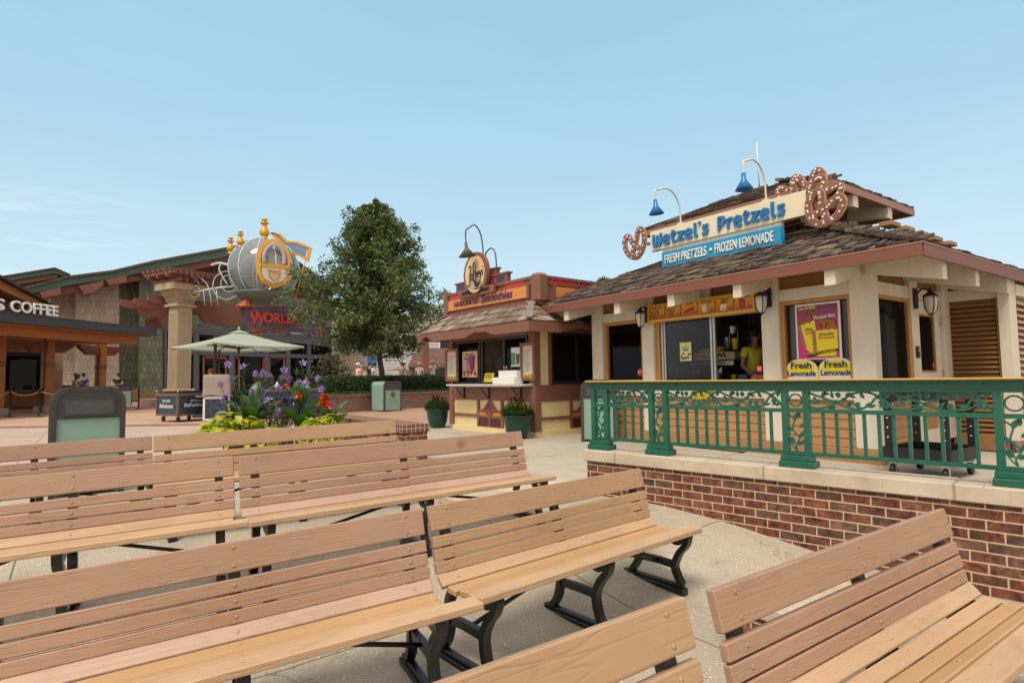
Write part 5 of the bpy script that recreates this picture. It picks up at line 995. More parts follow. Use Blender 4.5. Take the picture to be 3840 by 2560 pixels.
def tub(lab,x,y,seed):
    t=thing('flower_tub',lab,'planter',(x,y,.255),0,'dark green flower tubs by the hut'); t.scale=(.74,.74,1); rr=random.Random(seed)
    mb=MB(); mb.lathe([(.20,0),(.235,.02),(.30,.12),(.335,.27),(.35,.40),(.40,.415),(.405,.445),(.385,.46),(.34,.46),(.33,.40),(1e-4,.40)],28); mb.build('pot',M['potgreen'],t)
    mb=MB(); mb.lathe([(.33,.41),(1e-4,.43)],20); mb.build('soil',M['soil'],t)
    mb=MB()
    for k in range(2800):
        a=rr.uniform(0,6.28); r=.42*math.sqrt(rr.random()); z=.43+rr.random()*(.25*(1-(r/.46)**2)+.06)
        blade(mb,(r*math.cos(a),r*math.sin(a),z),(math.cos(a)*r*2+rr.uniform(-.6,.6),math.sin(a)*r*2+rr.uniform(-.6,.6),rr.uniform(.1,1)),rr.uniform(.05,.09),.026,0,.3,2)
    mb.build('foliage',LG,t)
    mb=MB()
    for k in range(26):
        a=rr.uniform(0,6.28); r=.30*math.sqrt(rr.random()); c=(r*math.cos(a),r*math.sin(a)*.8,.66+rr.uniform(0,.12))
        for j in range(14): blade(mb,c,(rr.uniform(-1,1),rr.uniform(-1,1),rr.uniform(0,1.2)),rr.uniform(.05,.10),.028,0,.4,2)
    mb.build('plume',BU,t)
    mb=MB()
    for k in range(13):
        a=rr.uniform(-1.2,1.9); r=rr.uniform(.15,.40); c=(r*math.cos(a),-abs(r*math.sin(a)),.55+rr.uniform(0,.13))
        for j in range(3): petals(mb,(c[0],c[1],c[2]+.012*j),.032-.007*j,7,0,0,.3+.3*j,rr)
    mb.build('blossom',OF,t)
tub('dark green tub of burgundy flowers at the left front corner of the hut',-1.83,14.3,1)
tub('dark green tub of burgundy and orange flowers at the right front corner of the hut',.08,11.5,2)
# ================================================================ planter wall, hedge, tree
PRZ=math.atan2(.8,.6); PW=Frame((-8.2,18.9,.25),PRZ)
t=PW.thing('planter_wall','long brown brick planter wall with upright brick top course below the hedge','brick wall')
mb=MB(); mb.box(0,10.6,0,.3,-.1,.565); mb.build('brickwork',M['brickfar'],t); mb=MB(); mb.box(-.01,10.61,-.02,.32,.566,.66); mb.build('top_course',M['rowlock'],t)
mb=MB(); mb.box(.05,14,.31,3.6,-.1,.60); o=mb.build('planting_bed',M['soil'],None,kind='structure'); o.matrix_world=PW.M
BOX=leafmat('boxwood_leaf',[(.018,.035,.008),(.035,.07,.014),(.06,.115,.022),(.10,.16,.035)],.4,.15)
rr=random.Random(21)
def cards(mb,c,n,R_,sz,rnd,mi=0,flat=.6):
    for k in range(n):
        d=Vector((rnd.gauss(0,1),rnd.gauss(0,1),rnd.gauss(0,.8))); d=d.normalized()*R_*rnd.random()**.45; p=Vector(c)+d
        u=Vector((rnd.uniform(-1,1),rnd.uniform(-1,1),rnd.uniform(-.5,.9))).normalized(); v=u.cross(Vector((rnd.uniform(-1,1),rnd.uniform(-1,1),rnd.uniform(-1,1)))).normalized(); s=sz*rnd.uniform(.6,1.3)
        mb.add([p-u*s,p+v*s*.42,p+u*s,p-v*s*.42],[(0,1,2,3)],mi)
t=PW.thing('hedge','clipped dark green hedge growing behind the brown brick planter wall','hedge')
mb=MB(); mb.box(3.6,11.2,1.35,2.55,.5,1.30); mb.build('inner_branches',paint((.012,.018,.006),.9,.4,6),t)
mb=MB()
for k in range(6500):
    x=rr.uniform(3.4,11.3); y=rr.uniform(1.15,1.45) if rr.random()<.5 else rr.uniform(1.2,2.6); z=rr.uniform(.55,1.32) if y<1.45 else 1.30
    hgt=.05*noise.noise(Vector((x*1.3,y,0)))+.04*noise.noise(Vector((x*4,y*4,3))); cards(mb,(x,y+.06*noise.noise(Vector((x*2,z*3,7))),z+hgt),4,.09,.035,rr)
mb.build('foliage',BOX,t)
LI=leafmat('liriope_blade',[(.012,.035,.010),(.025,.065,.016),(.05,.105,.028)],.45,.15)
mb=MB()
for k in range(5200):
    x=rr.uniform(.6,11.2); y=rr.uniform(.25,1.25); a=rr.uniform(0,6.28); hgt=.85-.25*abs(y-.8)
    blade(mb,(x,y,.58),(math.cos(a)*.7,math.sin(a)*.7-.35,1.2),rr.uniform(.5,.85)*hgt,.022,0,.75,4)
for k in range(2500):
    x=rr.uniform(-.4,3.9); y=rr.uniform(1.0,2.6); a=rr.uniform(0,6.28); blade(mb,(x,y,.58),(math.cos(a)*.6,math.sin(a)*.6-.2,1.3),rr.uniform(.6,.95),.022,0,.6,4)
o=mb.build('grass',LI,None,kind='stuff'); o.matrix_world=PW.M
mb=MB(); mb.box(2.6,22,3.62,16,-.2,.37); o=mb.build('terrace',M['lilac'],None,kind='structure'); o.matrix_world=PW.M
# tree ------------------------------------------------------------------
LV=leafmat('oak_leaf',[(.032,.052,.015),(.065,.10,.026),(.115,.16,.045),(.17,.22,.07),(.23,.28,.105)],.38,.30)
BARK=paint((.075,.062,.052),.9,.3,9,.6,stretch=(1,1,.25))
def tree(name,lab,x,y,z,prof,leafn,leafsz,seed,ctop,trunk_r=.13,mat=LV,lean=0,off=lambda f:0,cl=.42):
    """prof: list of (height, radius) of the crown outline above z"""
    t=thing(name,lab,'tree',(x,y,z)); rnd=random.Random(seed)
    hs=[p[0] for p in prof]; H=hs[-1]
    def rad(h):
        for (a,ra),(b_,rb) in zip(prof,prof[1:]):
            if a<=h<=b_: return ra+(rb-ra)*(h-a)/(b_-a)
        return 0
    mt=MB(); P=[(.02*math.sin(i*1.7)*i+off(H*i/9)*.8,.03*math.cos(i*2.1)*i*.6,H*.97*i/9) for i in range(10)]
    mt.tube(P,[trunk_r*(1-.93*i/9)+.008 for i in range(10)],9)
    ends=[]
    n=150
    for k in range(n):
        h=hs[0]*.95+(H*.97-hs[0]*.95)*((k+.5)/n)**.9; r=rad(min(H-.01,h+.35)); a=k*2.399+rnd.uniform(-.3,.3)
        if r<.12: continue
        R_=r*rnd.uniform(.55,1.12)*(1+.22*noise.noise(Vector((math.cos(a)*1.6,math.sin(a)*1.6,h*.9+seed)))); bx=off(h)
        i=min(8,int(h/H*9/.97)); f=h/H*9/.97-i; b0=Vector(P[i]).lerp(Vector(P[i+1]),min(1,max(0,f)))
        e=Vector((bx+R_*math.cos(a),R_*math.sin(a),h+rnd.uniform(.1,.5)*R_*.55)); m=b0.lerp(e,.5)+Vector((0,0,.10*R_))
        q=bez([b0,m,e],4); mt.tube(q,[.045*(1-.85*j/(len(q)-1))*min(1,r) +.004 for j in range(len(q))],5)
        for f in (.35,.6,.8,1.0):
            c=b0.lerp(m,f*2) if f<.5 else m.lerp(e,f*2-1)
            ends.append((c,.55+.45*f))
            for s in range(2):
                d=Vector((rnd.gauss(0,1),rnd.gauss(0,1),rnd.gauss(0,.7)))*.26*max(.35,min(1,r))*(.4+f); ends.append((c+d,.8)); 
                if rnd.random()<.3: mt.tube([c,c+d*.95],[.008,.003],4)
    mt.build('trunk',BARK,t)
    ml=MB(); tot=len(ends)
    for c,wt in ends:
        if rnd.random()<.10 or noise.noise(Vector(c)*.75+Vector((seed,0,0)))>.36: continue
        cards(ml,c,int(leafn/tot*rnd.uniform(.5,1.5)),cl*rnd.uniform(.55,1.1)*min(1,.35+.3*rad(min(H-.01,max(hs[0],c.z)))),leafsz,rnd)
    ml.build('crown',mat,t); return t
tree('oak_tree','tall green shade tree with a pointed crown standing behind the hedge',-5.55,25.4,.85,[(1.5,.8),(1.85,2.4),(2.5,2.95),(3.2,3.05),(4.3,2.8),(5.4,2.3),(6.5,1.65),(7.2,1.15),(7.9,.75),(8.4,.35),(8.7,.06)],96000,.078,11,9.2,off=lambda h:-.40*min(1,h/2.5),cl=.42)
for lab,px,py,Y,s,sd in (('small treetop poking above the red glass strip of the hut roof',2255,1018,27,1,3),('low treetop just showing over the kiosk roof left of the sign',2388,1000,25,1.25,4)):
    p=aty(px,py,Y); tree('cypress_tree',lab,p.x,Y,.25,[(1.5,.5),(3,.9*s),(p.z-1.6,.8*s),(p.z-.7,.42*s),(p.z-.25,.08)],9000,.07,sd,p.z,.10,LV,cl=.3)
# ================================================================ low brick wall and flower bed in front
lw=Frame((-1.165,8.2,.25),math.atan2(2.0,-1.5)); 
t=lw.thing('low_brick_wall','knee high brick wall with upright brick top course right of the flowers','brick wall')
mb=MB(); mb.box(0,2.9,.03,.40,-.1,.45); mb.build('brickwork',M['brick'],t); mb=MB(); mb.box(-.02,2.92,0,.43,.452,.565,bev=.006); mb.build('top_course',M['rowlock'],t)
fp=thing('flower_planter','round dark planter bowl almost hidden under lime leaves behind the tan bench','planter',(-3.55,9.0,.25)); fp.scale=(1.2,1.2,1)
mb=MB(); mb.lathe([(.45,0),(.55,.05),(.72,.32),(.78,.36),(.76,.40),(.70,.36),(1e-4,.36)],32); mb.build('bowl',paint((.06,.05,.045),.7,.2,6,.1),fp); mb=MB(); mb.lathe([(.70,.345),(1e-4,.37)],24); mb.build('soil',M['soil'],fp)
FX,FY,FZ=-3.55,9.0,.60
LIME=leafmat('lime_leaf',[(.32,.44,.015),(.48,.56,.025),(.62,.64,.055),(.58,.52,.035)],.4,.4); CANL=leafmat('canna_leaf',[(.04,.13,.02),(.075,.21,.03),(.12,.27,.05)],.35,.3); RUL=leafmat('slender_leaf',[(.045,.09,.018),(.10,.17,.04),(.16,.24,.07)],.45,.3); PURP=leafmat('purple_petal',[(.42,.19,.74),(.52,.28,.84)],.5,.4); REDP=leafmat('red_petal',[(.72,.02,.008),(.80,.07,.01),(.78,.16,.02)],.45,.35); STEM=paint((.075,.11,.03),.6,.3,9); STEMD=paint((.085,.05,.04),.6,.3,9)
def pl(px,py,Y): return aty(px,py,Y)
def oval_leaf(mb,p,d,l,w_,bend=.25,n=6,mi=0,fold=.15):
    d=Vector(d).normalized(); s=d.cross(Vector((0,0,1))); s=s.normalized() if s.length>.05 else Vector((1,0,0)); up=s.cross(d); vs=[]
    for i in range(n+1):
        t=i/n; q=Vector(p)+d*l*t+Vector((0,0,-bend*l*t*t)); ww=w_*.5*math.sin(math.pi*(.04+.92*t)**.8)
        vs+=[q-s*ww+up*ww*fold*2,q,q+s*ww+up*ww*fold*2]
    fs=[]
    for i in range(n): a=3*i; fs+=[(a,a+1,a+4,a+3),(a+1,a+2,a+5,a+4)]
    mb.add(vs,fs,mi,smooth=True)
rr=random.Random(33)
# lime sweet potato / coleus mounds (one plant each)
for lab,cx0,w_,hh,yy,n_ in (('bright lime leaved plant spilling over the left side of the planter',-.50,.52,.42,-.45,260),('low lime leaved plant in the middle front of the planter',.20,.48,.20,-.55,180),('lime leaved plant at the right end of the planter beside the red canna',.72,.36,.34,-.30,150)):
    t=thing('lime_plant',lab,'plant',(FX+cx0,FY+yy,FZ-.05),0,'lime leaved plants in the planter'); mb=MB()
    for k in range(n_):
        a=rr.uniform(0,6.28); r=w_*math.sqrt(rr.random()); z=hh*(1-(r/w_)**2)*rr.uniform(.55,1.05)+.02; el=rr.uniform(-.35,.75)
        oval_leaf(mb,(r*math.cos(a),r*math.sin(a),z),(math.cos(a+rr.uniform(-1,1)),math.sin(a+rr.uniform(-1,1)),el),rr.uniform(.11,.19),rr.uniform(.08,.13),.35,5)
    mb.build('leaves',LIME,t); mb=MB(); [mb.tube([(0,0,0),(w_*.6*math.cos(k),w_*.6*math.sin(k),hh*.5)],.006,5) for k in range(8)]; mb.build('stems',STEM,t)
# cannas with broad leaves and red heads
for lab,bx,by,leaves,head in (('broad leaved canna at the left of the planter without a flower',-.42,-.05,[(-150,.5,.55,.22),(170,.75,.62,.22),(120,.9,.5,.2),(-70,.62,.5,.2),(10,.8,.62,.22),(60,1.1,.6,.2),(90,1.35,.5,.17),(-20,.5,.45,.2)],[]),
   ('canna with a broad slanting leaf and small red buds in the middle of the planter',.25,.05,[(20,.75,.72,.26),(100,1.2,.6,.2),(80,1.05,.55,.19),(160,.7,.55,.22),(-40,.45,.5,.22),(-110,.6,.5,.2),(45,.4,.5,.2)],[(1070,1446,.05),(1050,1505,.03),(1115,1478,.045),(1128,1484,.04)]),
   ('canna with a ragged scarlet flower head at the right end of the planter',.72,.1,[(120,.55,.55,.2),(60,.6,.5,.17),(-30,.35,.5,.22),(200,.4,.4,.2),(-80,.3,.4,.2)],[(1213,1490,.07),(1220,1512,.075),(1232,1520,.06),(1208,1508,.06),(1222,1482,.04)])):
    t=thing('canna_plant',lab,'plant',(FX+bx,FY+by,FZ-.06),0,'broad leaved cannas in the planter'); mb=MB(); ms=MB()
    for ang,z,l,w_ in leaves:
        a=R(ang); zz=z*.72; b0=Vector((.05*math.cos(a),.05*math.sin(a),zz*.55)); oval_leaf(mb,b0,(math.cos(a)*.75,math.sin(a)*.5-.15,.9),l*1.12,w_*1.1,.30,8,0,.12); ms.tube([(.02*math.cos(a),.02*math.sin(a),-.02),b0],[.018,.010],6)
    hd=MB()
    for px,py,s in head:
        c=pl(px,py,FY+by-.35)-Vector((FX+bx,FY+by,FZ-.06)); ms.tube(bez([(0,0,0),(c.x*.6,0,c.z*.6),c],4),.008,5)
        for j in range(12): blade(hd,(c.x,c.y,c.z),(rr.uniform(-1,1),rr.uniform(-1,1),rr.uniform(-.3,1.2)),s*rr.uniform(1.1,2.0),s*.95,0,.5,3)
    mb.build('leaves',CANL,t); ms.build('stems',STEM,t)
    if head: hd.build('flower_head',REDP,t)
# purple flowered stems: several plants, each with its own stalks and blooms
RU=[('tall purple flowered plant leaning out at the far left of the planter',(905,1600),[(828,1440),(867,1424),(845,1484),(838,1500),(838,1555),(855,1565),(832,1560)]),
    ('purple flowered plant with two high blooms over the left cannas',(930,1590),[(855,1366),(911,1374),(948,1468)]),
    ('purple flowered plant rising in the middle against the doors',(1010,1590),[(958,1400),(989,1398),(986,1465),(1045,1455),(1034,1590-27)]),
    ('purple flowered plant with a cluster of open blooms right of the middle',(1070,1590),[(1066,1386),(1082,1422),(1064,1500),(1078,1502),(1098,1494),(1050,1480)]),
    ('tallest purple flowered plant at the upper right of the planter',(1120,1590),[(1136,1360),(1123,1434),(1149,1438)]),
    ('thin purple flowered plant at the right edge above the scarlet canna',(1190,1580),[(1205,1459),(1241,1521),(1192,1420)]),
    ('low purple flowered plant in the front middle of the planter',(1065,1620),[(1034,1562),(1044,1542),(1000,1500)])]
for i,(lab,(bx,by),fl) in enumerate(RU):
    Y=FY+(-.25+.09*i if i<6 else -.55); b0=pl(bx,by,Y); b0.z=FZ-.05
    t=thing('purple_flower_plant',lab,'plant',b0,0,'purple flowered plants in the planter'); ms=MB(); ml=MB(); mf=MB()
    extra=[(fx+rr.uniform(-45,45),fy+rr.uniform(30,110)) for fx,fy in fl for _ in range(1)]
    for j,(fx,fy) in enumerate(fl+extra):
        Yf=Y+rr.uniform(-.12,.12); c=pl(fx,fy,Yf)-b0; isf=j<len(fl); 
        if c.z<.1: continue
        q=bez([(rr.uniform(-.1,.1),rr.uniform(-.05,.05),0),(c.x*.45,c.y*.5,c.z*.55),(c.x*.85,c.y,c.z*.86),c],6); ms.tube(q,[.0065*(1-.6*k/(len(q)-1)) for k in range(len(q))],5)
        for k in range(3,len(q)):
            for s in (0,1): a=rr.uniform(0,6.28); blade(ml,q[k],(math.cos(a),math.sin(a),rr.uniform(.2,1.1)),rr.uniform(.11,.24),.018,0,.35,3)
        if isf:
            n=Vector((rr.uniform(-.5,.5),-1,rr.uniform(-.1,.7))).normalized(); Mx=T(*c)@look(n); r=.048
            for k in range(5):
                a=2*math.pi*k/5+.3; pts=[(0,0,-.012)]+[(r*f*math.cos(a+d),r*f*math.sin(a+d),.006) for f,d in ((.62,-.5),(1,-.34),(1.06,0),(1,.34),(.62,.5))]; mf.add(pts,[(0,1,2,3),(0,3,4,5)],0,Mx@Matrix.Scale(1.12,4))
            mf.tube([c-n*.05,c-n*.012],[.004,.008],5,0)
        elif rr.random()<.5: ml.tube([c,c+Vector((0,0,.03))],[.006,.002],5)
    ms.build('stems',STEMD,t); ml.build('leaves',RUL,t)
    if mf.v: mf.build('blossoms',PURP,t)
# ================================================================ parasol and refreshment carts
pc=thing('parasol','pale green square cantilever parasol over the refreshment carts','parasol',(-9.3,19.93,.25))
Cn=[Vector(c)-Vector((-9.3,19.93,0)) for c in ((-8.86,17.3,0),(-7.16,20.2,0),(-9.77,22.6,0),(-11.4,19.6,0))]
for c in Cn: c.z=2.37
pk=Vector((0,0,2.90)); mb=MB(); N=10
for i in range(4):
    a,b_=Cn[i],Cn[(i+1)%4]; vs=[];fs=[]
    for u in range(N+1):
        for v in range(N+1):
            s=u/N; q=a.lerp(b_,v/N); sag=-.06*math.sin(math.pi*v/N)*s*s-.05*math.sin(math.pi*s)
            vs.append(pk.lerp(q,s)+Vector((0,0,sag)))
    for u in range(N):
        for v in range(N): k=u*(N+1)+v; fs.append((k,k+N+1,k+N+2,k+1))
    mb.add(vs,fs,0,smooth=True)
    for v in range(N): 
        q0=a.lerp(b_,v/N);q1=a.lerp(b_,(v+1)/N); s0=-.06*math.sin(math.pi*v/N); s1=-.06*math.sin(math.pi*(v+1)/N); mb.add([q0+Vector((0,0,s0)),q1+Vector((0,0,s1)),q1+Vector((0,0,s1-.05)),q0+Vector((0,0,s0-.05))],[(0,1,2,3)])
CANV=leafmat('canvas',[(.50,.57,.46),(.50,.57,.46)],.8,.35); mb.build('canopy',CANV,pc)
mb=MB(); [mb.add([pk+Vector((0,0,.05)),pk.lerp(Cn[i],.16)+Vector((0,0,.015)),pk.lerp(Cn[(i+1)%4],.16)+Vector((0,0,.015))],[(0,1,2)]) for i in range(4)]; mb.build('vent_cap',CANV,pc)
mb=MB(); mb.ball(pk+Vector((0,0,.10)),.045); mb.tube([pk+Vector((0,0,.03)),pk+Vector((0,0,.08))],.02,6); mb.build('finial',M['steel'],pc)
WD=paint((.12,.045,.028),.5,.2,9); hub=Vector((0,0,2.30))
for i in range(4):
    a,b_=Cn[i],Cn[(i+1)%4]
    for q in (a,a.lerp(b_,.5)):
        e=q.copy(); e.z-=.03; o=pk.lerp(e,.6)-Vector((0,0,.09)); mb=MB(); mb.tube([hub,o],.022,6); mb.tube([pk-Vector((0,0,.16)),pk.lerp(e,.5)-Vector((0,0,.13)),e-Vector((0,0,.06))],.018,6); mb.build('rib',WD,pc)
mb=MB(); mb.tube([hub-Vector((0,0,.15)),pk],.035,8); mb.ball(hub,.07,0,8,6); mb.build('hub',WD,pc)
pb=aty(803,1570,20.3); po=Vector((pb.x+9.3,20.3-19.93,0)); mb=MB(); mb.tube([po,po+Vector((0,0,2.75))],.055,8); mb.tube([po+Vector((0,0,2.70)),pk+Vector((0,0,-.1))],.04,8); mb.tube([po+Vector((.12,0,0)),po+Vector((.14,0,2.3))],.03,6); mb.build('mast',WD,pc); mb=MB(); mb.box(-.5,.5,-.5,.5,0,.08,0,T(*po),bev=.02); mb.build('base',M['black'],pc)
NAVY2=None
def navym():
    m,nt,b=newmat('navy_pattern'); v=mapped(nt,(3.2,3.2,3.2)); vo=_n(nt,'ShaderNodeTexVoronoi'); vo.feature='F1'; vo.inputs['Scale'].default_value=1.0; vo.inputs['Randomness'].default_value=0; nt.links.new(v,vo.inputs['Vector'])
    r=ramp(nt,[(0,(.022,.038,.072)),(.30,(.022,.038,.072)),(.34,(.05,.08,.12)),(.38,(.022,.038,.072)),(.46,(.045,.07,.11)),(.5,(.02,.034,.065))]); nt.links.new(vo.outputs['Distance'],r.inputs[0]); nt.links.new(r.outputs[0],b.inputs['Base Color']); b.inputs['Roughness'].default_value=.4; return m
NV=navym(); BRS=paint((.20,.14,.11),.35,.1,9,.03,metal=.5)
def wheel(mb,c,r,mi=0,ax=R(90)): mb.lathe([(r*.45,-.02),(r*.95,-.022),(r,-.012),(r,.012),(r*.95,.022),(r*.45,.02)],16,mi,T(*c)@RZ(ax)@RX(R(90)))
# cart 1: local x along right face dir (.5,.86); origin at its near corner
c1=Frame((-9.93,17.45,.25),R(60)); t=c1.thing('drinks_cart','navy ice cold refreshments cart on rubber wheels beneath the parasol','cart')
def cp(n,f,m,parent=None): mb=MB(); f(mb); return mb.build(n,m,parent or t)
cp('body',lambda b:b.box(.01,1.15,.01,1.10,.24,.78),NV); cp('corner_trim',lambda b:([b.box(x,x+.05,y,y+.05,.20,.80) for x in (-.01,1.12) for y in (-.01,1.07)],b.box(-.02,1.18,-.02,1.13,.78,.86),b.box(-.01,1.17,-.01,1.12,.19,.24)),BRS)
cp('lid',lambda b:(b.box(.04,1.12,.04,1.07,.865,.90),b.box(.2,1.0,.1,1.0,.90,.925,0,bev=.01),[b.tube([(x,y,.86),(x,y,.96)],.012,6,1) for x in (.0,1.15) for y in (.0,1.1)]),[M['black'],M['steel']])
for x,y in ((.18,.18),(.98,.15),(.18,.95),(.98,.95)):
    w_=cp('caster',lambda b:(b.box(x-.05,x+.05,y-.05,y+.05,.16,.19),b.tube([(x-.03,y-.03,.17),(x-.05,y-.03,.08)],.014,6),b.tube([(x-.03,y+.03,.17),(x-.05,y+.03,.08)],.014,6)),M['steel']); mb=MB(); wheel(mb,(x-.05,y,.085),.085); mb.build('wheel',M['black'],w_)
text('lettering','ICE COLD',T(.58,-.002,.60),.07,.36,M['white'],t,.004,.01,0,1,'C'); text('lettering','Refreshments',T(.58,-.002,.45),.12,.78,M['white'],t,.004,.008,.35,1,'C')
MX=T(.0,.58,0)@RZ(-R(90)); text('lettering','ICE COLD',MX@T(0,-.002,.60),.07,.40,M['white'],t,.004,.01,0,1,'C'); text('lettering','Refreshments',MX@T(0,-.002,.42),.13,.72,M['white'],t,.004,.008,.35,1,'C')
c2=Frame((-9.27,17.62,.25),math.atan2(.40,.92)); t=c2.thing('drinks_cabinet','white framed navy drinks cabinet standing beside the refreshments cart','cabinet')
cp('frame',lambda b:([b.box(x,x+.055,-.01,.05,.03,.74) for x in (0,.665)],b.box(0,.72,-.01,.05,.03,.09),b.box(0,.72,-.01,.05,.68,.74),[b.box(x,x+.055,.55,.61,.03,.74) for x in (0,.665)]),M['white'])
cp('panel',lambda b:b.box(.02,.70,.005,.60,.02,.735),NV); cp('top',lambda b:b.box(-.2,.80,-.03,.65,.742,.775),paint((.20,.22,.25),.4,.1,8))
t=c2.thing('dust_cover','grey beige cloth cover draped over the machine on the navy cabinet','cover',0,0,.776)
mb=MB(); n=14; vs=[];fs=[]
for i,(z,s) in enumerate(((0,1.06),(.12,1.02),(.3,1.0),(.5,.99),(.60,.97),(.635,.90),(.64,0))):
    for k in range(n*4):
        a=k/(n*4)*2*math.pi; q=max(abs(math.cos(a)),abs(math.sin(a))); x=math.cos(a)/q; y=math.sin(a)/q; wv=.02*math.sin(a*9+z*7)*(1-z/.7)
        vs.append((.36+(x*.37)*s*(1+wv),.28+(y*.28)*s*(1+wv),z+.025*math.sin(a*3+1)*(1-z/.64)))
m_=n*4
for i in range(6):
    for k in range(m_): fs.append((i*m_+k,i*m_+(k+1)%m_,(i+1)*m_+(k+1)%m_,(i+1)*m_+k))
mb.add(vs,fs,0,smooth=True); mb.build('cloth',paint((.33,.28,.235),.9,.08,6,.3),t)
c3=Frame((-8.15,18.3,.25),math.atan2(.5,.87)); t=c3.thing('soda_cart','navy soft drink cart half hidden behind the purple flowers','cart')
cp('body',lambda b:b.box(.0,2.15,0,.8,.12,.86),NV); cp('frame',lambda b:(b.box(-.03,2.18,-.03,.83,.86,.92),[b.box(x,x+.05,-.02,.03,.08,.86) for x in (-.02,2.12)],b.box(-.02,2.17,-.015,.8,.06,.12)),BRS); text('lettering','Co',T(.42,-.004,.42),.24,.36,M['white'],t,.004,.012,.35); text('lettering','a',T(1.25,-.004,.42),.16,.18,M['white'],t,.004,.012,.35)
[cp('caster',lambda b:wheel(b,(x,.1,.06),.06),M['black']) for x in (.2,1.9)]
for lab,x,w_,h in (('taller black plastic wrapped machine on the soda cart',.12,.62,.52),('shorter black plastic wrapped machine at the right of the soda cart',.82,.40,.46)):
    t=c3.thing('wrapped_machine',lab,'covered machine',x,.15,.921,0,'black wrapped machines on the soda cart'); mb=MB(); vs=[];fs=[]; rn=random.Random(int(x*9))
    for i in range(5):
        for k in range(16): a=k/16*6.283; q=max(abs(math.cos(a)),abs(math.sin(a)))**.8; s=(1-.08*i/4)*(1+rn.uniform(-.05,.05))*(1 if i<4 else .7); vs.append((w_/2+w_/2*math.cos(a)/q*s,.22+.22*math.sin(a)/q*s,h*i/4 if i<4 else h+rn.uniform(-.02,.03)))
    for i in range(4):
        for k in range(16): fs.append((i*16+k,i*16+(k+1)%16,(i+1)*16+(k+1)%16,(i+1)*16+k))
    fs.append(tuple(range(64,80))); mb.add(vs,fs); mb.build('wrap',paint((.012,.012,.013),.25,.3,30,.6),t)
for lab,x,w_ in (('small pale green cup stack on the soda cart',.78,.08),('white napkin tray at the right of the soda cart',1.45,.26)):
    t=c3.thing('cup_stack' if w_<.1 else 'napkin_tray',lab,'cups' if w_<.1 else 'tray',x,.1,.921); mb=MB(); 
    if w_<.1: mb.lathe([(.05,0),(.085,.10),(.03,.20),(.02,.24)],12)
    else: mb.box(0,w_,0,.2,0,.12,0,bev=.01)
    mb.build('body',M['white'],t)
# ================================================================ coffee pavilion at the left edge
CFx=Frame((-18.0,20.6,0),math.atan2(7.1,1.2))
ct_=CFx.thing('coffee_pavilion','timber coffee pavilion with a dark flat canopy edge at the left photo edge','pavilion')
def wp(F,pts,y,d,mb,mi=0): mb.prism([(p.x,p.z) for p in (F.fy(*q,y) for q in pts)],d,mi,T(0,y,0))
def fpart(par,name,f,mats): mb=MB(); f(mb); return mb.build(name,mats,par)
SLATE=paint((.045,.045,.052),.5,.1,4,.03); DOUG=woodmat('douglas_fir',(.33,.105,.017),(.43,.15,.027),.5,(.6,4,4),6,.1,.8); DOUGD=paint((.16,.045,.012),.55,.25,4,.05)
fpart(ct_,'canopy',lambda b:(b.box(-8,7.2,0,11,3.66,4.0),b.box(-8,7.22,-.02,11,3.98,4.02)),SLATE)
fpart(ct_,'soffit',lambda b:(b.box(-8,7.1,.25,11,3.60,3.655),b.box(-8,6.9,.8,1.2,3.25,3.6),b.box(5.6,6.9,1.2,10,3.3,3.6)),DOUG)
def post(px,Y,w_,zt,name='post'):
    p=aty(px,1500,Y); q=CFx.I@Vector((p.x,Y,0)); 
    po=fpart(ct_,name,lambda b:(b.box(q.x-w_/2,q.x+w_/2,q.y-w_/2,q.y-.05,.5,zt),b.box(q.x-w_/2,q.x+w_/2,q.y+.05,q.y+w_/2,.5,zt),b.box(q.x-w_/2+.04,q.x+w_/2-.04,q.y-.05,q.y+.05,.5,zt,1),[b.box(q.x-w_/2-.03,q.x+w_/2+.03,q.y-w_/2-.03,q.y+w_/2+.03,zz,zz+.04,1) for zz in (2.2,2.32)],b.box(q.x-.32,q.x+.32,q.y-.32,q.y+.32,.2,.5,2)),[DOUG,SLATE,paint((.34,.30,.26),.8,.1,4)])
    fpart(ct_,'knee_brace',lambda b:b.prism([(q.x-1.3,3.3),(q.x+1.2,3.3),(q.x+1.2,3.2),(q.x+.7,2.85),(q.x-.8,2.85),(q.x-1.3,3.2)],.25,0,T(0,q.y-.12,0)),DOUGD); return q
post(175,25.8,.33,3.5); post(374,29.3,.34,3.5); post(-12,23.6,.33,3.5)
# wall, window and plank counter beneath the canopy
CW=Frame((-24.5,25.2,0),R(48)); 
def rect(F,b,px0,py0,px1,py1,y,d,mi=0):
    a=F.fy(px0,py1,y);c=F.fy(px1,py0,y); b.box(a.x,c.x,y,y+d,min(a.z,c.z),max(a.z,c.z),mi)
WFm=Frame((-22.9,38.5,0),math.atan2(.66,.751))
cw=Frame((-25.2,28.0,0),R(40))
fpart(ct_,'back_wall',lambda b:(rect(cw,b,-300,1278,240,1560,0,.2),),paint((.33,.22,.155),.8,.08,3)).matrix_parent_inverse=ct_.matrix_basis.inverted()@cw.M
cwin=fpart(ct_,'window',lambda b:(rect(cw,b,-40,1322,162,1472,-.04,.04)),paint((.015,.016,.018),.3,.2,3)); cwin.matrix_parent_inverse=ct_.matrix_basis.inverted()@cw.M
o=fpart(ct_,'pane',lambda b:(rect(cw,b,8,1335,152,1462,-.06,.01)),M['glassd']); o.parent=cwin; o.matrix_parent_inverse=Matrix()
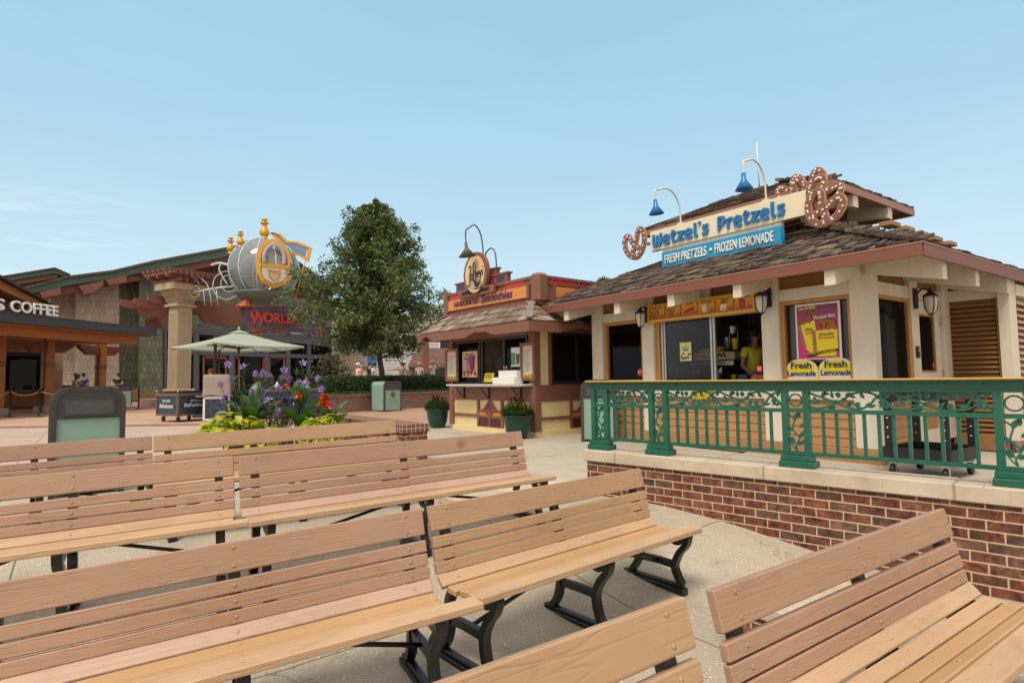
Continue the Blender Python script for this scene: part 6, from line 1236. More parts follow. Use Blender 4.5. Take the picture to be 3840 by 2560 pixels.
o=fpart(ct_,'plank_counter',lambda b:(rect(cw,b,-60,1474,205,1530,-.5,.5),[rect(cw,b,-60,1474+i*8,205,1476+i*8,-.52,.02,1) for i in range(1,7)],rect(cw,b,-60,1470,205,1475,-.6,.6,1)),[DOUG,DOUGD]); o.matrix_parent_inverse=ct_.matrix_basis.inverted()@cw.M
for i,(px,py,s) in enumerate(((90,1448,.30),)):
    pass
# gable beam above the canopy
GBm=Frame((-19.2,22.6,0),math.atan2(7.1,1.2))
def f(b): wp(GBm,[(-60,1005),(60,1072),(192,1140),(186,1156),(120,1140),(-60,1055)],0,.5,b,0); wp(GBm,[(-60,996),(60,1062),(200,1142),(192,1140),(60,1072),(-60,1005)],-.2,6,b,1); wp(GBm,[(-60,1060),(20,1105),(150,1148),(200,1205),(-60,1205)],.6,.3,b,2)
o=fpart(ct_,'gable_beam',f,[DOUG,paint((.04,.03,.028),.7,.2,4),DOUGD]); o.matrix_parent_inverse=ct_.matrix_basis.inverted()@GBm.M
t=CFx.thing('coffee_sign','white block letters spelling coffee on top of the dark canopy edge','sign')
LW=paint((.80,.80,.80),.35,.02,4,0)
a=CFx.fy(38,1169,-.06); b_=CFx.fy(217,1186,-.06); 
for ext,m,nm in ((.03,LW,'lettering'),(-.0,SLATE,'letter_backing')):
    o=text(nm,'COFFEE',T(a.x,-.06 if nm=='lettering' else .02,4.05),.42,(b_.x-a.x)*1.0,m,t,ext+(.0 if nm=='lettering' else .07),.02)
o=text('lettering','S',T(a.x-.62,-.06,4.05),.42,.42,LW,t,.03,.02)
o=text('letter_backing','S',T(a.x-.62,.02,4.05),.42,.42,SLATE,t,.07,.02)
# ================================================================ big shingled shop
bt=WFm.thing('shingled_shop','large green and tan shingled shop with a wide green gable and dark glass front','building')
def bp(n,f,m,par=None): return fpart(par or bt,n,f,m)
SHG=brickmat('green_shingles',[(.125,.15,.10),(.18,.20,.14),(.235,.245,.185),(.145,.165,.12)],(.05,.055,.04),bw=.22,bh=.40,mo=.02,bmp=.3,stain=.12,rough=.8)
SHT=brickmat('tan_shingles',[(.39,.325,.255),(.50,.425,.345),(.44,.37,.30),(.55,.475,.395)],(.2,.165,.13),bw=.2,bh=.40,mo=.018,bmp=.3,stain=.10,rough=.8)
BRW=paint((.205,.075,.052),.6,.12,4,.05); GRNF=paint((.06,.125,.08),.5,.08,3,.03); GREY=paint((.075,.085,.105),.5,.06,4,.02); BRSH=brickmat('brown_shingles',[(.10,.065,.05),(.15,.095,.07),(.12,.075,.055)],(.04,.025,.02),bw=.3,bh=.35,mo=.015,bmp=.2,stain=.1)
DG=paint((.012,.012,.014),.15,.3,3,0); DGI=paint((.02,.018,.018),.6,.3,3,0)
bp('tan_wall',lambda b:(wp(WFm,[(288,1510),(288,1085),(447,1045),(447,1510)],1.0,3,b),),SHT)
o=bp('tan_wall',lambda b:(wp(WFm,[(190,1510),(190,1110),(292,1085),(292,1510)],2.2,2,b),),SHT)
bp('green_wall',lambda b:(wp(WFm,[(440,1510),(440,1045),(560,1000),(620,985),(620,1510)],1.6,2,b),),SHG)
bp('green_pillar',lambda b:(wp(WFm,[(522,1510),(522,1010),(560,1000),(612,990),(612,1510)],.6,3,b),),SHG)
bp('upper_wall',lambda b:(wp(WFm,[(600,1235),(600,1000),(760,1040),(760,1235)],1.2,1,b),wp(WFm,[(700,1235),(700,1100),(1260,1140),(1260,1235)],1.3,1,b)),SHG)
bp('gable_wall',lambda b:(wp(WFm,[(560,1070),(770,985),(1000,935),(1240,1125),(1240,1190),(770,1110),(560,1110)],1.4,1,b),),BRSH)
bp('gable_band',lambda b:(wp(WFm,[(740,1080),(870,1092),(1150,1120),(1150,1140),(870,1118),(740,1108)],1.25,.1,b),),paint((.22,.22,.26),.7,.05,4))
def f(b): wp(WFm,[(71,1085),(253,1039),(423,1017.6),(490,998),(577,981),(911,921),(1005,897),(1010,930),(911,950),(577,1012),(490,1030),(423,1044),(253,1070),(75,1108)],-.6,.3,b); wp(WFm,[(1005,897),(1245,1080),(1245,1112),(1005,930)],-.6,.3,b)
rf_=bp('gable_fascia',f,GRNF)
bp('roof',lambda b:wp(WFm,[(66,1082),(253,1034),(423,1012),(577,976),(911,915),(1005,891),(1250,1078),(1250,1086),(1005,899),(911,923),(577,985),(423,1020),(253,1042),(71,1090)],-.75,12,b),paint((.10,.07,.055),.9,.3,12,.3),rf_)
def f(b):
    wp(WFm,[(118,1100),(253,1072),(425,1045),(577,1012),(911,951),(1005,932),(1235,1110),(1235,1135),(1000,958),(911,975),(577,1040),(470,1060),(300,1092),(130,1120)],-.3,.35,b)
    for px,py in ((218,1085),(365,1062),(465,1040),(600,1012)): wp(WFm,[(px-70,py+10),(px+10,py-8),(px+10,py+18),(px-55,py+30)],-.9,.5,b)
    wp(WFm,[(318,1090),(375,1055),(388,1050),(388,1072),(345,1100),(318,1102)],-1.5,1.6,b)
bp('rake_beam',f,BRW)
# storefront
def f(b):
    wp(WFm,[(612,1232),(1260,1265),(1260,1300),(612,1240)],.42,.25,b)
    for px,w_ in ((622,10),(737,20),(868,17),(1000,16),(1082,15),(1160,12)): wp(WFm,[(px-w_/2,1240),(px+w_/2,1240),(px+w_/2,1520),(px-w_/2,1520)],.40,.3,b)
    wp(WFm,[(612,1312),(1260,1332),(1260,1346),(612,1326)],.44,.25,b); wp(WFm,[(612,1222),(1260,1258),(1260,1272),(612,1238)],.40,.3,b)
sf=bp('storefront_frame',f,GREY)
bp('storefront_glass',lambda b:(wp(WFm,[(612,1232),(1260,1268),(1260,1520),(612,1520)],.72,.02,b)),M['glassd'],sf)
def f(b): wp(WFm,[(612,1232),(1260,1268),(1260,1520),(612,1520)],3.2,.3,b); rr=random.Random(3); [wp(WFm,[(px,1268),(px+w_,1268),(px+w_,1268+h),(px,1268+h)],2.6,.1,b,1) for px,w_,h in ((760,60,35),(800,40,30),(890,60,25),(1040,20,32),(640,20,50),(1010,40,25))]
bp('shop_interior',f,[DGI,paint((.30,.28,.26),.7,.3,6)],sf)
for px0,px1,m,lab in ((760,852,BRW,None),(985,1006,paint((.33,.025,.012),.4,.1,4),'red door leaf standing open'),(1008,1070,BRW,None),(875,900,BRW,None)):
    d=bp('door',lambda b:(wp(WFm,[(px0,1332),(px0+7,1332),(px0+7,1515),(px0,1515)],.5,.12,b),wp(WFm,[(px1-7,1336),(px1,1336),(px1,1515),(px1-7,1515)],.5,.12,b),wp(WFm,[(px0,1332),(px1,1336),(px1,1346),(px0,1342)],.5,.12,b),wp(WFm,[(px0,1490),(px1,1490),(px1,1515),(px0,1515)],.5,.12,b)),m,sf)
    if lab: d['label']=lab
bp('interior_lamp',lambda b:b.ball(tuple(WFm.fy(812,1245,2.4)),.05,0,8,6),emis((1,.7,.3),6))
bp('plinth_panel',lambda b:(wp(WFm,[(496,1466),(612,1466),(612,1503),(496,1503)],-.1,.7,b),),brickmat('diamond_panel',[(.24,.14,.075),(.28,.165,.09)],(.10,.06,.035),bw=.25,bh=.12,mo=.02,bmp=.1,stain=.1))
bp('plinth',lambda b:(wp(WFm,[(490,1502),(620,1502),(620,1518),(490,1518)],-.12,.7,b),),SLATE)
# second smaller gable behind on the left
o=bp('rear_gable',lambda b:(wp(WFm,[(-80,1058),(0,1039),(206,1007),(262,1030),(262,1042),(206,1024),(0,1058),(-80,1076)],9,.3,b,0),wp(WFm,[(-80,1076),(0,1058),(206,1024),(215,1030),(215,1042),(60,1068),(-80,1095)],9.2,.4,b,1),wp(WFm,[(-80,1090),(206,1030),(262,1042),(262,1075),(80,1100),(-80,1120)],9.5,.3,b,2),wp(WFm,[(-80,1054),(0,1035),(206,1002),(266,1028),(262,1033),(206,1008),(0,1041),(-80,1060)],8.9,5,b,3)),[GRNF,BRW,SLATE,paint((.09,.05,.045),.9,.3,9)])
# ================================================================ entrance column, beams, lamp
CO=Frame((-17.75,31.0,.25),R(60)); t=CO.thing('entrance_column','tall fluted stone column with carved capital and a little red timber pergola on top','column')
STN=paint((.47,.36,.25),.75,.06,3,.05); STND=paint((.36,.275,.19),.8,.06,4,.05)
def f(b):
    b.box(0,.8,0,.8,.5,5.25)
    for k in range(9): b.box(.06+k*.078,.10+k*.078,-.018,.0,.7,4.9); b.box(-.018,0,.06+k*.078,.10+k*.078,.7,4.9)
fpart(t,'shaft',f,STN)
fpart(t,'base',lambda b:(b.box(-.10,.90,-.10,.90,0,.75),b.box(-.18,.98,-.18,.98,.70,.86,0,bev=.05)),STND)
def f(b):
    vs=[];fs=[]; L=[(.0,5.25),(-.16,5.25),(-.16,5.36),(-.04,5.40),(-.10,5.6),(-.28,5.95),(-.36,6.1)]
    for o_,z in L: vs+=[(o_,o_,z),(.8-o_,o_,z),(.8-o_,.8-o_,z),(o_,.8-o_,z)]
    for i in range(len(L)-1):
        for k in range(4): fs.append((4*i+k,4*i+(k+1)%4,4*i+4+(k+1)%4,4*i+4+k))
    b.add(vs,fs)
    b.box(-.52,1.32,-.52,1.32,6.1,6.45)
    rn=random.Random(4)
    for k in range(5):
        for z,o_ in ((5.58,-.10),(5.85,-.24)):
            u=.0+k*.2; b.ribbon([(u+.09*(1-j/14)*math.cos(j*.7),z+.09*(1-j/14)*math.sin(j*.7)) for j in range(13)],.03,o_-.05,o_+.04); 
            q=MB(T(0,0,0)@RZ(-R(90))); q.ribbon([(-u+.09*(1-j/14)*math.cos(j*.7)-.02,z+.09*(1-j/14)*math.sin(j*.7)) for j in range(13)],.03,o_-.05,o_+.04); b.add(q.v,q.f)
fpart(t,'capital',f,STN)
def f(b):
    for x in (-.35,.0,.4,.8,1.15): b.box(x-.07,x+.07,-.85,1.65,6.47,6.66)
    for y in (-.45,.4,1.25): b.box(-.9,1.7,y-.08,y+.08,6.66,6.84)
    for x in (-.7,-.4,-.1,.2,.5,.8,1.1,1.4): b.box(x-.07,x+.07,-1.0,1.8,6.84,7.0)
    for y in (-.8,-.3,.2,.7,1.2,1.6): b.box(-.95,1.75,y-.06,y+.06,7.0,7.12)
fpart(t,'pergola_top',f,BRW)
t=WFm.thing('entrance_beam','stack of long dark red timber beams crossing in front of the stone column','beam')
BF=-10.2
def bm(pts,y,d):
    b=MB(); b.prism([(p.x,p.z) for p in (WFm.fy(*q,y) for q in pts)],d,0,T(0,y,0)); b.build('timber',BRW,t)
y0=-7.7
bm([(560,1106),(905,1145),(905,1225),(775,1211),(757,1198),(750,1180),(640,1172),(625,1160),(622,1145),(570,1136),(556,1125)],y0,.45)
bm([(506,1116),(575,1122),(640,1180),(600,1192),(575,1185),(568,1160),(515,1150),(503,1135)],y0+1.0,.45)
bm([(455,1122),(560,1132),(600,1192),(545,1190),(524,1175),(520,1160),(462,1150),(452,1135)],y0+2.0,.45)
bm([(543,1198),(632,1188),(632,1228),(543,1232)],y0+2.6,.3); bm([(672,1178),(718,1182),(718,1222),(672,1220)],y0-.35,.3)
t=WFm.thing('pendant_lamp','flat metal hat shaped lamp hanging from the red beam in front of the column','lamp',*WFm.fy(707,1245,y0-.3)); 
mb=MB(); mb.lathe([(1e-4,.06),(.12,.03),(.66,-.06),(.60,-.075),(1e-4,-.03)],24); mb.build('shade',paint((.20,.22,.23),.4,.1,6,0,metal=.6),t); mb=MB(); mb.box(-.2,.2,-.2,.2,-.26,-.07); mb.build('lantern_body',paint((.32,.20,.09),.4,.1,6),t); mb=MB(); mb.tube([(0,0,.05),(0,0,.95)],.02,6); mb.box(-.09,.09,-.04,.04,.5,1.15); mb.build('stem',GREY,t)
# ================================================================ curved sign and glass globe above the entrance
SG=Frame((-14.1,31.2,0),R(38)); t=SG.thing('entrance_sign','curved purple and copper scroll sign with red letters below the glass globe','sign')
SGM=[paint((.085,.065,.135),.5,.35,3,.1),paint((.19,.065,.035),.5,.3,3,.1),paint((.04,.17,.18),.5,.3,4,.1)]
tl=SG.fy(905,1155,0); tr_=SG.fy(1240,1150,0); bl=SG.fy(930,1262,0)
wd_=tr_.x-tl.x; N=24
def sgp(u,v):  # u along, v up: gently sagging scroll, its left end swept down
    x=tl.x+u*wd_+(1-v)*.40*(1-u); zt=tl.z+.30*math.sin(math.pi*u)*.55; zb=bl.z+.26*math.sin(math.pi*min(1,u*1.0))
    return Vector((x,-.55*math.sin(math.pi*u),zb+(zt-zb)*v))
mb=MB(); vs=[];fs=[];mi=[]
for i in range(N+1):
    for j in range(5): vs.append(sgp(i/N,j/4))
for i in range(N):
    for j in range(4): fs.append((i*5+j,i*5+j+5,i*5+j+6,i*5+j+1)); mi.append((1 if noise.noise(Vector((i*.22,j*.25,5)))>.12 else (2 if noise.noise(Vector((i*.5,j*.6,9)))>.28 else 0)))
for q,m_ in zip(fs,mi): mb.add([vs[k] for k in q]+[vs[k]+Vector((0,.25,0)) for k in q],[(0,1,2,3),(7,6,5,4),(0,4,5,1),(2,6,7,3),(1,5,6,2),(3,7,4,0)],m_)
mb.build('scroll',SGM,t)
mb=MB()
for j in (0,.18,.82,1): mb.tube([sgp(i/N,j)+Vector((0,-.03,0)) for i in range(N+1)],.022,5)
for i in range(0,N+1,2): mb.tube([sgp(i/N,0)+Vector((0,-.03,0)),sgp(i/N,1)+Vector((0,-.03,0))],.018,5)
mb.build('lattice',paint((.30,.12,.06),.4,.2,6,0,metal=.4),t)
CP=paint((.55,.14,.06),.35,.2,5,.02,metal=.4)
for c,s in ((sgp(0,1)+Vector((.12,0,.05)),1),(sgp(0,0)+Vector((.30,0,-.1)),-1)):
    mb=MB()
    for k in range(4): mb.lathe([(1e-4,0),(.42-.09*k,.0),(.44-.09*k,.06),(.38-.09*k,.11),(1e-4,.11)],16,0,T(c.x+.05*k,c.y,c.z+s*(.11*k) -(0 if s>0 else .1)))
    mb.build('scroll_end',CP,t)
LT=paint((.50,.05,.035),.3,.15,5,.02)
a=SG.fy(940,1232,-.45); 
for s,px,pyb,h,w_ in (('W',936,1214,.64,.80),('ORLD',988,1210,.56,1.62),('of',1103,1206,.46,.42)):
    p=SG.fy(px,pyb,-.62 if px>960 else -.42); text('lettering',s,T(p.x,p.y,p.z),h,w_,LT,t,.07,.028)
# globe
gp=aty(990,1012,32.0); t=thing('glass_globe','big ribbed glass globe ornament with gold door frame, finials and blue pennant on the entrance','ornament',gp)
r=1.83; rz=1.72
GLB=glass((.85,.96,1.0),.22,'globe_glass',.9)
mb=MB(); mb.lathe([(max(1e-4,r*math.sin(math.pi*i/20)),-rz*math.cos(math.pi*i/20)) for i in range(21)],40); mb.build('globe',GLB,t)
mb=MB()
for k in range(12):
    a=2*math.pi*k/12+.2; mb.tube([(1.01*r*math.sin(math.pi*i/20)*math.cos(a),1.01*r*math.sin(math.pi*i/20)*math.sin(a),-1.01*rz*math.cos(math.pi*i/20)) for i in range(2,20)],.028,5)
mb.build('rib',paint((.66,.76,.77),.3,.1,6),t)
mb=MB(); mb.lathe([(1e-4,-rz-.22),(.5,-rz-.20),(1.1,-rz+.02),(1.45,-rz+.30),(1.55,-rz+.42),(1.35,-rz+.36),(1e-4,-rz-.1)],24); mb.build('cradle',paint((.13,.17,.14),.4,.2,5,.1),t)
GOLD=paint((.72,.36,.045),.3,.12,6,.02,metal=.35)
def fin(b,x,y,z,s): b.lathe([(1e-4,0),(.22,.0),(.24,.06),(.13,.10),(.16,.18),(.25,.30),(.26,.42),(.17,.62),(.11,.78),(.22,.90),(.24,.94),(.10,.93),(.08,1.02),(.15,1.06),(.17,1.14),(.10,1.2),(1e-4,1.22)],16,0,T(x,y,z)@Matrix.Diagonal((s,s,s,1)))
for x,y,z,s in ((0,0,rz-.03,1.0),(-.86,-1.0,rz-.68,.75),(-1.62,-.5,rz-.92,.78)): mb=MB(); fin(mb,x,y,z,s); mb.build('finial',GOLD,t)
# gold framed oval door facing the camera side
dv=Vector((.62,-.78,0)).normalized(); DM=T(*(dv*(r*1.0)))@RZ(math.atan2(dv.x,-dv.y))
oo=lambda rx,rz1,rz2:[(rx*math.cos(R(a)),.35+rz1*math.sin(R(a))) for a in range(0,181,12)]+[(-rx,-.55),(-rx*.7,-1.0),(0,-1.28*rz2),(rx*.7,-1.0),(rx,-.55)]
mb=MB(DM); out=oo(.86,1.02,1.0); inn=[(x*.79,z*.84+.02) for x,z in out]; n=len(out)
for i in range(n):
    j=(i+1)%n; mb.add([(out[i][0],0,out[i][1]),(out[j][0],0,out[j][1]),(inn[j][0],-.03,inn[j][1]),(inn[i][0],-.03,inn[i][1]),(out[i][0],.12,out[i][1]),(out[j][0],.12,out[j][1])],[(0,1,2,3),(4,5,1,0)])
mb.box(-.68,.68,-.05,.04,-.16,.03)
mb.ribbon([(-.28,-.30),(-.05,-.36),(0,-.32),(.05,-.36),(.28,-.30),(.24,-.62),(0,-.86),(-.24,-.62)],.06,-.07,-.03,closed=True)
mb.build('door_frame',GOLD,t)
mb=MB(DM); mb.prism([(-.63,-.16),(.63,-.16),(.63,-.5),(.46,-.80),(0,-1.02),(-.46,-.80),(-.63,-.5)],.04,0,T(0,-.02,0)); mb.build('door_panel',paint((.62,.58,.50),.5,.06,5),t)
text('lettering','P',DM@T(0,-.065,-.66),.24,.18,GOLD,t,.01,0,.3,1,'C')
mb=MB(DM)
for s in (-1,1): mb.tube(bez([(s*.50,.02,.05),(s*.52,.0,.4),(s*.38,.02,.8),(s*.1,.04,1.08)],5),.11,8)
mb.build('curtain',paint((.48,.38,.40),.8,.15,6,.2),t)
mb=MB(); fl=[(.3,2.15),(.75,2.02),(1.15,1.62),(1.75,1.55),(2.2,1.35),(2.45,1.25),(2.30,.55),(1.8,.9),(1.3,1.0),(.9,1.25),(.45,1.28),(.75,1.6)]
mb.prism(fl,.03,0,T(-.05,.3,0)); mb.build('pennant',paint((.14,.27,.42),.6,.12,4),t)
mb=MB(); mb.ribbon(fl,.13,.27,.36,closed=True); mb.tube([(2.35,.33,1.35),(1.55,.33,-1.85)],.04,8); mb.build('pennant_edge',GOLD,t)
SZ=-.30
WS=paint((.50,.58,.56),.35,.1,6,.02)
for cx_,cy_,cz_,rr_,w_ in ((-1.65,-.8,-.95,.76,.035),(-1.5,-.85,-.85,.45,.03)): mb=MB(); mb.ribbon([(cx_+rr_*math.cos(2*math.pi*k/28),cz_+rr_*math.sin(2*math.pi*k/28)) for k in range(28)],w_,cy_,cy_+.05,closed=True); mb.build('scroll_ring',WS,t)
mb=MB(T(0,0,-.34)); mb.tube(bez([(-1.2,-.3,-.6),(-2.2,-.6,-.72),(-3.4,-.9,-1.0)],6),.06,8); mb.ribbon([(-3.3+.3*math.cos(k*.5),-.95+.3*math.sin(k*.5)) for k in range(13)],.03,-.95,-.9); mb.ribbon([(p[0],p[1]) for p in arc(-3.9,-.85,.85,20,150,16)],.035,-.9,-.85); mb.ribbon(arc(-3.6,-1.15,1.1,0,95,14),.035,-.9,-.85); mb.tube(bez([(-2.6,-.6,.52),(-2.2,-.6,.62),(-1.75,-.5,.55)],5),[.07]*10+[.12],8); mb.tube(bez([(-2.1,-.6,.55),(-2.15,-.6,.2),(-1.7,-.6,-.55)],5),.045,6)
for x in (-2.9,-2.55,-2.2): mb.tube([(x,-.8,-.85),(x+.1,-.8,-1.7)],.025,5)
mb.build('shaft_scroll',WS,t)
# ================================================================ buildings and bits behind the tree
CLP=paint((.50,.50,.51),.6,.04,3,.0)
BB=Frame((-11.5,44,0),R(8)); t=BB.thing('clapboard_building','pale grey clapboard building seen beneath and beside the tree crown','building')
def f(b):
    a=BB.fy(1328,1425,0);c=BB.fy(1700,1425,0); n=26; h=6.2/n
    for i in range(n): b.box(a.x,c.x,-.02-.0,.2,.25+i*h,.25+i*h+h*.86); 
    b.box(a.x,c.x,.0,.3,.25,6.45,1)
fpart(t,'wall',f,[CLP,paint((.22,.22,.23),.7,.05,4)])
p=BB.fy(1548,1400,-.1); fpart(t,'downpipe',lambda b:b.tube([(p.x,-.1,.25),(p.x,-.1,4.2)],.07,6),GREY)
p=BB.fy(1670,1290,-.05); fpart(t,'window',lambda b:(b.box(p.x-.5,p.x+.8,-.08,.0,3.2,4.6,0),b.box(p.x-.4,p.x+.7,-.1,-.07,3.3,4.5,1)),[M['white'],DG])
t=thing('fluted_column','second fluted tan column beside the shop entrance, partly behind leaves','column',(-12.2,42.5,.25),R(50)); mb=MB(); mb.box(-.6,.6,-.6,.6,0,5.4); [mb.box(-.55+k*.12,-.49+k*.12,-.63,-.6,.3,5.3) for k in range(10)]; mb.build('shaft',STND,t); mb=MB(); mb.box(-.75,.75,-.75,.75,0,.5); mb.build('base',STN,t)
for lab,px,Y in (('cream gate pillar with a red cap left of the fluted column behind the hedge',1280,38),('cream gate pillar with a red cap right of the fluted column behind the hedge',1362,38)):
    p=aty(px,1400,Y); t=thing('gate_pillar',lab,'pillar',(p.x,Y,.25),.3,'gate pillars behind the hedge'); mb=MB(); mb.box(-.32,.32,-.32,.32,0,1.9); mb.build('shaft',CR,t); mb=MB(); mb.box(-.42,.42,-.42,.42,1.9,2.0); mb.box(-.36,.36,-.36,.36,2.0,2.08); mb.build('cap',BRW,t)
p=aty(1598,1400,33); t=thing('timber_post','square red brown timber post beyond the hedge near the hut','post',(p.x,33,.25)); mb=MB(); mb.box(-.15,.15,-.15,.15,0,3.3); mb.build('shaft',BRW,t); mb=MB(); mb.box(-.18,.18,-.18,.18,1.35,1.5); mb.build('band',M['black'],t)
# low shed with a mossy red roof
SHF=Frame((-4.95,36,.25),R(20)); t=SHF.thing('low_shed','low grey shed with a red brown shake roof between the tree and the hut','shed')
fpart(t,'wall',lambda b:b.box(-1.1,3.6,.4,2.6,0,1.9),paint((.12,.125,.135),.6,.06,4)); fpart(t,'door',lambda b:b.box(.3,2.8,.36,.42,0,1.55),paint((.05,.055,.06),.6,.1,4))
fpart(t,'roof',lambda b:b.add([(-1.5,0,1.95),(4,0,1.95),(4,2.4,3.2),(-.4,2.4,3.2),(-1.5,0,1.85),(4,0,1.85),(4,2.4,3.1),(-.4,2.4,3.1)],[(0,1,2,3),(7,6,5,4),(0,4,5,1),(3,2,6,7),(0,3,7,4),(1,5,6,2)]),brickmat('shed_shakes',[(.14,.065,.045),(.20,.10,.07),(.11,.055,.045)],(.05,.03,.02),bw=.22,bh=.2,mo=.02,bmp=.3))
fpart(t,'gutter',lambda b:b.tube([(-1.55,-.05,1.85),(4,-.05,1.85)],.07,6),M['black'])
p=aty(1625,1200,46); t=thing('roof_screen','brown slatted timber screen on a roof just left of the hut parapet','fence',(p.x,46,p.z-.5),.15); mb=MB(); [mb.box(k*.16,k*.16+.09,0,.05,0,1.35) for k in range(12)]; mb.box(0,1.95,.05,.1,.2,.3); mb.box(0,1.95,.05,.1,1.0,1.1); mb.build('slats',paint((.19,.10,.055),.7,.2,5),t); mb=MB(); mb.box(-.4,3,.1,4,-5.5,-.02); mb.build('supporting_wall',CLP,t)
p=aty(1395,1360,40); t=thing('blue_banner','small blue banner hanging behind the tree trunk','banner',(p.x,40,p.z)); mb=MB(); mb.box(-.32,.32,0,.03,-.3,.35); mb.build('cloth',paint((.012,.14,.42),.5,.1,4),t); mb=MB(); mb.tube([(-.32,.03,.36),(.32,.03,.36)],.02,6); mb.tube([(0,.06,.36),(0,.06,-2.2)],.03,6); mb.build('pole',M['white'],t)
# palm-ish shrubs behind hedge left
t=tree('shrub','leafy shrub with pinkish blossoms behind the hedge left of the fluted column',aty(1245,1380,35).x,35,.25,[(.3,.5),(1.0,1.1),(1.8,1.3),(2.6,.8),(3.0,.1)],2600,.10,8,3,.07,leafmat('pinkish_leaf',[(.03,.06,.015),(.08,.12,.03),(.45,.30,.24),(.10,.13,.05)]))
# ================================================================ rope stanchions
SP=[]
for i,(px,py,lab) in enumerate(((36,1562,'black rope post closest to the left photo edge'),(146,1563,'black rope post in front of the timber column'),(153,1546,'black rope post farther back behind the front one'),(519,1533,'single black rope post standing left of the navy cart'))):
    p=atz(px,py,.25); t=thing('rope_post',lab,'stanchion',p,0,'black rope posts'); mb=MB(); mb.lathe([(.16,0),(.16,.015),(.05,.03),(.035,.05),(.035,.97),(.05,.975),(.05,1.0),(1e-4,1.02)],12); mb.build('pole',M['black'],t); SP.append(p+Vector((0,0,.93)))
ROPE=paint((.52,.36,.16),.8,.2,40,.4)
off=Vector((-21.5,23.0,1.18)); mid=Vector((-20.3,26.5,1.18))
for a,b_,s,lab in ((off,SP[0],.2,'tan rope leaving the photo at the left edge'),(SP[0],SP[1],.14,'tan rope hanging between the two front rope posts'),(SP[1],SP[3],.35,'long tan rope sagging from the front post to the lone post by the cart'),(SP[2],SP[0]+Vector((-2.2,2.6,0)),.2,'tan rope running along the coffee counter behind the front posts')):
    mb=MB(); mb.tube([a.lerp(b_,k/16)-Vector((0,0,s*4*(k/16)*(1-k/16))) for k in range(17)],.018,6); mb.build('rope',ROPE,None,label=lab,cat='rope',group='tan barrier ropes')
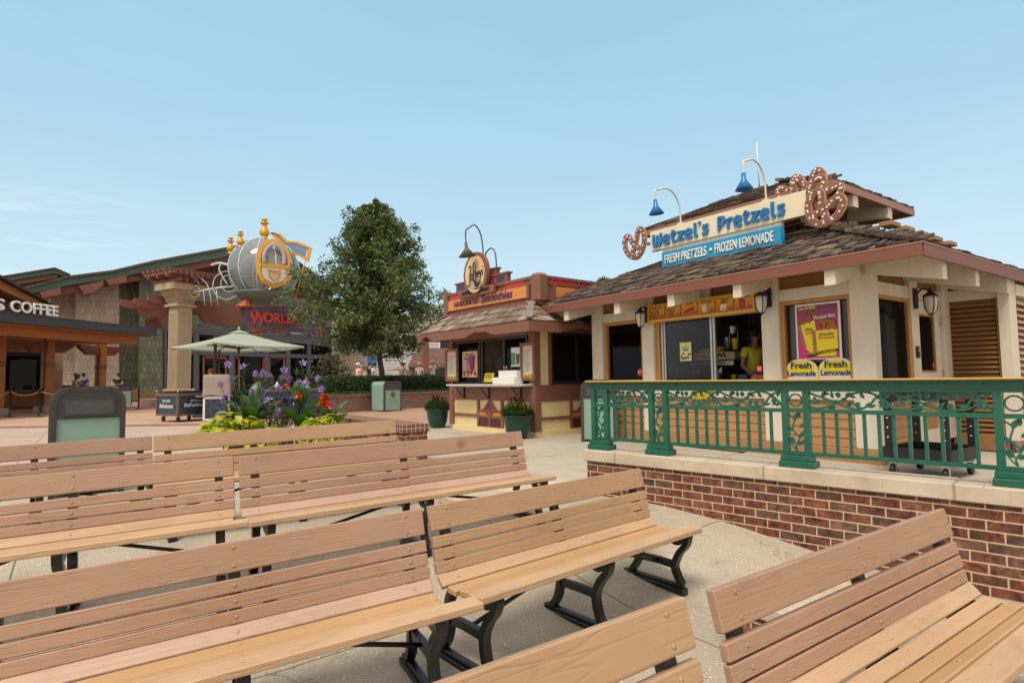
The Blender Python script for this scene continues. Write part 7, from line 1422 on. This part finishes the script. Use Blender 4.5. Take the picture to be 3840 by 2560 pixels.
# ================================================================ people
def skinmesh(verts,edges,radii,root=0,sub=1):
    me=bpy.data.meshes.new('s'); me.from_pydata(verts,edges,[]); o=bpy.data.objects.new('s',me); COL.objects.link(o)
    md=o.modifiers.new('sk','SKIN'); md.use_smooth_shade=True
    sv=me.skin_vertices[0].data
    for i,r in enumerate(radii): sv[i].radius=(r,r) if not isinstance(r,tuple) else r; sv[i].use_root=(i==root)
    if sub: s=o.modifiers.new('ss','SUBSURF'); s.levels=sub; s.render_levels=sub
    dg=bpy.context.evaluated_depsgraph_get(); dg.update(); e=o.evaluated_get(dg); m2=e.to_mesh(); vs=[v.co[:] for v in m2.vertices]; fs=[tuple(p.vertices) for p in m2.polygons]; e.to_mesh_clear(); bpy.data.objects.remove(o); bpy.data.meshes.remove(me); return vs,fs
SK1=M['skin']; SK2=M['skind']
def person(lab,loc,rz,shirt,trous,hair,skin=SK1,arms=None,h=1.0,hairlen=0,cap=None,lean=0,head=0,seated=False,skirt=False):
    """faces local -y. arms: (elbow,wrist) for right(-x) and left(+x)"""
    t=thing('person',lab,'person',loc,rz); t.scale=(h,h,h)
    A=arms or (((-.25,.03,1.14),(-.25,-.07,.92)),((.25,.03,1.14),(.25,-.07,.92)))
    V=[];E_=[];Rd=[];N={}
    def v(n,p,r,to=None):
        N[n]=len(V); z=p[2]; V.append((p[0],p[1]-lean*max(0,z-.95),z)); Rd.append(r)
        if to: E_.append((N[to],N[n]))
    hp_=.50 if seated else .95
    v('pel',(0,0,.95),(.15,.105)); v('bel',(0,0,1.10),(.135,.10),'pel'); v('che',(0,.0,1.30),(.165,.11),'bel'); v('sho',(0,.01,1.42),(.12,.085),'che'); v('nk',(0,.0,1.50),.055,'sho'); v('nk2',(0,-.015,1.56),.052,'nk'); v('hd',(head*.02,-.02,1.63),(.072,.085),'nk2'); v('hd2',(head*.02,-.012,1.70),(.072,.088),'hd'); v('hd3',(head*.02,-.005,1.745),.05,'hd2')
    for s,k in ((-1,0),(1,1)):
        e,w_=A[k]; v('s%d'%k,(s*.17,.01,1.41),.066,'sho'); v('u%d'%k,((s*.19+e[0])/2,(e[1])/2,(1.40+e[2])/2),.05,'s%d'%k); v('e%d'%k,e,.042,'u%d'%k); v('w%d'%k,w_,.029,'e%d'%k)
        d=(Vector(w_)-Vector(e)).normalized(); sd=d.cross(Vector((0,1,.3))).normalized(); p=Vector(w_)+d*.055; v('p%d'%k,tuple(p),(.034,.018),'w%d'%k)
        for j in range(4): q=p+sd*(.024*(j-1.5))+d*.03; v('f%d%d'%(k,j),tuple(q),.0095,'p%d'%k); v('g%d%d'%(k,j),tuple(q+d*(.035-.006*abs(j-1.5))+Vector((0,-.012,0))),.0085,'f%d%d'%(k,j))
        q=p-sd*.035-d*.01; v('t%d'%k,tuple(q),.0105,'p%d'%k); v('t2%d'%k,tuple(q-sd*.018+d*.025),.009,'t%d'%k)
        if seated: L=((s*.10,-.02,.93),(s*.12,-.40,.92),(s*.12,-.36,.52),(s*.12,-.44,.50))
        else: L=((s*.09,0,.88),(s*.10,-.015,.50),(s*.105,.02,.09),(s*.115,-.13,.045))
        v('h%d'%k,L[0],.088,'pel'); v('k%d'%k,L[1],.062,'h%d'%k); v('a%d'%k,L[2],.042,'k%d'%k); v('o%d'%k,L[3],.038,'a%d'%k)
    vs,fs=skinmesh(V,E_,Rd); mb=MB(); mb.add(vs,fs,0,smooth=True)
    ly=-lean*.7; hx=head*.02
    mb.tube([(hx,-.098+ly,1.675),(hx,-.125+ly,1.635),(hx,-.10+ly,1.628)],[.010,.014,.01],6); [mb.ball((hx+s*.031,-.092+ly,1.672),.011,1,6,5) for s in (-1,1)]; mb.box(hx-.024,hx+.024,-.099+ly,-.088+ly,1.598,1.606,2); [mb.ball((hx+s*.078,-.005+ly,1.65),.022,0,6,5,sc_=(.4,.8,1.3)) for s in (-1,1)]
    mb.build('body',[skin,M['black'],RD],t)
    def cloth(name,keys,grow,mat,edges):
        vv=[V[N[k]] for k in keys]; ix={k:i for i,k in enumerate(keys)}; rd=[]
        for k in keys: r=Rd[N[k]]; rd.append((r[0]+grow,r[1]+grow) if isinstance(r,tuple) else (r+grow,r+grow))
        a,b_=skinmesh(vv,[(ix[x],ix[y]) for x,y in edges],rd); m_=MB(); m_.add(a,b_,0,smooth=True); m_.build(name,mat,t)
    cloth('shirt',['pel','bel','che','sho','s0','u0','s1','u1'],.016,shirt,[('pel','bel'),('bel','che'),('che','sho'),('sho','s0'),('s0','u0'),('sho','s1'),('s1','u1')])
    cloth('trousers',['pel','h0','k0','a0','h1','k1','a1'],.014,trous,[('pel','h0'),('h0','k0'),('k0','a0'),('pel','h1'),('h1','k1'),('k1','a1')])
    m_=MB()
    m_.lathe([(.090,-.03),(.098,.02),(.092,.07),(.06,.105),(1e-4,.115)],14,0,T(hx,.006+ly,1.665),sx=.95,sy=1.1)
    if hairlen: m_.tube([(hx,.07+ly,1.70),(hx,.085+ly,1.58),(hx,.08+ly,1.66-hairlen)],[.07,.08,.05],10)
    else: m_.tube([(hx,.075+ly,1.70),(hx,.078+ly,1.60)],[.055,.05],10)
    m_.build('hair',hair,t)
    if cap:
        m_=MB(); m_.lathe([(.103,.02),(.106,.06),(.07,.125),(1e-4,.14)],14,0,T(hx,.0+ly,1.665),sx=.95,sy=1.1); m_.prism([(-.07,0),(.07,0),(.05,.10),(-.05,.10)],.012,0,T(hx,-.10+ly,1.70)@RX(R(90))); m_.build('cap',cap,t)
    m_=MB(); [m_.box(V[N['a%d'%k]][0]-.05,V[N['a%d'%k]][0]+.05,V[N['o%d'%k]][1]-.05,V[N['a%d'%k]][1]+.06,V[N['o%d'%k]][2]-.045,V[N['o%d'%k]][2]+.03,0,bev=.015) for k in (0,1)]; m_.build('shoes',M['black'],t)
    return t
C_=lambda r,g,b:paint((r,g,b),.8,.1,12,.1)
BLK=C_(.02,.017,.015); BRN=C_(.09,.045,.02); BLO=C_(.50,.33,.14); WHT=C_(.72,.72,.72); DEN=C_(.035,.05,.10); KHA=C_(.30,.24,.16)
fl_=lambda px,Y: (aty(px,1450,Y).x,Y,.25)
fl2_=lambda px,Y: (aty(px,1450,Y).x,Y,.62)
# worker in the kiosk
wp_=KF.M@Vector((kp(2826,1330,1.0).x,1.0,.42)); person('worker in a yellow T-shirt turned sideways behind the kiosk counter',wp_,KRZ+R(70),C_(.66,.60,.06),BLK,BLK,SK2,arms=(((-.27,-.05,1.14),(-.2,-.25,1.0)),((.27,-.08,1.14),(.18,-.3,1.02))),lean=.06)
person('man in a black T-shirt leaning with folded hands on the distant bin',fl_(441,32.9),R(20),C_(.015,.015,.017),DEN,BLK,SK1,arms=(((-.27,-.12,1.16),(-.07,-.30,1.12)),((.27,-.12,1.16),(.07,-.30,1.13))),hairlen=.1)
person('person in a bright blue shirt standing with their back turned under the canopy',fl_(312,31.0),R(190),C_(.03,.06,.42),BLK,BLK,SK1)
person('woman in a tan top with long dark hair embracing someone under the canopy',fl_(291,30.6),R(140),C_(.35,.26,.15),KHA,BLK,SK2,arms=(((-.22,-.2,1.2),(-.05,-.36,1.2)),((.22,-.2,1.2),(.0,-.36,1.15))),hairlen=.25,h=.96)
person('man in a dark blue shirt hugged by the woman under the canopy',fl_(282,31.2),R(-20),C_(.03,.04,.12),BLK,BLK,SK1)
person('brown haired man looking out from behind the grey dust cover',fl_(789,24.0),R(-30),C_(.32,.03,.03),DEN,BRN,SK1,h=.98)
person('person with dark hair and pale shirt sitting low left of the hedge',(aty(1149,1400,26).x,26,.0),R(60),C_(.55,.60,.68),DEN,BLK,SK1,h=.98)
person('older man in a white cap and light shirt walking beyond the hedge',fl2_(1342,33),R(-50),C_(.62,.60,.52),KHA,WHT,SK1,cap=WHT)
person('small child in pink carried beside the man in the white cap',(aty(1356,1450,33).x,32.9,1.0),R(-80),C_(.70,.20,.30),C_(.5,.2,.25),BLO,SK1,h=.72)
person('young man in a dark green shirt with short black hair beyond the hedge',fl2_(1387,32),R(60),C_(.02,.05,.045),DEN,BLK,SK1)
person('man in a white shirt and dark cap just left of the tree trunk',fl2_(1404,31.5),R(75),C_(.68,.69,.72),DEN,BLK,SK1,cap=BLK,h=.97)
person('woman with long brown hair stretching one arm out beyond the hedge',fl2_(1507,31),R(-20),C_(.30,.22,.16),KHA,BRN,SK1,arms=(((-.42,-.05,1.38),(-.68,-.1,1.34)),((.25,.03,1.14),(.25,-.07,.92))),hairlen=.28,h=.99)
person('grey haired person in a pale cap right behind the long haired woman',fl2_(1517,31.8),R(30),C_(.60,.62,.66),KHA,C_(.35,.35,.36),SK1,cap=C_(.55,.57,.6),h=1.02)
person('blonde woman with short hair beyond the hedge near the timber post',fl2_(1573,31),R(160),C_(.62,.52,.42),KHA,BLO,SK1,h=.97)
person('blonde woman holding a black camera up to her face beside the hut',fl2_(1622,30),R(55),C_(.70,.68,.64),DEN,BLO,SK1,arms=(((-.2,-.22,1.34),(-.06,-.24,1.60)),((.2,-.22,1.34),(.08,-.24,1.60))),hairlen=.12,h=1.0)
cp_=Vector(fl2_(1622,30))+RZ(R(55))@Vector((0,-.27,1.63)); t=thing('camera','small black camera held up by the blonde woman','camera',cp_,R(55)); mb=MB(); mb.box(-.06,.06,-.03,.03,-.04,.04,bev=.006); mb.build('body',M['black'],t); mb=MB(); mb.lathe([(.035,0),(.035,.05),(.028,.05)],10,0,T(0,-.03,0)@RX(R(90))); mb.build('lens',M['steel'],t)
